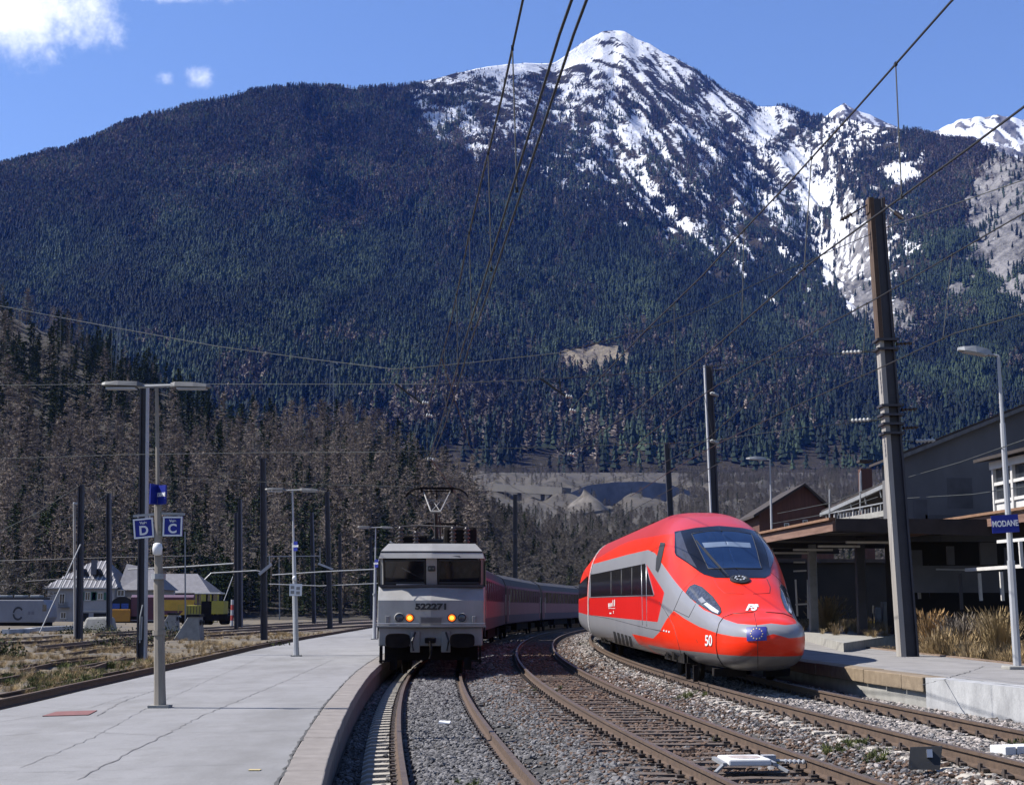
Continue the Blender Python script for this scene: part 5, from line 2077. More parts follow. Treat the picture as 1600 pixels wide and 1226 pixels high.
        MB().box((s * 1.02, .55, .34), (.2, .08, .36)).build('rail_guard', M_UNDER, t)
        # lamps
        for x, m in ((s * .86, None), (s * .58, M_ORANGE)):
            y = .315 + vee * abs(x)
            r_ = .15 if m is None else .125
            lb = MB().lathe([(r_, .02), (r_, -.03), (r_ * .86, -.045), (r_ * .84, -.02)], (x, y, 1.67), 'y', 22)
            lo = lb.build('lamp', M_LGREY if m is None else M_BLK, t, smooth=False)
            ln = MB().lathe([(r_ * .84, -.018), (r_ * .6, -.03), (.01, -.034)], (x, y, 1.67), 'y', 20)
            ln.build('lens', M_LAMPG if m is None else m, lo, smooth=True)
            if m is not None:
                MB().lathe([(r_ * .5, -.034), (.01, -.042)], (x, y, 1.67), 'y', 16).build('glow', M_ORANGE2, lo, smooth=True)
        MB().box((s * 1.19, .38, 1.62), (.10, .08, .2)).build('socket_box', M_LGREYD, t, bevel=.01)
    MB().box((.02, .28, 1.60), (.62, .03, .20)).build('vent_grille', M_LGREYD, t)
    for k in range(5):
        MB().box((.02, .262, 1.535 + k * .033), (.56, .012, .014)).build('vent_slat', M_LDARK, t)
    cpl = MB().box((0, .2, 1.02), (.3, .3, .16)); cpl.build('draw_hook', M_UNDER, t, bevel=.03)
    MB().tube([(0, .05, 1.0), (.03, 0, .75), (0, .02, .5)], .04, 6).build('screw_coupling', M_UNDER, t)
    tx = text('fleet_number', '522271', .235, M_BLACKTXT, t, (.02, .304, 1.99), (PI / 2 - .05, 0, 0), .004, bold=.012, sx=1.28)
    tx2 = text('fleet_letters', 'FRET', .12, M_LGREY, t, (-1.08, .365, 1.22), (PI / 2, 0, 0), .003)
    bpy.data.objects.remove(tx2)
    MB().tube([(-.95, .36, 2.64), (-.2, .83, 2.66)], .012, 5).build('grab_rail', M_STEEL, t)
    MB().box((0, 1.3, .66), (2.6, .5, .48)).build('underframe', M_UNDER, t)
    # running gear
    for yb in (3.6, 13.4):
        b = MB().box((0, yb, .72), (2.3, 3.6, .4)); bo = b.build('bogie', M_UNDER, t)
        for e in (-1.4, 1.4):
            wm = MB().lathe([(.60, -.86), (.64, -.83), (.60, -.72), (.2, -.70), (.1, -.66), (.1, .66), (.2, .70), (.60, .72), (.64, .83), (.60, .86)], (0, yb + e, .60), 'x', 24)
            wm.build('wheel_set', M_UNDER, bo)
    MB().box((0, 8.6, .75), (2.4, 4.2, .7)).build('equipment_box', M_UNDER, t)
    # roof equipment and collectors
    pantograph(t, 5.2, 3.78, 1.72, 1)
    pantograph(t, 13.0, 3.78, .95, -1)
    for x, y, h in ((-1.0, 3.2, .62), (-.55, 3.5, .5), (.55, 3.2, .62), (.95, 3.4, .62), (1.05, 4.4, .5), (-1.0, 6.8, .5), (.6, 7.5, .5)):
        ib = MB(); insulator(ib, (x, y, 3.87 if y < 3.6 else 3.75), h, .11, 5); ib.build('roof_insulator', M_INSUL, t, smooth=True)
    MB().box((.75, 4.2, 4.18), (1.0, .7, .75)).build('circuit_breaker', M_UNDER, t, bevel=.12)
    MB().box((-.7, 4.4, 4.05), (.9, .8, .45)).build('surge_box', M_UNDER, t, bevel=.06)
    MB().tube([(-1.1, 3.3, 4.5), (-.4, 3.4, 4.55), (.5, 3.3, 4.5), (1.0, 3.5, 4.5)], .025, 5).build('roof_busbar', M_LDARK, t)
    MB().tube([(-1.2, 1.5, 3.95), (-1.2, 3.4, 3.95)], .03, 5).build('air_horn', M_STEEL, t)
    return t


locomotive()


def coach_proto(label):
    t = thing('passenger_coach', label, 'coach', (0, 0, 0), 0, 'coaches behind the grey locomotive')
    L = 26.0
    prof = [(-1.32, .95), (-1.42, 1.1), (-1.42, 2.1), (-1.42, 2.25), (-1.41, 3.1), (-1.38, 3.25), (-1.2, 3.65), (-.7, 3.92), (0, 4.0)]
    prof = prof + [(-x, z) for x, z in reversed(prof[:-1])]
    n = len(prof)
    mb = MB()
    mb.add([(x, y, z) for y in (.3, L - .3) for x, z in prof], [], 0)
    for i in range(n - 1):
        j = min(i, n - 2 - i)
        m = 0 if j == 0 or j == 1 else 0
        m = {0: 2, 1: 0, 2: 0, 3: 1, 4: 0, 5: 3, 6: 3, 7: 3}[j]
        mb.f.append((i, i + 1, n + i + 1, n + i)); mb.mi.append(m)
    mb.f += [tuple(range(n)), tuple(n + k for k in range(n))]; mb.mi += [3, 3]
    mb.build('coach_body', [M_CBODY, M_CDARK, M_CBLUE, M_LDARK], t)
    for s in (-1, 1):
        MB().box((s * 1.40, L / 2, 1.25), (.05, L - 1.0, .5)).build('lower_band', M_CBLUE, t)
        for k in range(11):
            y = 2.9 + k * 2.02
            w = MB().box((s * 1.418, y, 2.68), (.02, 1.3, .8))
            wo = w.build('window', M_CABGL, t)
            fr = MB()
            for dy in (-.68, .68):
                fr.box((s * 1.428, y + dy, 2.68), (.03, .06, .9))
            fr.build('window_frame', M_CBODY, wo)
        for y in (1.15, L - 1.15):
            d = MB().box((s * 1.428, y, 2.15), (.03, .78, 2.1))
            do = d.build('door', M_CBODY, t)
            MB().box((s * 1.448, y, 2.7), (.015, .36, .7)).build('door_window', M_CABGL, do)
            MB().tube([(s * 1.47, y + .48, 1.5), (s * 1.47, y + .48, 2.7)], .02, 5).build('handrail', M_STEEL, do)
            MB().box((s * 1.35, y, .72), (.3, .7, .06)).build('step', M_UNDER, t)
    for e in (0, 1):
        y = .16 if e == 0 else L - .16
        MB().box((0, y, 2.3), (1.25, .3, 2.3)).build('gangway', M_BLK, t)
        for s in (-1, 1):
            MB().lathe([(.09, -.1), (.09, .16), (.22, .17), (.22, .2)] if e else [(.22, -.2), (.22, -.17), (.09, -.16), (.09, .1)], (s * .87, L - .2 if e else .2, 1.04), 'y', 12).build('buffer', M_UNDER, t)
    for yb in (4.0, L - 4.0):
        b = MB().box((0, yb, .62), (2.3, 3.2, .4)); bo = b.build('bogie', M_UNDER, t)
        for q in (-1.25, 1.25):
            MB().lathe([(.44, -.85), (.46, -.82), (.44, -.72), (.1, -.66), (.1, .66), (.44, .72), (.46, .82), (.44, .85)], (0, yb + q, .46), 'x', 16).build('wheel_set', M_UNDER, bo)
    MB().box((0, L / 2, .72), (2.4, 8.5, .5)).build('equipment_box', M_UNDER, t)
    return t


COACH_LABELS = ['violet and grey coach coupled straight behind the grey locomotive', 'second coach behind the locomotive, light grey sided, seen between the two trains',
                'third coach behind the locomotive, its grey side painted pink as if lit by the red train', 'fourth coach of the grey locomotive, mostly hidden behind the red train']
ct = coach_proto(COACH_LABELS[0])
for _i, _y in enumerate((60.3, 86.9, 113.5, 140.1)):
    o = ct if _i == 0 else copy_tree(ct)
    o['label'] = COACH_LABELS[_i]
    o.location, _rz = on_curve(C1, _y, 26.0, 0)
    o.rotation_euler = (0, 0, _rz)
# ================================================================ station buildings on the right
M_PLAST = mat('grey_plaster', (.085, .083, .088), .95, scale=.5, col2=(.14, .137, .142), bump=.3, bscale=8, streak=(1, 1, .45))
M_PLAST2 = mat('mended_plaster', (.075, .073, .078), .95, scale=1.5, var=.3, bump=.3)
M_PLASTL = mat('pale_plaster_panel', (.12, .12, .135), .9, scale=1, var=.2, bump=.2)
M_FASC = mat('weathered_brown_fascia', (.12, .06, .04), .9, scale=2, col2=(.26, .15, .11), bump=.4, streak=(.3, .3, 3))
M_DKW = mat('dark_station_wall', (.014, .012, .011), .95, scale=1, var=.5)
M_WFR = mat('white_window_frame', (.62, .60, .57), .7, scale=3, var=.12)
M_PANE = mat('window_pane', (.03, .035, .045), .08, var=.3, spec=.7)
M_ROOFG = mat('grey_sheet_roof', (.13, .125, .125), .7, scale=1.2, var=.3, streak=(4, .5, 1))
M_REDW = mat('red_brown_boards', (.07, .03, .022), .95, scale=1.2, col2=(.12, .05, .036), streak=(6, 6, .5))
M_REDR = mat('dark_tile_roof', (.04, .03, .027), .95, scale=2, var=.4)
M_GALV = mat('galvanised_steel', (.33, .34, .35), .55, metal=.3, scale=3, var=.2)
M_DSTEEL = mat('dark_painted_steel', (.018, .018, .028), .6, scale=2, col2=(.04, .038, .05), bump=.15)
M_RUSTP = mat('rusted_steel', (.16, .075, .04), .9, scale=3, col2=(.28, .16, .09), bump=.3)
M_BLUES = mat('blue_sign_enamel', (.010, .022, .24), .5, var=.12, spec=.25)
M_SIGNW = mat('white_sign_print', (.75, .76, .78), .5, var=.04)
M_WPOLE = mat('pale_painted_pole', (.40, .41, .43), .55, scale=2.5, var=.2, streak=(1, 1, .3))


def along(p, d, L):
    return Vector(p) + Vector(d) * L


TRK = Vector((-.08, 1, 0)).normalized()          # direction of the station front
TRN = Vector((1, .08, 0)).normalized()           # away from the tracks


def wall_box(mb, o, L, D, z0, z1, mi=0):
    """box with one corner at o, L along the station front, D away from the tracks"""
    a = Vector((o[0], o[1], 0))
    q = [a, a + TRN * D, a + TRN * D + TRK * L, a + TRK * L]
    return mb.hexa([(p.x, p.y, z0) for p in q], [(p.x, p.y, z1) for p in q], mi)


def station():
    t = thing('station_building', 'large station building with a blank grey plaster upper wall and a brown canopy edge', 'building', (0, 0, 0))
    # blank end wall facing down the line, its roof edge climbing to the right
    Yw, Dp = 52.0, 2.6
    tl, tr = at(1406, 717, Yw), at(1600, 640, Yw)
    xr = tr.x + 3.0
    zr = tr.z + (tr.z - tl.z) / (tr.x - tl.x) * 3.0
    w = MB()
    w.prism([(tl.x, Yw, 4.3), (xr, Yw, 4.3), (xr, Yw, zr), (tl.x, Yw, tl.z)], (0, Dp, 0))
    w.build('plaster_wall', M_PLAST, t)
    sl = Vector((xr - tl.x, 0, zr - tl.z)).normalized()
    e = MB(); e.bar(Vector((tl.x, Yw - .12, tl.z + .06)) - sl * .4, Vector((xr, Yw - .12, zr + .06)), .30, .13); e.build('roof_edge', M_ROOFG, t)
    r = MB(); r.prism([Vector((tl.x, Yw - .25, tl.z + .13)) - sl * .5, Vector((xr, Yw - .25, zr + .13)), Vector((xr, Yw - .25, zr + .22)), Vector((tl.x, Yw - .25, tl.z + .22)) - sl * .5], (0, Dp + .3, 0)); r.build('roof', M_REDR, t)
    for (px, py, w_, h_) in ((1438, 800, .5, .9), (1500, 770, .9, 1.1), (1470, 815, 1.1, .5)):
        p = at(px, py, Yw)
        MB().box((p.x, Yw - .004, p.z), (w_, .02, h_)).build('plaster_patch', M_PLAST2, t)
    q = [Vector((tl.x, Yw, 0)), Vector((xr, Yw, 0)), Vector((xr, Yw + Dp, 0)), Vector((tl.x, Yw + Dp, 0))]
    # canopy in front, its brown edge
    f0 = at(1420, 832, 51); f1 = at(1560, 813, 43.6)
    d = (f1 - f0); d.z = 0; d.normalize()
    g0 = f0 - d * 3.0; g1 = f0 + d * 22
    zt = f0.z
    fm = MB()
    fm.bar(Vector((g0.x, g0.y, zt + .02)), Vector((g1.x, g1.y, zt + .02)), .06, .34)
    fm.build('canopy_fascia', M_FASC, t)
    fm = MB()
    fm.bar(Vector((g0.x - .05, g0.y, zt + .24)), Vector((g1.x - .05, g1.y, zt + .24)), .16, .08)
    fm.build('canopy_gutter', M_RUSTP, t)
    rf = MB()
    k0, k1 = g0 + TRN * 4.6, g1 + TRN * 4.6
    rf.hexa([(g0.x + .05, g0.y, zt + .1), (g1.x + .05, g1.y, zt + .1), (k1.x, k1.y, zt + .5), (k0.x, k0.y, zt + .5)], [(g0.x + .05, g0.y, zt + .18), (g1.x + .05, g1.y, zt + .18), (k1.x, k1.y, zt + .58), (k0.x, k0.y, zt + .58)])
    rf.build('canopy_roof', M_REDR, t)
    # ground floor, dark behind the canopy
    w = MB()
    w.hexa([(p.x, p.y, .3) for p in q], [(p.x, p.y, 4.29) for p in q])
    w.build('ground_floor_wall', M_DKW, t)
    for (x0, y0, x1, y1, Y) in ((1421, 859, 1440, 889, 52), (1480, 853, 1490, 882, 49), (1532, 847, 1556, 882, 47), (1571, 855, 1582, 884, 45)):
        p0, p1 = at(x0, y1, Y), at(x1, y0, Y)
        MB().box(((p0.x + p1.x) / 2, Y, (p0.z + p1.z) / 2), (p1.x - p0.x, .12, p1.z - p0.z)).build('wall_panel', M_PLASTL, t)
    p0, p1 = at(1462, 886, 48.6), at(1535, 890, 48.6)
    MB().box(((p0.x + p1.x) / 2, 48.9, p1.z - .3), (p1.x - p0.x + 2, .1, .9)).build('parapet', M_PLASTL, t)
    m = MB()
    m.bar(at(1463, 889, 48), at(1512, 890, 47.5), .10, .05); m.build('canopy_beam', M_GALV, t)
    m = MB(); m.bar(at(1510, 890, 45), at(1600, 884, 41), .10, .10); m.build('canopy_beam', M_WFR, t)
    m = MB(); m.bar(at(1560, 846, 42), at(1606, 842, 40), .10, .09); m.build('canopy_beam', M_WFR, t)
    for px, ya, yb, Y, mm in ((1434, 897, 935, 50, M_GALV), (1452, 880, 935, 51, M_DKW), (1500, 895, 952, 46, M_DSTEEL), (1530, 895, 938, 46, M_WFR), (1564, 893, 938, 44, M_WFR), (1594, 846, 885, 40, M_WFR)):
        a_, b_ = at(px, ya, Y), at(px + 3, yb, Y)
        MB().bar(b_, a_, .09, .09).build('canopy_post', mm, t)
    # bay with white framed windows over the canopy
    Yb = 46.0
    b0 = at(1546, 800, Yb)
    bz0, bz1 = at(1546, 806, Yb).z, at(1546, 722, Yb).z
    bay = MB()
    o = Vector((b0.x, b0.y, 0)) + TRN * .25
    Lb = -9.0
    qq = [o + TRK * Lb, o + TRK * Lb + TRN * 3, o + TRN * 3, o]
    bay.hexa([(p.x, p.y, bz0) for p in qq], [(p.x, p.y, bz1) for p in qq])
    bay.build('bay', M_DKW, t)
    for k in range(6):
        s0 = -.05 - 1.45 * k
        f = MB()
        for s in (s0, s0 - 1.40):
            p = o + TRK * s - TRN * .06
            f.bar((p.x, p.y, bz0), (p.x, p.y, bz1), .12, .12)
        for z in (bz0 + .45, bz1 - .08, bz1 - .72):
            p, r_ = o + TRK * s0 - TRN * .05, o + TRK * (s0 - 1.4) - TRN * .05
            f.bar((p.x, p.y, z), (r_.x, r_.y, z), .10, .10 if z < bz1 - .2 else .16)
        fr = f.build('window', M_WFR, t)
        g = MB()
        p, r_ = o + TRK * s0 - TRN * .02, o + TRK * (s0 - 1.4) - TRN * .02
        g.prism([(p.x, p.y, bz0 + .45), (r_.x, r_.y, bz0 + .45), (r_.x, r_.y, bz1 - .08), (p.x, p.y, bz1 - .08)], TRN * .01)
        g.build('pane', M_PANE, fr)
        g = MB()
        g.prism([(p.x, p.y, bz0 + .02), (r_.x, r_.y, bz0 + .02), (r_.x, r_.y, bz0 + .42), (p.x, p.y, bz0 + .42)], TRN * -.03)
        g.build('sill_panel', M_WFR, fr)
    ro = MB()
    ov = [o + TRK * Lb - TRN * .5, o + TRK * Lb + TRN * 3.2, o + TRN * 3.2 + TRK * .5, o - TRN * .5 + TRK * .5]
    ro.hexa([(ov[0].x, ov[0].y, bz1 + .02), (ov[1].x, ov[1].y, bz1 + .5), (ov[2].x, ov[2].y, bz1 + .5), (ov[3].x, ov[3].y, bz1 + .02)],
            [(ov[0].x, ov[0].y, bz1 + .12), (ov[1].x, ov[1].y, bz1 + .62), (ov[2].x, ov[2].y, bz1 + .62), (ov[3].x, ov[3].y, bz1 + .12)])
    ro.build('bay_roof', M_REDR, t)
    fb = MB(); p, r_ = o + TRK * .1 - TRN * .1, o + TRK * Lb - TRN * .1
    fb.bar((p.x, p.y, bz1 - .12), (r_.x, r_.y, bz1 - .12), .1, .24); fb.build('bay_fascia', M_WFR, t)
    return t


station()


def island_canopy():
    t = thing('platform_canopy', 'flat brown-edged platform canopy on grey columns behind the red train nose', 'canopy', (0, 0, 0))
    e1 = at(1303, 820, 44.0)
    zt = e1.z
    L = 50
    d = TRK
    W = 6.2
    a0 = Vector((e1.x, e1.y, 0)); a1 = a0 + d * L
    f = MB(); f.bar((a0.x, a0.y, zt - .02), (a1.x, a1.y, zt - .02), .08, .32); f.build('fascia', M_FASC, t)
    f = MB(); f.bar((a0.x - .05, a0.y, zt + .19), (a1.x - .05, a1.y, zt + .19), .2, .08); f.build('gutter', M_RUSTP, t)
    b0, b1 = a0 + TRN * W, a1 + TRN * W
    r = MB().hexa([(a0.x + .05, a0.y, zt + .1), (b0.x, b0.y, zt + .1), (b1.x, b1.y, zt + .1), (a1.x + .05, a1.y, zt + .1)], [(a0.x + .05, a0.y, zt + .2), (b0.x, b0.y, zt + .2), (b1.x, b1.y, zt + .2), (a1.x + .05, a1.y, zt + .2)])
    r.build('roof', M_REDR, t)
    en = MB().prism([(a0.x + .05, a0.y - .03, zt - .18), (b0.x, b0.y - .03, zt - .35), (b0.x, b0.y - .03, zt + .2), (a0.x + .05, a0.y - .03, zt + .2)], (0, .06, 0)); en.build('end_board', M_REDR, t)  # shade of the end face put into a darker colour
    for k in range(8):
        p = a0 + d * (1.5 + 6 * k) + TRN * W * .52
        if k:
            c = MB().box((p.x, p.y, (zt + .6) / 2), (.32, .32, zt - .6)); c.build('column', M_GALV if k == 2 else M_DSTEEL, t, bevel=.03)
        s = MB().bar((a0 + d * (1.5 + 6 * k) + Vector((0, 0, zt - .05))), (b0 + d * (1.5 + 6 * k) + Vector((0, 0, zt - .05))), .14, .22); s.build('roof_beam', M_DSTEEL, t)
    for k in range(4):
        p = a0 + d * (3.6 + 3.2 * k) + TRN * 1.5
        q = a0 + d * (3.6 + 3.2 * k) + TRN * 3.0
        MB().bar((p.x, p.y, zt - .36), (q.x, q.y, zt - .36), .10, .07).build('strip_light', M_WFR, t)


island_canopy()


def rear_structures():
    # dark block added behind the canopies where only shade shows
    t = thing('dark_fill_block', 'dark block added to fill the shade behind the platform canopy', 'building', (0, 0, 0))
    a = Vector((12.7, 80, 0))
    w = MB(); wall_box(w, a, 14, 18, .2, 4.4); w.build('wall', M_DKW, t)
    w = MB(); wall_box(w, a - TRN * .3 - TRK * .3, 14.6, 18.6, 4.4, 4.6); w.build('roof', M_REDR, t)
    for k in range(0):
        d = MB(); wall_box(d, a + TRK * (1.5 + 5.5 * k) - TRN * .05, 3.2, .05, .5, 3.6); d.build('door', M_REDR, t)
    # brown gable house
    h = thing('gabled_house', 'dark red-brown boarded house with a steep gable above the canopy', 'house', (0, 0, 0))
    Y = 112.0
    ap, l, r, bl = at(1256, 759, Y), at(1186, 802, Y), at(1300, 787, Y), at(1186, 850, Y)
    r.z = l.z
    D = 9
    g = MB().prism([(l.x, Y, .3), (r.x, Y, .3), (r.x, Y, r.z), (ap.x, Y, ap.z), (l.x, Y, l.z)], (0, D, 0)); g.build('wall', M_REDW, h)
    for s, e in ((1, l), (-1, r)):
        ro = MB()
        o = Vector((e.x - s * .5, Y - .5, e.z - .32)); p = Vector((ap.x, Y - .5, ap.z))
        ro.prism([o, p, p + Vector((0, 0, .2)), o + Vector((0, 0, .2))], (0, D + 1, 0)); ro.build('roof_slope', M_REDR, h)
    for px, py in ((1229, 822), (1258, 817)):
        p = at(px, py, Y)
        wi = MB().box((p.x, Y - .02, p.z), (.38, .04, .5)); wo = wi.build('window', M_WFR, h)
        MB().box((p.x, Y - .05, p.z), (.28, .03, .40)).build('pane', M_PANE, wo)
    # chimney and mast beyond
    c = thing('chimney_stack', 'brown brick chimney with a thin mast rising above the canopy roof', 'chimney', (0, 0, 0))
    p = at(1352, 745, 92)
    MB().box((p.x, 92, p.z / 2 + .5), (.72, .72, p.z)).build('stack', M_REDW, c)
    MB().box((p.x, 92, p.z + 1.0), (.85, .85, .15)).build('cap', M_REDR, c)
    q = at(1345, 735, 90); MB().tube([(q.x, 90, 1), (q.x, 90, q.z)], .04, 5).build('mast', M_GALV, c)
    # terrace with a sloping roof edge on brackets and a pale railing
    tr = thing('terrace_shelter', 'terrace roof with a silver sloping edge on curved brackets above a pale railing', 'shelter', (0, 0, 0))
    P1, P2 = at(1283, 804, 70), at(1390, 756, 56)
    MB().bar(P1, P2, .14, .16).build('roof_edge', M_GALV, tr)
    n = MB()
    n.prism([P1 + Vector((0, 0, .1)), P2 + Vector((0, 0, .1)), P2 + TRN * 3.5 + Vector((0, 0, .3)), P1 + TRN * 3.5 + Vector((0, 0, .3))], (0, 0, .1)); n.build('roof', M_REDR, tr)
    MB().bar(at(1300, 816, 62), at(1392, 800, 56), .12, .22).build('terrace_edge', M_CONC, tr)
    MB().bar(at(1288, 803, 63), at(1392, 783, 56), .05, .05).build('top_rail', M_GALV, tr)
    for k in range(19):
        f = k / 18
        Y_ = 62 - 6 * f
        px = 1304 + 87 * f
        yb, ya = 815 - 15.5 * f, (800 - 16 * f) + (4 if k % 3 else -1)
        MB().bar(at(px, yb, Y_), at(px, ya, Y_), .10 if k % 3 == 0 else .05, .05).build('baluster', M_WFR if k % 2 == 0 else M_GALV, tr)
    for k in range(5):
        f = (k + .4) / 5
        A = P1.lerp(P2, f)
        pts = [A, A + Vector((.05, 0, -.35)), A + TRN * .4 + Vector((0, 0, -.55)), A + TRN * 1.1 + Vector((0, 0, -.75))]
        MB().tube(pts, .035, 5).build('bracket', M_GALV, tr)
    for px, ya, yb in ((1296, 764, 815), (1344, 738, 800)):
        MB().tube([at(px, yb, 60), at(px, ya, 60)], .035, 5).build('pole', M_GALV, tr)
    # white railing by the red train
    rl = thing('white_railing', 'white metal railing and gate beside the far platform column, right of the train nose', 'railing', (0, 0, 0))
    for a_, b_ in (((1243, 905), (1246, 962)), ((1262, 905), (1263, 966)), ((1243, 944), (1263, 943)), ((1240, 892), (1260, 891)), ((1240, 878), (1258, 878))):
        MB().bar(at(*a_, 58), at(*b_, 58), .06, .06).build('bar', M_WFR, rl)


rear_structures()


# ---- things standing on and behind the right platform
def right_side():
    # low stub platform behind, its edge broken
    m = MB()
    q = [gz(1236, 984, 1.0), gz(1318, 1004, 1.0), gz(1412, 990, 1.0), gz(1460, 975, 1.0), gz(1240, 971, 1.0)]
    q = [(p.x, p.y, .3) for p in q]
    m.prism(q, (0, 0, .70))
    tag(m.build('broken_platform', M_CONC), 'low platform stub with a broken concrete edge', kind='structure')
    t = thing('concrete_post', 'squat weathered concrete post with a small metal cabinet, left of the big mast', 'post', gz(1390, 984, 1.0))
    t.scale = (1.45, 1.45, 1.45)
    o = t.location
    MB().hexa([(-.26, -.2, 0), (.26, -.2, 0), (.26, .2, 0), (-.26, .2, 0)], [(-.2, -.2, .82), (.26, -.2, .82), (.26, .2, .82), (-.2, .2, .82)]).build('block', M_CONC, t, bevel=.02)
    MB().box((-.36, -.1, .35), (.16, .16, .62)).build('cabinet', M_GALV, t, bevel=.01)
    y = thing('yellow_bench', 'low yellow bench by the dry grass tuft on the far platform', 'bench', gz(1356, 979, 1.0))
    MB().box((0, 0, .22), (.85, .35, .10)).build('seat', mat('yellow_paint', (.62, .45, .03), .6, var=.15), y)
    MB().box((0, 0, .10), (.75, .25, .12)).build('base', bpy.data.materials['yellow_paint'], y)
    s = thing('thin_stake', 'thin black stake standing in front of the yellow bench', 'stake', gz(1363, 981, 1.0))
    s.scale = (1.8, 1.8, 1.9)
    MB().tube([(0, 0, 0), (.05, 0, .55)], .03, 5).build('rod', M_BLK, s)


right_side()


def grass_blades(seed, n, h, spread, m, w=.012):
    r = random.Random(seed)
    mb = MB()
    for i in range(n):
        a = r.uniform(0, 2 * PI); q = spread * .4 * r.random()
        b = Vector((q * math.cos(a), q * math.sin(a), -.03))
        hh = h * r.uniform(.5, 1.1)
        o = Vector((math.cos(a), math.sin(a), 0)) * spread * r.uniform(.1, 1)
        sd_ = Vector((-math.sin(a), math.cos(a), 0)) * w * r.uniform(.6, 1.6)
        mid = b + o * .45 + Vector((0, 0, hh * .65)); tip = b + o + Vector((r.uniform(-.05, .05), r.uniform(-.05, .05), hh))
        mb.add([b - sd_, b + sd_, mid + sd_ * .7, mid - sd_ * .7, tip], [(0, 1, 2, 3), (3, 2, 4)])
        if r.random() < .5:      # seed head
            mb.add([tip - sd_ * 2 + Vector((0, 0, -.1)), tip + sd_ * 2 + Vector((0, 0, -.1)), tip + Vector((o.x * .2, o.y * .2, .05))], [(0, 1, 2)])
    return mb


M_STRAW = tint_mat('straw', (.17, .13, .085), (.52, .42, .27), mid=(.36, .25, .12))
M_STRAW1 = mat('dry_straw', (.26, .18, .08), 1, scale=2, col2=(.48, .36, .19))
M_GREENG = tint_mat('green_grass', (.04, .055, .015), (.16, .17, .06), mid=(.08, .10, .03))


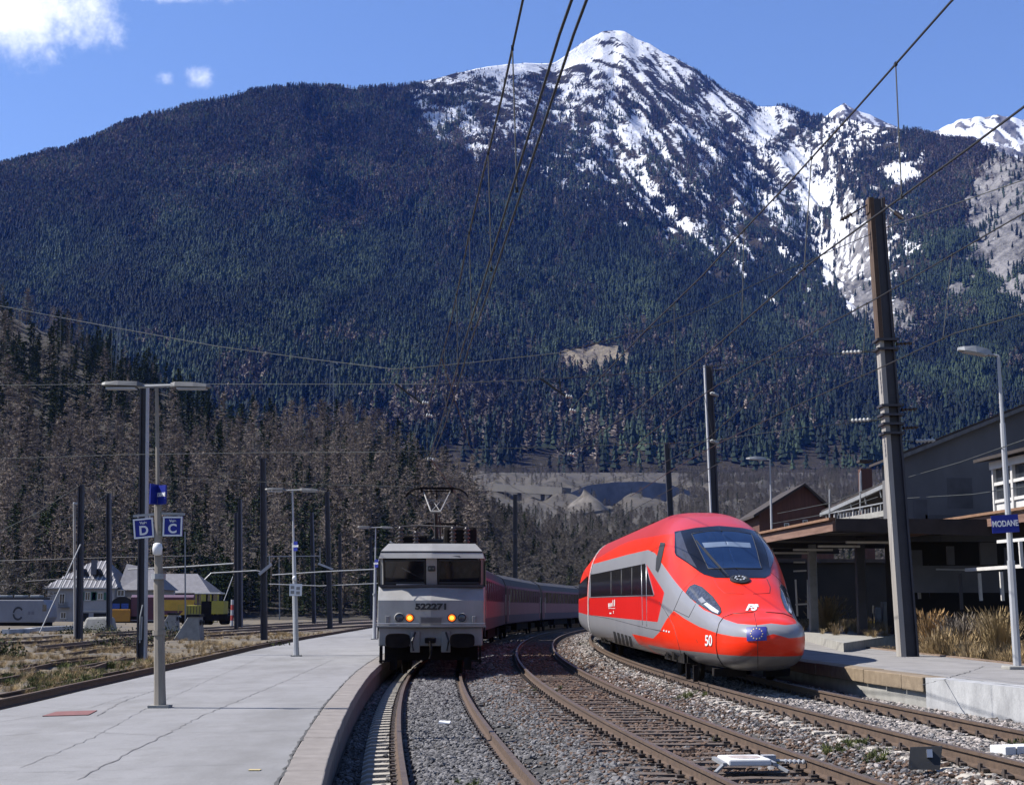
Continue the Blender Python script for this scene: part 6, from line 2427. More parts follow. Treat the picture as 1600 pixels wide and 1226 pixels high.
def grasses():
    r = random.Random(3)
    protos = [grass_blades(s, 110, .75, .62, M_STRAW, .006).mesh('tuft', M_STRAW) for s in (1, 2, 3)] + [grass_blades(4, 60, .75, .3, M_STRAW, .006).mesh('tuft', M_STRAW)]
    P, S, K, T = [], [], [], []
    # the strip of tall dry grass behind the right platform
    for i in range(240):
        y = r.uniform(25, 47); x = 11.15 + r.random() ** 1.3 * 4.2
        px = 800 + F_PX * x / y
        if px < 1335: continue
        tall = .28 + .95 * float(vnoise(x * .9, y * .6, 3))
        if px < 1425: tall *= .55
        P.append((x, y, .55)); S.append(tall * r.uniform(.75, 1.15)); K.append(r.randrange(4)); T.append(min(1, max(0, float(vnoise(x * 1.3, y * .8, 9)) * .8 + r.uniform(-.1, .3))))
    for i in range(90):
        q = gz(r.uniform(1250, 1420), r.uniform(978, 1006), .8)
        if q.x > 11.3: P.append((q.x, q.y, .5 if q.y < 42 else .98)); S.append(r.uniform(.3, .8)); K.append(r.randrange(4)); T.append(r.random())
    # seeds of grass over the left yard
    for i in range(5200):
        y = 16 + 85 * r.random() ** 1.2
        x = float(PLAT_L_BACK(y)) - .9 - r.random() * (2 + y * .22)
        if vnoise(x * .5, y * .35, 21) < .46: continue
        P.append((x, y, .14)); S.append(r.uniform(.12, .34)); K.append(r.randrange(3)); T.append(r.uniform(.1, .9))
    n = len(P)
    scatter('dry_grass', P, np.array(S), rng.uniform(0, 6.28, n), K, protos, T, label='dry straw-coloured grass of the yard and the strip behind the right platform')
    g = [grass_blades(s, 50, .45, .32, M_GREENG, .014).mesh('tuft', M_GREENG) for s in (11, 12)]
    P, S = [], []
    for i in range(2600):
        y = 18 + 30 * r.random()
        x = float(PLAT_L_BACK(y)) - .5 - r.random() * (1.5 + y * .16)
        if vnoise(x * .6 + 5, y * .4, 33) < .52: continue
        P.append((x, y, .13)); S.append(r.uniform(.2, .5))
    for (px, py, k, sp) in ((1075, 1096, 14, .35), (905, 1012, 10, .4), (1212, 1186, 8, .15), (1312, 1182, 10, .2), (1370, 1198, 8, .15), (1120, 1150, 6, .15), (845, 1075, 10, .5), (1320, 1176, 6, .2), (1600, 1190, 5, .2), (720, 1205, 3, .3)):
        q = gz(px, py, .05)
        for i in range(k):
            x, y = q.x + r.uniform(-sp, sp), q.y + r.uniform(-sp, sp) * 2
            P.append((x, y, float(bed_z(np.array(x), np.array(y))))); S.append(r.uniform(.14, .3))
    n = len(P)
    scatter('green_grass', P, np.array(S), rng.uniform(0, 6.28, n), rng.integers(0, 2, n), g, rng.random(n), label='sparse green grass and weeds between stones and along the platform')
    t = thing('dry_grass_clump', 'rounded straw-coloured ornamental grass clump on the far platform', 'grass clump', gz(1294, 986, 1.0))
    mb = grass_blades(77, 420, 1.35, .8, M_STRAW1, .014)
    mb.build('blades', M_STRAW1, t)
    t2 = thing('dry_grass_clump', 'orange-brown dry grass clump right of the big mast', 'grass clump', gz(1455, 1022, .6))
    m2 = mat('orange_straw', (.26, .14, .05), 1, scale=2, col2=(.42, .27, .12))
    grass_blades(78, 420, 1.25, .5, m2, .010).build('blades', m2, t2)
    m3 = mat('grey_dry_stalks', (.14, .115, .09), 1, scale=2, col2=(.27, .22, .17))
    t3 = thing('dry_weed_clump', 'grey-brown dead weed stalks in the middle of the dry grass strip', 'weeds', gz(1505, 1028, .6))
    grass_blades(79, 600, 1.15, .85, m3, .009).build('stalks', m3, t3)
    t4 = thing('dry_grass_clump', 'golden dry grass clump just left of the right lamp post', 'grass clump', gz(1560, 1032, .6))
    grass_blades(80, 600, 1.3, .8, M_STRAW1, .010).build('blades', M_STRAW1, t4)
    # green bushes of the left yard
    M_BUSH = obj_rand_mat('bush_leaves', (.02, .028, .012), (.085, .10, .045))

    def bush(px, py, w, h, lab, seed):
        p = gz(px, py, .12)
        t = thing('low_bush', lab, 'bush', p)
        rr = random.Random(seed)
        st = MB(); lv = MB()
        for i in range(14):
            a = rr.uniform(0, 2 * PI)
            st.tube([(0, 0, 0), (math.cos(a) * w * .4 * rr.random(), math.sin(a) * .5 * rr.random(), h * rr.uniform(.4, .9))], .018, 4, .006)
        for i in range(int(700 * max(1, w / 2))):
            x, y, z = rr.uniform(-w, w), rr.uniform(-.8, .8), abs(rr.gauss(0, .45)) * h
            if (x / w) ** 2 + (y / .9) ** 2 > 1: continue
            z *= (1 - .5 * (x / w) ** 2) * (0.7 + .6 * float(vnoise(x * 2 + seed, y * 2, 3)))
            v = Vector((rr.uniform(-1, 1), rr.uniform(-1, 1), rr.uniform(-.3, 1))).normalized() * .08
            nn = v.cross(Vector((rr.uniform(-1, 1), rr.uniform(-1, 1), rr.uniform(-1, 1)))).normalized() * .045
            c = Vector((x, y, z))
            lv.add([c - nn, c + v * .6, c + nn, c - v * .6], [(0, 1, 2, 3)])
        st.build('stems', M_BARK, t)
        lv.build('foliage', M_BUSH, t)
    bush(200, 1012, 1.9, .85, 'broad dark green bush left of the tall dark mast', 1)
    bush(268, 1000, 1.3, .8, 'dark green bush between the lamp post and the concrete buffer block', 2)
    bush(4, 1030, .8, .9, 'green bush cut off by the left border of the picture', 3)
    bush(118, 992, 1.1, .7, 'grey-green bush at the foot of the slim twin posts', 4)
    bush(425, 1016, .9, .3, 'small brown-green bush beside the second lamp post', 5)
    bush(160, 990, 1.4, .6, 'pale green bush at the foot of the second dark post', 6)


grasses()
# ================================================================ masts, lamps, signs, wires
def h_mast(name, label, base, top, w, m, group=None, cap=None, extra=None, flange_m=None, cat='catenary mast'):
    """H-section steel mast from base to top"""
    base, top = Vector(base), Vector(top)
    t = thing(name, label, cat, base, 0, group)
    v = top - base
    a, b = Vector((0, 0, -.3)), v
    f = w * .18
    for s in (-1, 1):
        mb = MB()
        o = Vector((s * (w / 2 - f / 2), 0, 0)); 
        mb.hexa([a + o + Vector((x, y, 0)) for x, y in ((-f / 2, -w / 2), (f / 2, -w / 2), (f / 2, w / 2), (-f / 2, w / 2))],
                [b + o * .86 + Vector((x, y, 0)) for x, y in ((-f / 2, -w * .43), (f / 2, -w * .43), (f / 2, w * .43), (-f / 2, w * .43))])
        mb.build('flange', (flange_m if (flange_m and s == 1) else m), t)
    mb = MB()
    mb.hexa([a + Vector((x, y, 0)) for x, y in ((-w / 2 + f, -w * .12), (w / 2 - f, -w * .12), (w / 2 - f, w * .12), (-w / 2 + f, w * .12))],
            [b + Vector((x, y, 0)) for x, y in ((-w * .43 + f, -w * .1), (w * .43 - f, -w * .1), (w * .43 - f, w * .1), (-w * .43 + f, w * .1))])
    mb.build('web', m, t)
    return t


def ins_px(mb, p, d, L=.5, r=.07, n=5):
    """string insulator lying along d"""
    d = Vector(d).normalized()
    q = d.to_track_quat('Z', 'Y').to_matrix()
    tmp = MB(); insulator(tmp, (0, 0, 0), L, r, n)
    mb.add([Vector(p) + q @ Vector(v) for v in tmp.v], tmp.f)


def right_masts():
    M_RUSTD = mat('brown_rusted_head', (.05, .03, .02), .9, scale=3, col2=(.12, .07, .045), bump=.3)
    M_MASTL = mat('sunlit_painted_flange', (.24, .215, .19), .8, scale=1.5, col2=(.42, .40, .37), streak=(2, 2, .2))  # pale flange paints the sunlit side; dark web and right flange the shaded front
    M_MAST = mat('grey_mast_paint', (.15, .14, .145), .75, scale=1.5, col2=(.24, .225, .22), bump=.2, streak=(2, 2, .25))
    base, top = at(1419, 1024, 37.0), at(1367, 312, 37.0)
    t = thing('catenary_mast', 'tall thick catenary mast with a rusty top, standing on the right platform', 'catenary mast', base)
    v = top - base
    w0, w1, fl = .23, .18, .13
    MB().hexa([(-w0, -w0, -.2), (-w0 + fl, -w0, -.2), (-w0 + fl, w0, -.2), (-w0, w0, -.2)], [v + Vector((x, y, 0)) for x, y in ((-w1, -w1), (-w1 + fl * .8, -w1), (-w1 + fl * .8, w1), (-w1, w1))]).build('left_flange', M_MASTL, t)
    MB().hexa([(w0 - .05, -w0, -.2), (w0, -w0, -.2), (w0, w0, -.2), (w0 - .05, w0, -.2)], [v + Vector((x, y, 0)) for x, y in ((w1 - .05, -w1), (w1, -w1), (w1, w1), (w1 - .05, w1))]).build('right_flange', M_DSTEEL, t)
    MB().hexa([(-w0 + fl, -.1, -.2), (w0 - .05, -.1, -.2), (w0 - .05, .1, -.2), (-w0 + fl, .1, -.2)], [v + Vector((x, y, 0)) for x, y in ((-w1 + fl * .8, -.1), (w1 - .05, -.1), (w1 - .05, .1), (-w1 + fl * .8, .1))]).build('web', M_DSTEEL, t)  # dark colour carries the shade of the mast front
    n = v.normalized()

    def on(f): return v * f
    for s in (-1, 1):
        MB().hexa([on(.68) + Vector((x, y, 0)) for x, y in ((s * .199 - .006, -.205), (s * .199 + .006, -.205), (s * .199 + .006, .205), (s * .199 - .006, .205))], [on(1.001) + Vector((x, y, 0)) for x, y in ((s * .184 - .006, -.19), (s * .184 + .006, -.19), (s * .184 + .006, .19), (s * .184 - .006, .19))]).build('rusted_upper_flange', M_RUSTD, t)
    MB().hexa([on(.68) + Vector((x, y, 0)) for x, y in ((-.20, -.202), (-.09, -.202), (-.09, -.19), (-.20, -.19))], [on(1.001) + Vector((x, y, 0)) for x, y in ((-.186, -.19), (-.08, -.19), (-.08, -.178), (-.186, -.178))]).build('rusted_flange_edge', M_RUSTD, t)
    for s in (-1, 1):
        MB().box(on(.985) + Vector((s * .205, 0, 0)), (.02, .34, .4)).build('head_plate', M_RUSTD, t)
    for f in (.67, .525, .485):
        mb = MB()
        for dz in (-.12, .12):
            mb.box(on(f) + Vector((0, 0, dz)), (.56, .56, .06))
        c = mb.build('wire_clamp', M_DSTEEL, t)
        i = MB(); ins_px(i, on(f) + Vector((.25, -.1, .02)), (1, -.2, .05), .4, .06, 4); i.build('insulator', M_INSUL, c)
    for px, py, ex, ey in ((1362, 316, 1312, 345), (1378, 316, 1412, 342)):
        a, b = at(px, py, 37) - base, at(ex, ey, 37 if ex < 1362 else 36) - base
        st = MB().tube([a, b], .022, 5).build('stay_wire', M_DSTEEL, t)
        i = MB(); d = (b - a); ins_px(i, a + d * .62, d, d.length * .34, .07, 4); i.build('insulator', M_INSUL, st)
    # next masts along the platform
    for px, ty, Y, w, lab in ((1113, 571, 58, .34, 'dark catenary mast rising behind the roof of the red train'), (1048, 694, 92, .38, 'thinner far catenary mast left of the one behind the red train'),
                              (805, 772, 118, .40, 'slim catenary mast beyond the coaches, in the middle of the picture')):
        tp = at(px - 6 * (px > 900), ty, Y); bs = at(px + 5 * (px > 900), 900, Y); bs.z = .5 if px > 900 else 0
        if px > 900: bs.x += .12
        m = h_mast('catenary_mast', lab, bs, tp, w, M_DSTEEL, group='masts between the tracks', flange_m=None)
        if px == 1113:
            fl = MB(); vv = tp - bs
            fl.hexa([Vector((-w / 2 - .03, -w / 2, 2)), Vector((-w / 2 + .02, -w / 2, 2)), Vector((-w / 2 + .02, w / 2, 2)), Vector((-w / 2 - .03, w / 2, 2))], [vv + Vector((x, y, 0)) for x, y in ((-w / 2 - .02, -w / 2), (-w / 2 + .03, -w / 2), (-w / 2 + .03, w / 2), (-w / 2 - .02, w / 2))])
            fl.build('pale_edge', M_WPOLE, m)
            for py in (618, 692):
                p = at(1122, py, 58) - bs
                c = MB(); ins_px(c, p, (-.6, -.6, .1), .5, .08, 4); c.build('insulator', M_WINS, m)
            p = at(1100, 580, 58) - bs
            MB().tube([p, p + Vector((.9, 0, .1))], .03, 5).build('bracket', M_DSTEEL, m)


right_masts()


def left_masts():
    MBL = mat('dark_blue_mast_paint', (.014, .014, .024), .6, scale=2, col2=(.03, .03, .045), bump=.1)
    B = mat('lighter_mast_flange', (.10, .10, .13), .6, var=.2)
    z = .16
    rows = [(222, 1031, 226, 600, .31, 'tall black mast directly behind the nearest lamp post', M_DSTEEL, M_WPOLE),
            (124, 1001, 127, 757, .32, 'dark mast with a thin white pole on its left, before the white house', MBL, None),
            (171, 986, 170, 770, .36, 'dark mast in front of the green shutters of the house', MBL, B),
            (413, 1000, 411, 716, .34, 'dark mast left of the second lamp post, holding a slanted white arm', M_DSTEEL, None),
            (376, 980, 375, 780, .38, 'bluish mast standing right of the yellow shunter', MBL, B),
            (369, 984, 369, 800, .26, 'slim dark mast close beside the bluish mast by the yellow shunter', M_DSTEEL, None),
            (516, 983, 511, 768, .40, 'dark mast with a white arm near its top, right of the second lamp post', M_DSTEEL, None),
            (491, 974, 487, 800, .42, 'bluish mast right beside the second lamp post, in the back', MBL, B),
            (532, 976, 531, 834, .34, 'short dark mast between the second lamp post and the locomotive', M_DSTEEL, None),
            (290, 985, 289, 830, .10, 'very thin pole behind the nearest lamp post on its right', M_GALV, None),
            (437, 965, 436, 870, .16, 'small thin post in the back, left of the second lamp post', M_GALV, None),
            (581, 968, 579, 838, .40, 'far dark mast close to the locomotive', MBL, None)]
    for bx, by, tx, ty, w, lab, m, fl in rows:
        b = gz(bx, by, z)
        tp = at(tx, ty, b.y)
        t = h_mast('yard_mast', lab, b, tp, w, m, 'masts of the left yard', flange_m=fl)
        h = tp.z - b.z
        if bx == 222:
            MB().box((-.03, -.22, 1.1), (.10, .08, .8)).build('handle_box', M_GALV, t)
            MB().tube([(-.03, -.27, .6), (-.05, -.27, 1.5), (.02, -.27, 1.9)], .025, 5).build('lever', M_GALV, t)
        if bx in (413, 516):
            s = b.y / F_PX
            sd_ = 1 if bx == 413 else -1
            A = MB()
            if bx == 413:
                pts = [(424, 881), (405, 897)]
                bar = [(421, 868), (421, 880)]
            else:
                pts = [(497, 880), (520, 889)]
                bar = [(500, 855), (500, 880)]
            P = [at(a, c, b.y - .3) - b for a, c in pts]
            A.bar(P[0], P[1], .16, .16); A.build('registration_arm', M_WPOLE, t)
            Q = [at(a, c, b.y - .3) - b for a, c in bar]
            MB().bar(Q[0], Q[1], .07, .07).build('drop_bracket', M_GALV, t)
            if bx == 413:
                MB().bar(at(421, 869, b.y) - b, at(500, 868, b.y + 5) - b, .05, .05).build('cross_bar', M_GALV, t)
        if bx == 124:
            pp = MB().tube([gz(117, 998, z) - b, at(116, 785, b.y) - b], .07, 6).build('white_pole', M_WPOLE, t)
            MB().box(at(120, 786, b.y) - b, (.3, .12, .1)).build('bracket', M_WPOLE, t)
        if bx == 171:
            for a, c in (((160, 966), (162, 900)),):
                pass
    # slanted guy rods
    for a, c, Y, lab in (((62, 988), (126, 850), 76, 'thin slanted guy rod leaning on the dark mast before the house'), ((350, 938), (364, 900), 120, 'thin slanted guy rod beside the yellow shunter')):
        p, q = at(*a, Y), at(*c, Y)
        tag(MB().tube([p, q], .035, 5).build('guy_rod', M_WPOLE), lab, 'guy rod')
    # pipes carried across the yard (lit thin beams)
    k = 0
    for pts, Y, r, lab in (([(200, 889), (290, 885), (365, 880)], 112, .06, 'pale horizontal pipe across the yard behind the nearest lamp post'),
                           ([(320, 905), (330, 895), (400, 891), (410, 893)], 105, .05, 'pale curved rod reaching left from the masts by the yellow shunter'),
                           ([(0, 876), (130, 872), (300, 868)], 130, .05, 'dark cable stretched across the yard above the white house'),
                           ([(425, 898), (500, 893), (585, 889)], 100, .045, 'pale thin rod across the yard behind the second lamp post'),
                           ([(40, 908), (100, 904), (150, 905), (152, 908)], 128, .05, 'dark hooked rod in front of the house roof'),
                           ([(420, 912), (500, 915), (590, 911)], 118, .04, 'lower grey rod across the yard left of the locomotive')):
        tag(MB().tube([at(a, c, Y) for a, c in pts], r, 5).build('cross_pipe', M_GALV if k not in (2, 4) else M_DSTEEL), lab, 'rod')
        k += 1


left_masts()


M_LHEAD = mat('dark_grey_lamp_housing', (.075, .078, .085), .6, scale=4, col2=(.14, .145, .155))
M_POLEB = mat('dirty_brown_pole', (.16, .14, .115), .7, scale=3, col2=(.34, .30, .25), streak=(1, 1, .25))


def lamp_post(label, base, top_px, arms=True, group='T-shaped platform lamps', group_i=1):
    base = Vector(base)
    top = at(top_px[0], top_px[1], base.y)
    t = thing('lamp_post', label, 'lamp post', base, 0, group)
    v = top - base
    h = v.z
    ln = lambda z: Vector((v.x * z / h, v.y * z / h, z))
    m = MB()
    m.box((0, 0, .02), (.34, .30, .05)); m.build('base_plate', M_CONC, t)
    m = MB(); m.tube([ln(0), ln(.35), ln(h * .40)], .105, 8, .085); m.build('lower_shaft', M_POLEB if group_i == 0 else M_WPOLE, t)
    m = MB(); m.tube([ln(h * .40), ln(h * .68)], .07, 8, .06); m.build('middle_shaft', M_POLEB if group_i == 0 else M_WPOLE, t)
    m = MB(); m.tube([ln(h * .68), ln(h - .02)], .035, 8, .03); m.build('upper_shaft', M_POLEB if group_i == 0 else M_WPOLE, t)
    MB().lathe([(.12, -.04), (.12, .05)], tuple(ln(h * .40)), 'z', 10).build('collar', M_GALV, t)
    a = MB(); a.tube([v + Vector((-.32, 0, .0)), v + Vector((.32, 0, .02))], .03, 6); a.build('cross_arm', M_GALV, t)
    for s in (-1, 1):
        q = MB()
        o = v + Vector((s * .24, 0, .0))
        prof = [(0, .05, .03), (.08, .10, .05), (.40, .12, .05), (.62, .11, .025), (.68, .08, .01)]
        vs, fs = [], []
        for dx, w, hh in prof:
            zz = .03 - dx * .03 * s
            for yy, z2 in ((-w, zz - .03), (w, zz - .03), (w * .7, zz + hh), (-w * .7, zz + hh)):
                vs.append(o + Vector((s * dx, yy, z2)))
        for i in range(len(prof) - 1):
            for k in range(4):
                k2 = (k + 1) % 4
                fs.append((i * 4 + k, i * 4 + k2, i * 4 + 4 + k2, i * 4 + 4 + k))
        fs += [(3, 2, 1, 0), tuple(4 * (len(prof) - 1) + k for k in range(4))]
        q.add(vs, fs)
        hd = q.build('lamp_head', M_LHEAD, t)
        MB().box(o + Vector((s * .36, 0, -.035)), (.5, .16, .03)).build('lamp_glass', M_WPOLE, hd)
    return t, v, ln


def sign(parent, c, w, h, s, m=None, size=.2, rot=0, tilt=0, frame=False, top=None, name='name_sign'):
    """enamel sign facing the camera side; rot about the vertical, tilt in its plane"""
    o = bpy.data.objects.new(name, MB().box((0, 0, 0), (w, .03, h)).mesh(name, M_BLUES))
    COL.objects.link(o); o.parent = parent
    o.location = c; o.rotation_euler = (0, tilt, rot)
    if frame:
        f = MB()
        for x in (-1, 1):
            f.box((x * (w / 2 - .016), -.018, 0), (.026, .012, h - .006)); f.box((0, -.018, x * (h / 2 - .016)), (w - .06, .012, .026))
        f.build('white_border', M_SIGNW, o)
    if top:
        text('lettering', top[0], top[1], M_SIGNW, o, (0, -.018, h * .27), (PI / 2, 0, 0), .003, bold=.002)
        text('lettering', s, size, M_SIGNW, o, (0, -.018, -h * .13), (PI / 2, 0, 0), .003, bold=.006)
    else:
        text('lettering', s, size, M_SIGNW, o, (0, -.018, 0), (PI / 2, 0, 0), .003, bold=.004, sx=.72)
    return o


def lamps():
    b = gz(250, 1105, ZPL)
    t, v, ln = lamp_post('nearest lamp post on the left platform, carrying the blue D and C track signs', b, (245, 604), group_i=0)
    m = MB(); m.tube([ln(1.18), ln(1.26)], .112, 8); m.build('shaft_band', M_POLEB, t)
    P = lambda px, py, dy=0: at(px, py, b.y + dy) - b
    # loudspeaker
    s = MB().lathe([(.03, -.10), (.075, -.08), (.085, .02), (.07, .09), (.03, .11)], tuple(P(246, 858, -.1)), 'z', 12)
    s.build('loudspeaker', mat('white_plastic', (.72, .73, .74), .5, var=.05), t, smooth=True)
    MB().bar(P(208, 806), P(243, 803), .03, .04).build('sign_arm', M_GALV, t)
    MB().bar(P(250, 802), P(289, 803), .03, .04).build('sign_arm', M_GALV, t)
    MB().tube([P(247, 795), P(249, 840)], .06, 8).build('yellow_banded_sleeve', mat('yellow_grey_sleeve', (.16, .14, .05), .7, scale=20, col2=(.35, .32, .28)), t)

    def track_sign(px, py, letter, tilt, rot, lab):
        o = thing('track_sign', lab, 'sign', at(px, py, b.y - .02))
        sign(o, (0, 0, 0), .335, .335, letter, None, .21, rot, tilt, True, ('Voie', .062), 'sign_plate')
        for sx in (-.1, .1):
            MB().tube([(sx, 0, .17), (sx, 0, .205)], .008, 4).build('hanger', M_GALV, o)
    track_sign(224.5, 825, 'D', R(-6), R(6), 'square blue track sign with a white letter D, hanging slightly tilted')
    track_sign(270, 822, 'C', R(0), R(-3), 'square blue track sign with a white letter C')
    o = thing('station_name_sign', 'small blue station name sign turned sideways above the D and C signs', 'sign', at(247, 773, b.y - .08))
    sign(o, (.065, -.03, 0), .26, .32, 'MODANE', None, .085, R(-42), 0, False, name='sign_plate')
    sign(o, (-.06, -.03, .01), .20, .34, '', None, .1, R(62), 0, False, name='sign_plate')
    # second lamp
    b2 = gz(463, 1025, ZPL)
    t2, v2, l2 = lamp_post('second lamp post along the left platform, with a white board on its shaft', b2, (457, 766))
    P2 = lambda px, py, dy=0: at(px, py, b2.y + dy) - b2
    MB().box(P2(462, 921, -.1), (.42, .03, .40)).build('notice_board', M_SIGNW, t2)
    for k, (dx, dz) in enumerate(((-.11, .08), (-.11, -.08), (.08, .05), (.08, -.1))):
        MB().box(P2(462, 921, -.12) + Vector((dx, 0, dz)), (.12, .01, .10)).build('notice', M_LGREYD, t2)
    MB().lathe([(.03, -.08), (.07, -.05), (.07, .03), (.03, .08)], tuple(P2(460, 903, -.1)), 'z', 10).build('loudspeaker', bpy.data.materials['white_plastic'], t2, smooth=True)
    o = thing('station_name_sign', 'tiny blue name sign on the second lamp post', 'sign', at(462, 853, b2.y - .1))
    sign(o, (0, 0, 0), .17, .32, 'MODANE', None, .09, R(-35), 0, False, name='sign_plate')
    # third
    b3 = gz(588, 984, ZPL); b3.y = 74; b3.x = (588 - 800) / F_PX * 74; b3.z = ZPL
    t3, v3, l3 = lamp_post('far lamp post rising just left of the locomotive roof', b3, (587, 824))
    o = thing('station_name_sign', 'blue name sign right at the left edge of the locomotive', 'sign', at(589, 880, 73.8))
    sign(o, (0, 0, 0), .28, .4, 'MODANE', None, .13, R(-35), 0, False, name='sign_plate')
    # the lamp post on the right platform: one head reaching left
    for bx, by, z, tx, ty, hx, hy, lab, sg, Yq in ((1590, 1045, ZPR, 1560, 556, 1497, 545, 'tall single-armed lamp post at the right border, with the station name sign', True, None),
                                               (1207, 900, None, 1203, 718, 1166, 716, 'thin lamp post behind the red train nose, its arm reaching left', False, 62)):
        if Yq is None:
            b = gz(bx, by, z)
        else:
            b = at(bx, by, Yq); b.z = .7
        t = thing('lamp_post', lab, 'lamp post', b, 0, 'single-armed platform lamps')
        v = at(tx, ty, b.y) - b
        h = v.z
        k = 1 if sg else .8
        if sg:
            MB().box((0, 0, .03), (.5, .5, .08)).build('base_plate', M_CONC, t, bevel=.02)
        MB().tube([(0, 0, 0), v * .34], .085 * k, 8, .08 * k).build('lower_shaft', M_WPOLE, t)
        MB().tube([v * .34, v * .78], .065 * k, 8, .055 * k).build('middle_shaft', M_WPOLE, t)
        MB().tube([v * .78, v], .04 * k, 8, .035 * k).build('upper_shaft', M_WPOLE, t)
        e = at(hx, hy, b.y) - b
        MB().tube([v, v.lerp(e, .25)], .03 * k, 6).build('arm', M_GALV, t)
        hd = MB()
        A, B_ = v.lerp(e, .18), e
        dv = (B_ - A)
        vs, fs = [], []
        prof = [(0, .05, .06), (.12, .10, .10), (.5, .14, .11), (.85, .13, .06), (1, .07, .03)]
        for f, w, hh in prof:
            c = A + dv * f
            for yy, zz in ((-w, -.03), (w, -.03), (w * .7, hh), (-w * .7, hh)):
                vs.append(c + Vector((0, yy, zz)))
        for i in range(len(prof) - 1):
            for q in range(4):
                q2 = (q + 1) % 4
                fs.append((i * 4 + q, i * 4 + q2, i * 4 + 4 + q2, i * 4 + 4 + q))
        fs += [(3, 2, 1, 0), tuple(4 * (len(prof) - 1) + q for q in range(4))]
        hd.add(vs, fs)
        ho = hd.build('lamp_head', M_GALV, t)
        MB().box(A + dv * .5 + Vector((0, 0, -.04)), (abs(dv.x) * .7, .2, .03), (0, math.atan2(dv.z, -dv.x) * 1, 0)).build('lamp_glass', M_WPOLE, ho)
        if sg:
            o = thing('station_name_sign', 'dark blue station name sign with white capitals on the right lamp post', 'sign', at(1570.5, 818, b.y - .12))
            sign(o, (0, 0, 0), .53, .36, 'MODANE', None, .165, R(-8), R(-3), False, name='sign_plate')


lamps()


# ---------------------------------------------------------------- wires
M_WIRE = mat('dark_copper_wire', (.010, .009, .009), .6, var=.3)
M_WIRE2 = mat('weathered_cable', (.05, .055, .05), .6, var=.3)


def sag(a, b, s, n=12):
    a, b = Vector(a), Vector(b)
    return [a.lerp(b, i / n) + Vector((0, 0, -4 * s * (i / n) * (1 - i / n))) for i in range(n + 1)]


def wire(name, lab, pts, r, m=None, group=None, cat='overhead wire'):
    return tag(MB().tube(pts, r, 5).build(name, m or M_WIRE), lab, cat, group)


def dropper(parent, a, b, r=.0065, clamp=True):
    o = MB().tube([a, b], r, 4).build('dropper', M_WIRE, parent)
    if clamp:
        for p in (a, b):
            MB().box(p, (.025, .05, .035)).build('clamp', M_WIRE, o)


def fit(pts, z):
    return [gz(a, b, z) for a, b in pts]


def contact_line(tag_txt, cpts, zc, mpts, zm, drops, pair, rm=.0115):
    C = fit(cpts, zc); M = fit(mpts, zm)
    # run on beyond the first support along the track
    mo = wire('messenger_wire', f'upper carrying wire {tag_txt}', M, rm, group='carrying wires')
    for k in range(2 if pair else 1):
        dx = (k - .5) * .09 if pair else 0
        co = wire('contact_wire', f'{"left " if (pair and k == 0) else "right " if pair else ""}contact wire {tag_txt}', [p + Vector((dx, 0, 0)) for p in C], .0105, group='contact wires')

    def on(P, y):
        for a, b in zip(P[:-1], P[1:]):
            if (a.y - y) * (b.y - y) <= 0:
                return a.lerp(b, (y - a.y) / (b.y - a.y + 1e-9))
        return None
    for y in drops:
        a, b = on(M, y), on(C, y)
        if a and b: dropper(mo, a, b)
    return C, M


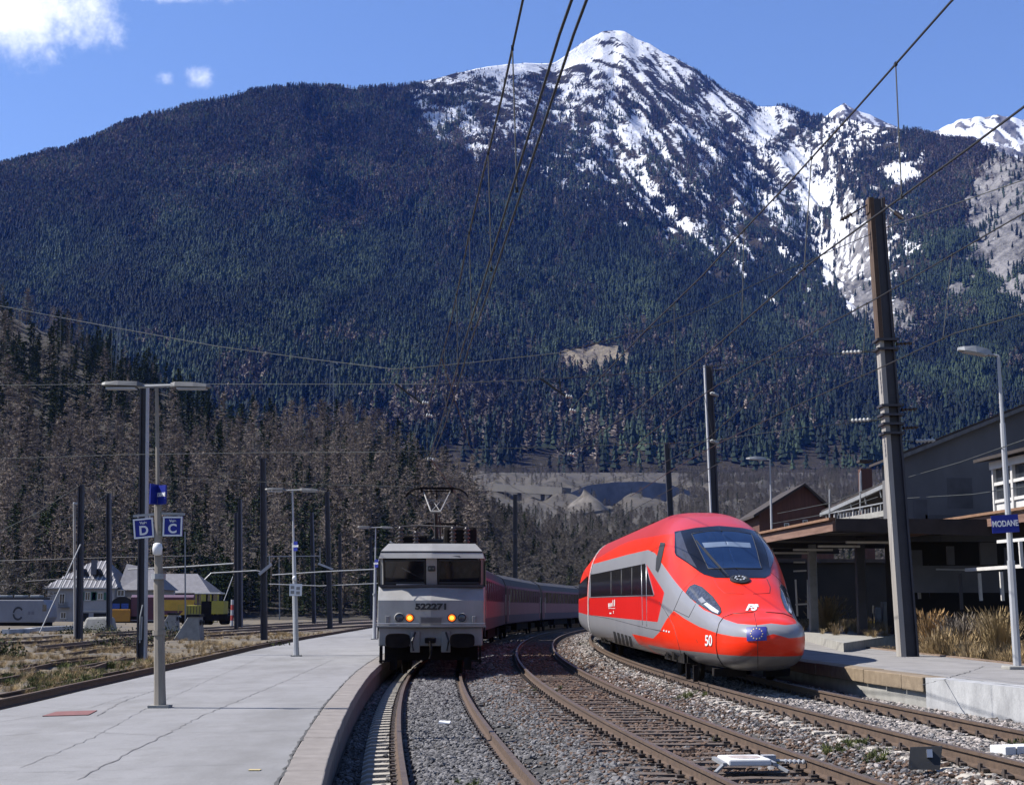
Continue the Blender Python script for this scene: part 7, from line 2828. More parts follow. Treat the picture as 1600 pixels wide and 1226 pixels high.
def wires():
    C1p, M1p = contact_line('over the track of the grey locomotive', [(925, -60), (905, 0), (885, 55), (765, 430), (727, 545), (708, 612), (690, 668), (672, 716)], 5.6,
                            [(840, -90), (817, 0), (783, 157), (752, 283), (733, 365), (718, 440), (700, 520), (668, 640)], 6.9, [12.2, 15.2, 18.6, 22.4, 27], True)
    contact_line('over the middle track, passing in front of the snowy peak', [(1660, 118), (1600, 167), (1513, 232), (1265, 412), (1110, 548), (1000, 635), (880, 712)], 5.8,
                 [(1500, -12), (1484, 5), (1340, 168), (1238, 280), (1160, 362), (1098, 430), (1010, 515), (890, 640)], 7.1, [10.2, 13.1, 16.0, 19.2, 24], False)
    contact_line('over the track of the red train, crossing the tall thick mast', [(1660, 458), (1600, 490), (1490, 521), (1370, 577), (1245, 633), (1125, 691), (1060, 728), (985, 775)], 6.0,
                 [(1660, 298), (1600, 333), (1482, 401), (1370, 466), (1235, 538), (1120, 602), (1050, 650), (960, 720)], 7.3, [18, 21.4, 25, 30, 36], False)
    k = wire('messenger_wire', 'farther carrying wire over the tracks, fading out behind the trains', [at(1190, 610, 40), at(1100, 690, 52), at(1000, 742, 75), at(900, 760, 110)], .014, group='carrying wires')
    wire('contact_wire', 'second far wire over the tracks, behind the trains', [at(1130, 720, 46), at(1000, 790, 80), at(915, 842, 130)], .014, group='contact wires')
    # wires of the coaches' track further on
    wire('messenger_wire', 'far carrying wire over the coaches', [at(690, 560, 33), at(735, 700, 60), at(800, 760, 105), at(880, 800, 150)], .013, group='carrying wires')
    wire('contact_wire', 'far contact wire over the coaches', [at(672, 716, 34), at(715, 775, 60), at(795, 830, 110), at(870, 850, 150)], .013, group='contact wires')
    # cross spans
    up = [at(1600, 281, 30), at(1384, 356, 37), at(1210, 430, 37), at(1100, 482, 37), at(1010, 515, 37), at(875, 551, 37), at(740, 566, 38), at(620, 577, 39), at(480, 560, 41), at(340, 541, 43), at(175, 511, 46), at(95, 496, 48), at(-20, 474, 50)]
    u = wire('cross_span_wire', 'upper sagging cross-span wire hung from mast to mast over all tracks', up, .012, M_WIRE2, 'cross-span wires')
    lo = [at(1372, 546, 37), at(1200, 562, 37), at(1060, 578, 37), at(845, 593, 37), at(660, 600, 38), at(400, 600, 41), at(160, 600, 46), at(-20, 602, 50)]
    l = wire('cross_span_wire', 'middle cross-span wire at the height of the nearest lamp head', lo, .010, M_WIRE2, 'cross-span wires')
    lo2 = [at(1372, 657, 37), at(1250, 668, 37), at(1100, 690, 38), at(900, 697, 38), at(600, 706, 39), at(400, 707, 42), at(200, 710, 46), at(-20, 717, 50)]
    l2 = wire('cross_span_wire', 'lowest cross-span wire above the locomotive and the larches', lo2, .009, M_WIRE2, 'cross-span wires')
    wire('cross_span_wire', 'far cross-span wire behind, just over the locomotive pantograph', [at(1090, 740, 62), at(940, 722, 62), at(800, 731, 62), at(640, 760, 62), at(480, 756, 64), at(250, 745, 66)], .012, M_WIRE2, 'cross-span wires')
    for px, ya, yb, Y in ((95, 496, 600, 48), (175, 512, 600, 46), (343, 541, 650, 43), (648, 577, 604, 38.5), (622, 577, 602, 38.8), (845, 555, 592, 37), (876, 551, 592, 37)):
        dropper(u, at(px, ya, Y), at(px - 1, yb, Y), .008)
    # insulators and steady arms where the cross spans hold the contact wires
    for tag_txt, arm, ins in (('over the track of the locomotive', ((618, 600), (662, 632)), ((660, 628), (666, 648), (668, 716))), ('over the middle track', ((845, 592), (888, 622)), ((884, 618), (890, 640), (887, 708)))):
        t = thing('steady_arm', f'steady arm with white insulators {tag_txt}', 'wire fitting', at(*arm[0], 37))
        o = t.location
        MB().bar(Vector((0, 0, 0)), at(*arm[1], 37) - o, .05, .05).build('arm', M_WIRE, t)
        MB().bar(at(arm[1][0] - 14, arm[1][1] - 30, 37) - o, at(arm[1][0] - 12, arm[1][1] - 8, 37) - o, .035, .035).build('hanger', M_WIRE, t)
        for q in ins:
            m = MB(); ins_px(m, at(*q, 36.9) - o, (1, 0, -.25), .18, .055, 3); m.build('insulator', M_WINS, t)
        MB().tube([at(*ins[0], 37) - o, at(*ins[1], 37) - o, at(*ins[2], 37) - o], .008, 4).build('drop_wire', M_WIRE, t)
    for px, py, Y in ((1331, 551, 37), (1345, 657, 37), (1446, 689, 37)):
        t = thing('span_insulator', {1331: 'greenish insulator on the middle cross-span left of the tall mast', 1345: 'white insulator on the lowest cross-span left of the tall mast', 1446: 'white insulator on the wire right of the tall mast'}[px], 'insulator', at(px, py, Y))
        m = MB(); ins_px(m, (-.25, 0, 0), (1, 0, .05), .5, .06, 5); m.build('discs', M_WINS, t)
        MB().tube([(-.3, 0, -.01), (.6 if px < 1400 else -1.0, 0, .03)], .014, 4).build('rod', M_WIRE2, t)
    # wires in front of the station
    for pts, r, lab in (([at(1420, 745, 38), at(1500, 722, 33), at(1620, 680, 27)], .010, 'upper wire crossing in front of the grey plaster wall'),
                        ([at(1418, 778, 38), at(1520, 772, 34), at(1620, 757, 30)], .009, 'lower wire crossing in front of the grey plaster wall'),
                        ([at(1215, 802, 60), at(1300, 785, 50), at(1372, 758, 38)], .012, 'wire running from the tall mast past the gabled house'),
                        ([at(1206, 818, 60), at(1290, 803, 50), at(1372, 776, 38)], .012, 'lower wire running from the tall mast past the gabled house')):
        wire('service_wire', lab, pts, r, M_WIRE2, 'wires along the station')
    # power lines at the left
    for pts, lab in (([at(0, 830, 90), at(60, 800, 85), at(125, 758, 78)], 'upper wire running down to the left from the mast before the house'), ([at(20, 855, 95), at(90, 818, 90), at(168, 772, 105)], 'lower wire running down to the left behind the mast before the house')):
        wire('feeder_wire', lab, pts, .018, M_WIRE2, 'feeder wires on the left')


wires()
# ================================================================ the left yard
M_HOUSEW = mat('cream_house_wall', (.36, .35, .36), .95, scale=.6, var=.12, bump=.2)
M_SLATE = mat('slate_roof', (.16, .155, .17), .8, scale=1.5, var=.25)
M_SLATEL = mat('pale_roof_seam', (.42, .41, .42), .8, scale=2, var=.2)
M_SHUT = mat('green_shutter', (.05, .14, .10), .8, var=.2)


def house():
    t = thing('station_house', 'pale two-storey house with green shutters and a hipped ribbed slate roof', 'house', (0, 0, 0))
    Y = 220.0
    P = lambda px, py, dy=0: at(px, py, Y + dy)
    xl, xr, xf = P(73, 950).x, P(178, 950).x, P(238, 950).x
    z0, ze = -.4, P(100, 918).z
    D = 11.0
    MB().box(((xl + xr) / 2, Y + D / 2, (z0 + ze) / 2), (xr - xl, D, ze - z0)).build('wall', M_HOUSEW, t)
    MB().box((xr + 3.2, Y + D / 2 + 1.5, (z0 + ze) / 2), (6.4, D - 1, ze - z0 - .2)).build('side_wing', M_HOUSEW, t)
    ap = P(147, 876, 5).z
    o = .6
    # hipped roof
    rl, rr = Vector((xl + 5.2, Y + D / 2, ap)), Vector((xr - 2.6, Y + D / 2, ap))
    A, B, C_, D_ = Vector((xl - o, Y - o, ze)), Vector((xr + o, Y - o, ze)), Vector((xr + o, Y + D + o, ze)), Vector((xl - o, Y + D + o, ze))
    MB().add([A, B, C_, D_, rl, rr], [(0, 1, 5, 4), (1, 2, 5), (2, 3, 4, 5), (3, 0, 4), (0, 3, 2, 1)]).build('roof', M_SLATE, t)
    for k in range(17):
        f = (k + .5) / 17
        e = A.lerp(B, f)
        # rib climbs to the hip or the ridge
        x = min(max(e.x, rl.x), rr.x)
        if e.x < rl.x: s = (e.x - A.x) / (rl.x - A.x)
        elif e.x > rr.x: s = (B.x - e.x) / (B.x - rr.x)
        else: s = 1
        tp = Vector((e.x, Y - o + (D / 2 + o) * s, ze + (ap - ze) * s))
        MB().bar(e + Vector((0, 0, .05)), tp + Vector((0, 0, .05)), .18, .06).build('roof_rib', M_SLATEL, t)
    for px, py in ((129, 893), (152, 893)):
        p = P(px, py, 1.6)
        d = MB(); d.prism([p + Vector((-.9, 0, -.5)), p + Vector((.9, 0, -.5)), p + Vector((0, 0, .5))], (0, 2.6, 0)); d.build('dormer', M_DKW, t)
    c = P(147, 886, 1.5); MB().box((c.x, c.y, c.z), (.75, .7, 2.2)).build('chimney', M_PLASTL, t)
    wr = MB()
    a, b = Vector((xr + .1, Y + 1, ze - .3)), Vector((xr + 7.2, Y + 1, ze - .3))
    wr.add([a, b, b + Vector((0, 10, 0)), a + Vector((0, 10, 0)), Vector((a.x, Y + 6, ap - .4)), Vector((b.x - 3, Y + 6, ap - 1.2))], [(0, 1, 5, 4), (1, 2, 5), (2, 3, 4, 5), (3, 0, 4), (0, 3, 2, 1)])
    wr.build('wing_roof', M_SLATE, t)

    def window(px, py, w, h, sh=False):
        p = P(px, py, -.04)
        f = MB()
        f.box((p.x - w / 2, p.y, p.z), (.12, .1, h)); f.box((p.x + w / 2, p.y, p.z), (.12, .1, h)); f.box((p.x, p.y, p.z + h / 2), (w + .12, .1, .12)); f.box((p.x, p.y, p.z - h / 2), (w + .2, .2, .12)); f.box((p.x, p.y, p.z), (.08, .08, h))
        fo = f.build('window', M_WFR, t)
        MB().box((p.x, p.y + .01, p.z), (w, .04, h)).build('pane', M_PANE, fo)
        if sh:
            for s in (-1, 1):
                MB().box((p.x + s * (w / 2 + .5), p.y - .03, p.z), (.75, .06, h + .1)).build('shutter', M_SHUT, t)
    window(97, 935, .8, 1.5)
    window(157, 931, .8, 1.0, True)
    window(137, 931, .75, 1.2, True)
    window(189, 926, 1.0, .9)
    window(99, 961, .8, .9)
    bl = P(100, 944, -.5)
    MB().box((bl.x, bl.y, bl.z - .45), (1.5, .9, .1)).build('balcony_floor', M_PLASTL, t)
    for k in range(9):
        MB().box((bl.x - .7 + k * .175, bl.y - .4, bl.z), (.04, .04, .8)).build('balcony_bar', M_DSTEEL, t)
    for px, w in ((133, 1.0), (157, 2.1)):
        p = P(px, 966, -.03); MB().box((p.x, p.y, p.z), (w * 1.0, .08, 1.7)).build('door', M_DKW, t)
    MB().bar(P(128, 954, -.1), P(168, 954, -.1), .1, .12).build('string_course', M_WFR, t)
    MB().bar(Vector((xl - .5, Y - .6, ze - .05)), Vector((xr + .5, Y - .6, ze - .05)), .14, .14).build('gutter', M_WFR, t)
    # long low shed with a slate roof beside it
    s = thing('long_shed', 'long low shed with a plain grey roof behind the coloured diesel', 'shed', (0, 0, 0))
    Ys = 235.0
    q = [at(215, 935, Ys), at(322, 935, Ys)]
    ze2 = at(250, 926, Ys).z; ap2 = at(250, 896, Ys + 5).z
    MB().box(((q[0].x + q[1].x) / 2, Ys + 5, (ze2 - .4) / 2), (q[1].x - q[0].x, 10, ze2 + .4)).build('wall', M_PLAST, s)
    a, b = Vector((q[0].x - .5, Ys - .5, ze2)), Vector((q[1].x + .8, Ys - .5, ze2))
    MB().add([a, b, b + Vector((0, 11, 0)), a + Vector((0, 11, 0)), Vector((a.x + .5, Ys + 5, ap2)), Vector((b.x - 3.4, Ys + 5, ap2))], [(0, 1, 5, 4), (1, 2, 5), (2, 3, 4, 5), (3, 0, 4), (0, 3, 2, 1)]).build('roof', M_SLATE, s)


house()


def boxcar_wheels(t, L, ybs, z=.45, W=2.4):
    for xb in ybs:
        b = MB().box((xb, 0, .62), (2.6, W, .35)).build('bogie', M_UNDER, t)
        for e in (-.85, .85):
            MB().lathe([(.42, -.8), (.45, -.75), (.1, -.7), (.1, .7), (.45, .75), (.42, .8)], (xb + e, 0, z), 'y', 16).build('wheel_set', M_UNDER, b)


def yard_vehicles():
    # white-grey locomotive at the left border, seen from its flank
    Y = 140.0
    g = at(40, 983, Y); z0 = .15
    t = thing('grey_yard_locomotive', 'pale grey yard locomotive with a dark ring emblem on its flank, at the left border', 'locomotive', (0, Y, z0))
    M_YG = mat('pale_loco_paint', (.24, .24, .27), .6, scale=1, var=.15, streak=(1, 1, .4))
    xe = at(83, 950, Y).x; zt = at(40, 937, Y).z - z0; zb = at(40, 972, Y).z - z0
    pr = [(xe - 17, zb), (xe - .25, zb), (xe, zb + .5), (xe - .1, zt - .75), (xe - .5, zt), (xe - 17, zt)]
    MB().prism([(x, -1.45, z) for x, z in pr], (0, 2.9, 0)).build('body', M_YG, t, bevel=.06)
    MB().box((xe - 8.5, 0, zt + .12), (15.5, 2.5, .24)).build('roof', M_LDARK, t)
    for k in range(9):
        MB().box((xe - 1.6 - k * 1.5, 0, zt + .35), (.9, 1.4, .22)).build('roof_equipment', M_GALV, t, bevel=.05)
    MB().box((xe - 8.5, 0, zb - .35), (16.2, 2.6, .7)).build('underframe', M_UNDER, t)
    # ring emblem with two bars
    c = at(28, 958, Y - 1.5); cx, cz = c.x, c.z - z0
    ring = MB()
    A = np.linspace(R(35), R(325), 28)
    for a0, a1 in zip(A[:-1], A[1:]):
        ring.prism([(cx + r_ * math.cos(a) * .82, -1.462, cz + r_ * math.sin(a) * 1.05) for r_, a in ((.62, a0), (.62, a1), (.44, a1), (.44, a0))], (0, -.012, 0))
    em = ring.build('ring_emblem', M_DSTEEL, t)
    MB().box((cx - .1, -1.47, cz), (1.2, .012, .10)).build('emblem_bar', M_YG, em)
    for k in range(4):
        MB().box((cx + 1.05 + k * .34, -1.458, cz + .05), (.24, .012, .3)).build('faded_letter', mat('faded_print', (.17, .16, .19), .7, var=.1) if k == 0 else bpy.data.materials['faded_print'], t)
    MB().box((xe - .9, -1.458, (zt + zb) / 2), (.7, .02, zt - zb - .5)).build('cab_door', M_YG, t)
    MB().box((xe - .35, -1.46, zt - .75), (.35, .02, .6)).build('cab_window', M_PANE, t)
    boxcar_wheels(t, 17, (xe - 13, xe - 3.2))
    # maroon and yellow diesel: cab face to the left, long body running off to the right
    Y = 168.0
    z0 = .1
    t = thing('maroon_diesel', 'maroon and yellow diesel locomotive with blue cab windows, behind the masts', 'locomotive', (0, Y, z0))
    M_MAR = mat('maroon_paint', (.095, .016, .03), .5, scale=1, var=.25)
    M_YEO = mat('orange_yellow_paint', (.52, .24, .012), .6, scale=1.5, col2=(.40, .17, .02))
    M_YE = mat('golden_yellow_paint', (.55, .32, .03), .6, scale=1.5, var=.2)
    x0, x1, x2 = at(178, 950, Y).x, at(208, 950, Y).x, at(305, 950, Y).x
    zr, zw, zb = at(190, 932, Y).z - z0, at(190, 951, Y).z - z0, at(190, 970, Y).z - z0
    pr = [(x0, zw - .05), (x0, zw + .7), (x0 + .3, zr - .3), (x0 + .9, zr), (x1 - .5, zr), (x1, zr - .3), (x1, zw - .05)]
    MB().prism([(x, -1.3, z) for x, z in pr], (0, 2.6, 0)).build('cab_upper', M_DKW, t)
    MB().box(((x0 + x1) / 2, -.1, (zw + zb) / 2 - .03), (x1 - x0 + .1, 2.7, zw - zb)).build('cab_front', M_YEO, t, bevel=.05)
    for a, b in ((x0 + .18, (x0 + x1) / 2 - .1), ((x0 + x1) / 2 + .1, x1 - .2)):
        MB().box(((a + b) / 2, -1.32, zw + .33), (b - a, .04, .62)).build('cab_window', mat('blue_glass', (.015, .06, .30), .2, var=.2) if 'blue_glass' not in bpy.data.materials else bpy.data.materials['blue_glass'], t)
    MB().box(((x1 + x2) / 2, .1, (zr + zb) / 2), (x2 - x1, 2.5, zr - zb - .1)).build('body', M_MAR, t)
    pr = [(x1, -1.15, zr - .05), (x1, -.7, zr + .22), (x1, .9, zr + .22), (x1, 1.3, zr - .05)]
    MB().prism(pr, (x2 - x1, 0, 0)).build('roof', mat('purple_roof', (.10, .05, .09), .6, var=.2), t)
    xs = at(255, 950, Y).x
    MB().prism([(xs, -1.16, zb + .35), (xs + 3.4, -1.16, zb + .35), (xs + 3.9, -1.16, zr - .35), (xs, -1.16, zr - .35)], (0, -.03, 0)).build('yellow_panel', M_YE, t)
    MB().prism([(xs + .2, -1.20, zb + .75), (xs + 2.2, -1.20, zb + .75), (xs + 2.6, -1.20, zb + 1.2), (xs + .2, -1.20, zb + 1.2)], (0, -.02, 0)).build('maroon_stripe', M_MAR, t)
    MB().box(((x1 + x2) / 2, -1.2, zb + .12), (x2 - x1, .06, .06)).build('footboard', M_GALV, t)
    MB().box(((x0 + x2) / 2, 0, zb - .35), (x2 - x0 - .6, 2.3, .7)).build('underframe', M_UNDER, t)
    boxcar_wheels(t, 10, (x0 + 2.0, x2 - 2.2))
    # yellow shunter
    Y = 150.0
    t = thing('yellow_shunter', 'small yellow shunting locomotive with handrails and a cab on its right half', 'locomotive', (0, Y, z0))
    M_Y = mat('shunter_yellow', (.42, .36, .03), .6, scale=2, col2=(.30, .25, .04))
    xa, xb, xc, xd = at(293, 950, Y).x, at(318, 950, Y).x, at(334, 950, Y).x, at(353, 950, Y).x
    zh, zl, zc = at(300, 945, Y).z - z0, at(300, 960, Y).z - z0, at(320, 926, Y).z - z0
    MB().box(((xa + xb) / 2, 0, (zh + zl) / 2), (xb - xa, 2.0, zh - zl)).build('bonnet', M_Y, t, bevel=.05)
    for k in range(5):
        MB().box((xa + .25 + k * .3, -1.02, (zh + zl) / 2), (.05, .04, zh - zl - .2)).build('bonnet_slat', M_LDARK, t)
    MB().box(((xb + xc) / 2, 0, (zh + zl) / 2 + .1), (xc - xb, 2.2, zh - zl + .6)).build('engine_box', M_UNDER, t)
    MB().box(((xc + xd) / 2, 0, (zh + zl) / 2 + .25), (xd - xc, 2.4, zh - zl + .35)).build('rear_box', M_Y, t, bevel=.04)
    cx = (xb + xc) / 2
    MB().box((cx + .1, 0, zc - .05), (2.7, 2.3, .16)).build('cab_roof', M_WPOLE, t, bevel=.06)
    for k in range(4):
        MB().box((cx - 1.1 + k * .75, -1.0, (zc + zh) / 2 + .1), (.14 if k != 1 else .5, .1, zc - zh - .1)).build('cab_post', M_Y, t)
    MB().box((cx + .1, .2, (zc + zh) / 2 + .1), (2.2, 1.6, zc - zh - .1)).build('cab_glazing', M_PANE, t)
    for a, b in (((xa - .7, zl + .15), (xa - .7, zh)), ((xa - .7, zh), (xa + .2, zh)), ((xa - .7, zl + .6), (xa, zl + .6)), ((xd - .6, zl - .75), (xd - .6, zl + .1)), ((xc + .2, zl - .75), (xc + .2, zl + .1)), ((xc + .2, zl - .75), (xd - .6, zl - .75))):
        MB().bar((a[0], -1.1, a[1]), (b[0], -1.1, b[1]), .06, .06).build('handrail', M_Y, t)
    MB().box(((xa + xd) / 2, 0, zl - .15), (xd - xa + .8, 2.3, .3)).build('frame_beam', M_UNDER, t)
    MB().box((xa - .6, -1.0, zl - .3), (.5, .3, .5)).build('white_front_box', M_WPOLE, t)
    boxcar_wheels(t, 5, ((xa + xb) / 2, (xc + xd) / 2 - .3))
    # red and white marker post
    p = gz(362, 977, .16)
    t = thing('marker_post', 'thin red and white striped post beside the yellow shunter', 'post', p)
    M_RD = mat('red_band', (.4, .04, .03), .6, var=.1)
    for k in range(5):
        MB().lathe([(.14, k * .5), (.14, k * .5 + .5)], (0, 0, 0), 'z', 8).build('band', M_WPOLE if k % 2 == 0 else M_RD, t)


yard_vehicles()


def yard_bits():
    # concrete buffer blocks
    for bx, by, w, h, lab in ((298, 1000, 1.15, 1.3, 'larger sloping concrete buffer block in front of the yellow shunter'), (266, 986, 1.1, 1.25, 'smaller buffer block behind the nearest lamp post')):
        b = gz(bx, by, .16)
        t = thing('buffer_block', lab, 'buffer stop', b, 0, 'concrete buffer stops')
        pr = [(-w * .75, 0), (w * .55, 0), (w * .45, h), (-w * .05, h)]
        MB().prism([(x, -.55, z) for x, z in pr], (0, 1.1, 0)).build('block', M_CONC, t, bevel=.03)
        MB().box((w * .2, 0, h + .05), (w * .6, 1.2, .14)).build('top_beam', M_DKW, t)
        for s in (-.35, .35):
            MB().lathe([(.05, -.3), (.05, 0), (.15, .01), (.15, .05)], (w * .5, s, h * .75), 'x', 10).build('buffer_disc', M_DKW, t)
    # single rails lying in the weeds
    def loose(pts, z, h, lab, m=M_RAIL):
        P = [gz(a, b, z) for a, b in pts]
        mb = MB()
        for a, b in zip(P[:-1], P[1:]):
            mb.bar(a + Vector((0, 0, h / 2)), b + Vector((0, 0, h / 2)), .07, h)
        t = tag(mb.build('loose_rail', m), lab, 'rail', 'loose rails in the left yard')
    rows = [([(38, 1047), (100, 1036), (166, 1030)], 'rusty rail of the loose pile, its far end by the tall black mast'),
            ([(33, 1054), (80, 1043), (150, 1036)], 'rail lying next to the front of the loose pile'),
            ([(112, 1056), (150, 1048), (196, 1031)], 'short rail nearest to the platform edge'),
            ([(120, 1049), (165, 1040), (210, 1033)], 'thin rusty rail ending at the foot of the tall black mast'),
            ([(-15, 1072), (25, 1064), (55, 1058)], 'dark rail coming in from the left border'),
            ([(100, 1027), (160, 1018), (250, 1010)], 'dark rail in front of the broad green bush'),
            ([(-20, 1062), (0, 1061), (22, 1060)], 'short bit of rail in the green grass at the left border')]
    for pts, lab in rows:
        loose(pts, .16, .15, lab)
    # further yard tracks (pairs of worn rails)
    def yard_track(pts, gauge_px, lab):
        t = thing('yard_track', lab, 'railway track', (0, 0, 0), 0, 'yard tracks on the left')
        for d in (0, gauge_px):
            P = [gz(a, b + d, .16) for a, b in pts]
            mb = MB()
            for a, b in zip(P[:-1], P[1:]):
                mb.bar(a + Vector((0, 0, .09)), b + Vector((0, 0, .09)), .10, .16)
            mb.build('rail', M_RAILT if d == 0 else M_RAIL, t)
        A, B = [gz(a, b, .16) for a, b in pts], [gz(a, b + gauge_px, .16) for a, b in pts]
        sl = MB()
        for (a0, a1, b0, b1) in zip(A[:-1], A[1:], B[:-1], B[1:]):
            n = max(2, int((a1 - a0).length / 1.2))
            for i in range(n):
                p, q = a0.lerp(a1, i / n), b0.lerp(b1, i / n)
                e = (q - p) * .25
                sl.bar(p - e - Vector((0, 0, .02)), q + e - Vector((0, 0, .02)), .22, .10)
        tag(sl.build('sleeper', M_SLEEPW, t), kind='stuff')
    yard_track([(-15, 1002), (60, 999), (96, 996)], 7, 'pair of worn shiny rails at the left border, below the grey yard locomotive')
    yard_track([(60, 1015), (160, 1004), (260, 996), (420, 984), (600, 972)], 5, 'overgrown yard track running from the bushes to the locomotive')
    yard_track([(150, 992), (300, 984), (450, 975), (600, 968)], 4, 'far yard track behind the concrete buffer blocks')
    # rail of track D along the platform
    ys = np.arange(14, 150, 1.5)
    t = thing('railway_track', 'single dark rail of track D lying along the left platform edge', 'railway track', (0, 0, 0))
    rail_mesh(lambda y: PLAT_L_BACK(y) - .28, 0, .47, ys).build('rail', [M_RAIL, M_RAIL], t)
    rail_mesh(lambda y: PLAT_L_BACK(y) - 1.78, 0, .26, ys).build('rail', [M_RAIL, M_RAIL], t)
    # white cable ducts and slabs
    for pts, lab in (([(55, 987), (112, 984)], 'long white slab below the grey yard locomotive'), ([(8, 991), (32, 990)], 'short white slab at the left border'), ([(40, 990), (52, 988)], 'small white slab between two longer ones')):
        a, b = [gz(x, y, .16) for x, y in pts]
        tag(MB().bar(a + Vector((0, 0, .2)), b + Vector((0, 0, .2)), .5, .3).build('concrete_slab', M_WPOLE), lab, 'slab')
    p = gz(152, 985, .16)
    t = tag(MB().hexa([(p.x - 1.3, p.y, .1), (p.x + 1.2, p.y, .1), (p.x + 1.2, p.y + 1.5, .1), (p.x - 1.3, p.y + 1.5, .1)], [(p.x - 1.0, p.y + .3, 1.2), (p.x + 1.0, p.y + .3, 1.25), (p.x + 1.0, p.y + 1.2, 1.2), (p.x - 1.0, p.y + 1.2, 1.1)]).build('pale_heap', M_CONC, bevel=.2), 'pale heap of covered material below the house doors', 'heap')
    # iron cover in the platform
    q = [gz(a, b, ZPL) for a, b in ((66, 1119), (138, 1117), (152, 1110), (88, 1112))]
    t = thing('iron_cover', 'flat rusty-red iron cover set into the left platform', 'cover', q[0])
    M_IRON = mat('rusty_red_iron', (.16, .06, .055), .8, scale=6, col2=(.25, .10, .09), bump=.5, bscale=30)
    z = ZPL + .007
    MB().hexa([p - q[0] + Vector((0, 0, .003)) for p in q], [p - q[0] + Vector((0, 0, .012)) for p in q]).build('plate', M_IRON, t)
    # faded yellow mark
    p = gz(398, 1203, ZPL)
    MB().box((p.x, p.y, ZPL + .008), (.12, .10, .004)).build('yellow_mark', mat('faded_yellow_paint', (.55, .42, .14), .8, scale=20, col2=(.4, .36, .28)), platL)


yard_bits()


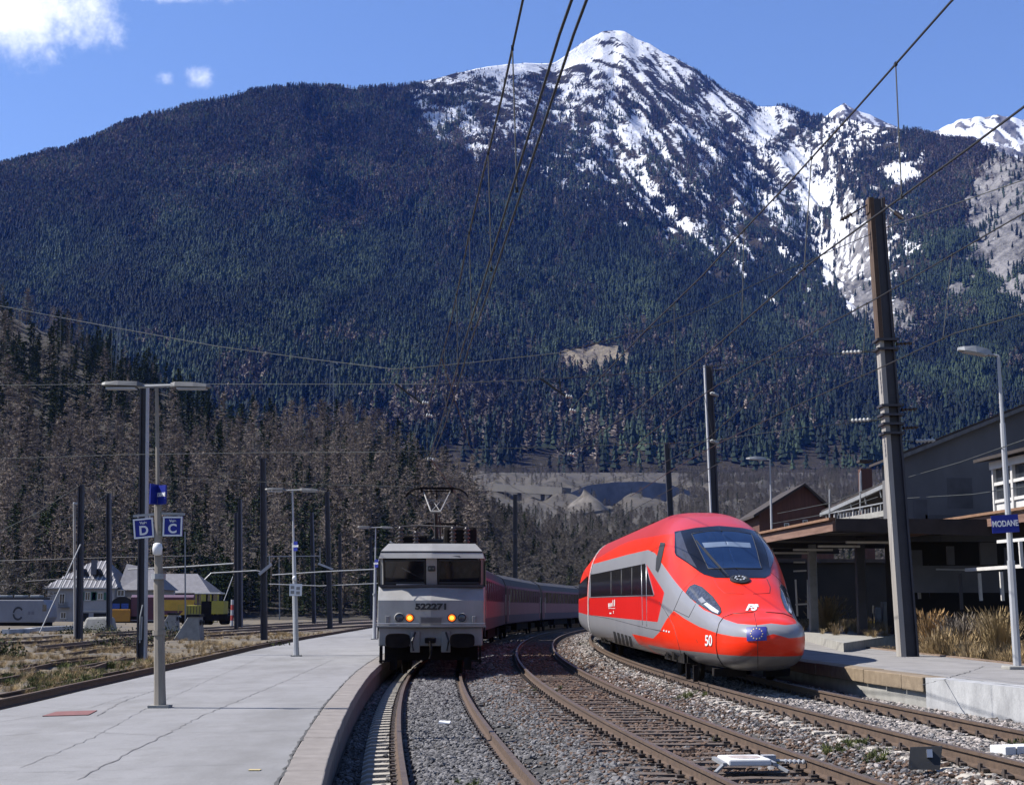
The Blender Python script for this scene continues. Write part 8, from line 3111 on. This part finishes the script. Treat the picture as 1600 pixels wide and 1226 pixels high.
def track_things():
    # signal balise box on the middle track
    c = gz(1163, 1194, .12)
    t = thing('track_beacon', 'flat white track beacon on its frame between the rails of the middle track', 'beacon', (c.x, c.y, .07), R(6))
    M_BE = mat('beacon_white', (.62, .62, .61), .6, scale=4, col2=(.74, .74, .74))
    MB().hexa([(-.26, -.28, .06), (.26, -.28, .06), (.26, .30, .06), (-.26, .30, .06)], [(-.26, -.28, .14), (.26, -.28, .14), (.26, .30, .14), (-.26, .30, .14)]).build('housing', M_BE, t, bevel=.02)
    MB().lathe([(.0005, 0), (.19, .0), (.19, .004), (.0005, .006)], (0, 0, .14), 'z', 20).build('stain_plate', mat('brown_stain', (.30, .24, .22), .8, scale=9, col2=(.55, .5, .48)), t)
    for s in (-1, 1):
        MB().bar((s * .30, -.26, .08), (s * .30, .30, .10), .05, .04).build('side_rail', M_GALV, t)
        MB().bar((s * .30, -.2, .08), (s * .44, -.34, .0), .04, .03).build('strut', M_GALV, t)
    MB().box((.36, .22, .10), (.16, .12, .08)).build('cable_box', M_WPOLE, t)
    MB().tube([(.40, .2, .08), (.62, .12, .07), (.85, .05, .06), (1.0, 0, .05)], .02, 6).build('cable', M_WPOLE, t)
    for k in range(8):
        MB().lathe([(.03, -.01), (.03, .01)], (.55 + k * .05, .14 - k * .018, .068), 'x', 8).build('cable_rib', M_WPOLE, t)
    # black board beside the right track, leaning
    p = gz(1447, 1199, .22)
    t = thing('leaning_board', 'small black board leaning beside the right track in the ballast', 'board', (p.x, p.y, .20), R(-8))
    MB().hexa([(-.19, 0, 0), (.15, 0, 0), (.15, .03, 0), (-.19, .03, 0)], [(-.15, .09, .235), (.20, .09, .25), (.20, .12, .25), (-.15, .12, .235)]).build('panel', M_BLK, t)
    MB().box((.05, .05, .17), (.06, .05, .09), (-.3, 0, 0)).build('bracket', M_STEEL, t)
    MB().tube([(.03, .08, .15), (.06, .2, .0)], .02, 5).build('leg', M_BLK, t)
    for px, py, lab in ((1585, 1174, 'white box beside the far rail of the red train track, at the right border'),):
        p = gz(px, py, .24)
        t = thing('white_box', lab, 'box', (p.x, p.y, .22), R(20))
        for k in range(3):
            MB().box((-.17 + k * .17, 0, .05), (.155, .3, .10)).build('segment', M_BE, t, bevel=.01)
    p = gz(1597, 1211, .2)
    tag(MB().box((p.x, p.y, .2), (.2, .22, .07), (.1, .1, .4)).build('white_block', M_BE, bevel=.015), 'white block cut off by the right border, lying on the ballast', 'block')
    # scraps of paper
    p = gz(694, 1121, .0)
    tag(MB().hexa([(p.x - .10, p.y - .06, -.10), (p.x + .10, p.y - .1, -.10), (p.x + .12, p.y + .06, -.10), (p.x - .08, p.y + .1, -.10)], [(p.x - .10, p.y - .06, -.06), (p.x + .10, p.y - .1, -.085), (p.x + .12, p.y + .06, -.055), (p.x - .08, p.y + .1, -.05)]).build('paper_scrap', M_SIGNW), 'scrap of white paper on the ballast between the rails of the left track', 'paper scrap')
    # viaduct and gravel works far in the valley
    v = thing('viaduct', 'pale low viaduct in the valley behind the trains', 'viaduct', (0, 0, 0))
    Y = 900.0
    a, b = at(690, 757, Y), at(885, 768, Y - 60)
    M_VI = mat('far_pale_concrete', (.15, .14, .13), .95, scale=.1, var=.15)
    MB().bar(a, b, 9, 4.6).build('deck', M_VI, v)
    for f in (.1, .28, .46, .64, .82, .97):
        p = a.lerp(b, f); MB().box((p.x, p.y, p.z - 13), (2.4, 4, 22)).build('pier', M_VI, v)
    m = MB()
    R_ = [(868, 779), (895, 768), (918, 758), (960, 753), (1005, 752), (1040, 755), (1075, 766), (1092, 776), (1090, 800), (868, 800)]
    q = [at(x, y, 905) for x, y in R_]
    m.prism([(p.x, p.y, p.z) for p in q], (0, 40, 2))
    tag(m.build('slate_bank', mat('blue_grey_bank', (.15, .16, .20), .9, scale=.12, var=.35, bump=.6, bscale=.5)), 'blue-grey engineered bank in the valley behind the red train', kind='structure')
    hb = MB()
    c = at(912, 822, 740)
    nr, na = 9, 40
    for i in range(nr):
        for k in range(na):
            a_ = 2 * PI * k / na
            f = i / (nr - 1)
            rx, ry = 19 * f, 16 * f
            x, y = rx * math.cos(a_), ry * math.sin(a_)
            hgt = 17.5 * (1 - f) ** .75 * (1 + .14 * math.cos(a_ - .6))
            nz_ = (float(fbm(np.array(x / 5 + 9), np.array(y / 5), 71, 4)) - .5) * 5 * (.3 + f * (1 - f) * 3)
            hb.v.append((c.x + x, c.y + y, c.z + hgt + nz_ * (f < .99)))
    for i in range(nr - 1):
        for k in range(na):
            k2 = (k + 1) % na
            hb.f.append((i * na + k, i * na + k2, (i + 1) * na + k2, (i + 1) * na + k))
    hb.mi = [0] * len(hb.f)
    tag(hb.build('gravel_heap', mat('pale_gravel', (.09, .08, .07), 1, scale=.25, col2=(.20, .18, .16), bump=.8, bscale=1.2), smooth=True), 'pale gravel heap below the viaduct in the valley', 'gravel heap')
    k = MB().bar(at(880, 808, 690), at(960, 796, 690), 2.0, 1.2)
    tag(k.build('low_wall', M_VI), 'low pale wall at the foot of the gravel heap', 'wall')
    # lattice pylons on the spur
    for px, y0, y1, Y, lab in ((517, 625, 565, 560, 'pale lattice pylon with three insulators on the spur skyline'), (183, 560, 500, 470, 'thin lattice pylon among the trees on the left of the spur')):
        p = at(px, y0 + 30, Y); tp = at(px, y1, Y)
        t = thing('lattice_pylon', lab, 'pylon', p)
        h = tp.z - p.z
        w = 2.2 if px > 300 else 1.4
        for sx in (-1, 1):
            for sy in (-1, 1):
                MB().tube([(sx * w / 2, sy * w / 2, 0), (sx * w / 5, sy * w / 5, h)], .10, 4).build('leg', M_GALV, t)
        for i in range(9):
            z0_, z1_ = h * i / 9, h * (i + 1) / 9
            s = -1 if i % 2 else 1
            MB().tube([(s * w / 2 * (1 - .6 * i / 9), -w / 2 * (1 - .6 * i / 9), z0_), (-s * w / 2 * (1 - .6 * (i + 1) / 9), -w / 2 * (1 - .6 * (i + 1) / 9), z1_)], .06, 4).build('brace', M_GALV, t)
        if px > 300:
            for dz, dx in ((-1.2, -2), (-2.8, 2), (-.4, 2)):
                MB().bar((0, 0, h + dz), (dx, 0, h + dz), .15, .15).build('cross_arm', M_GALV, t)
                MB().box((dx, 0, h + dz - .35), (.5, .3, .7)).build('insulator', M_WINS, t)


track_things()
# ================================================================ the air
def haze():
    m = bpy.data.materials.new('blue_air')
    m.use_nodes = True
    N, L = m.node_tree.nodes, m.node_tree.links
    N.clear()
    out = N.new('ShaderNodeOutputMaterial')
    v = N.new('ShaderNodeVolumePrincipled')
    v.inputs['Color'].default_value = HAZE_COL
    v.inputs['Density'].default_value = HAZE_DENS
    v.inputs['Anisotropy'].default_value = 0.0
    L.new(v.outputs[0], out.inputs['Volume'])
    mb = MB()
    x0, x1, y0, y1, z0, z1 = -3500, 3900, -60, 8000, -4, 2300
    mb.box(((x0 + x1) / 2, (y0 + y1) / 2, (z0 + z1) / 2), (x1 - x0, y1 - y0, z1 - z0))
    tag(mb.build('haze', m), 'thin blue mountain air over the valley', kind='stuff')


HAZE_COL = (.08, .235, 1.0, 1)
HAZE_DENS = 2.4e-5
haze()
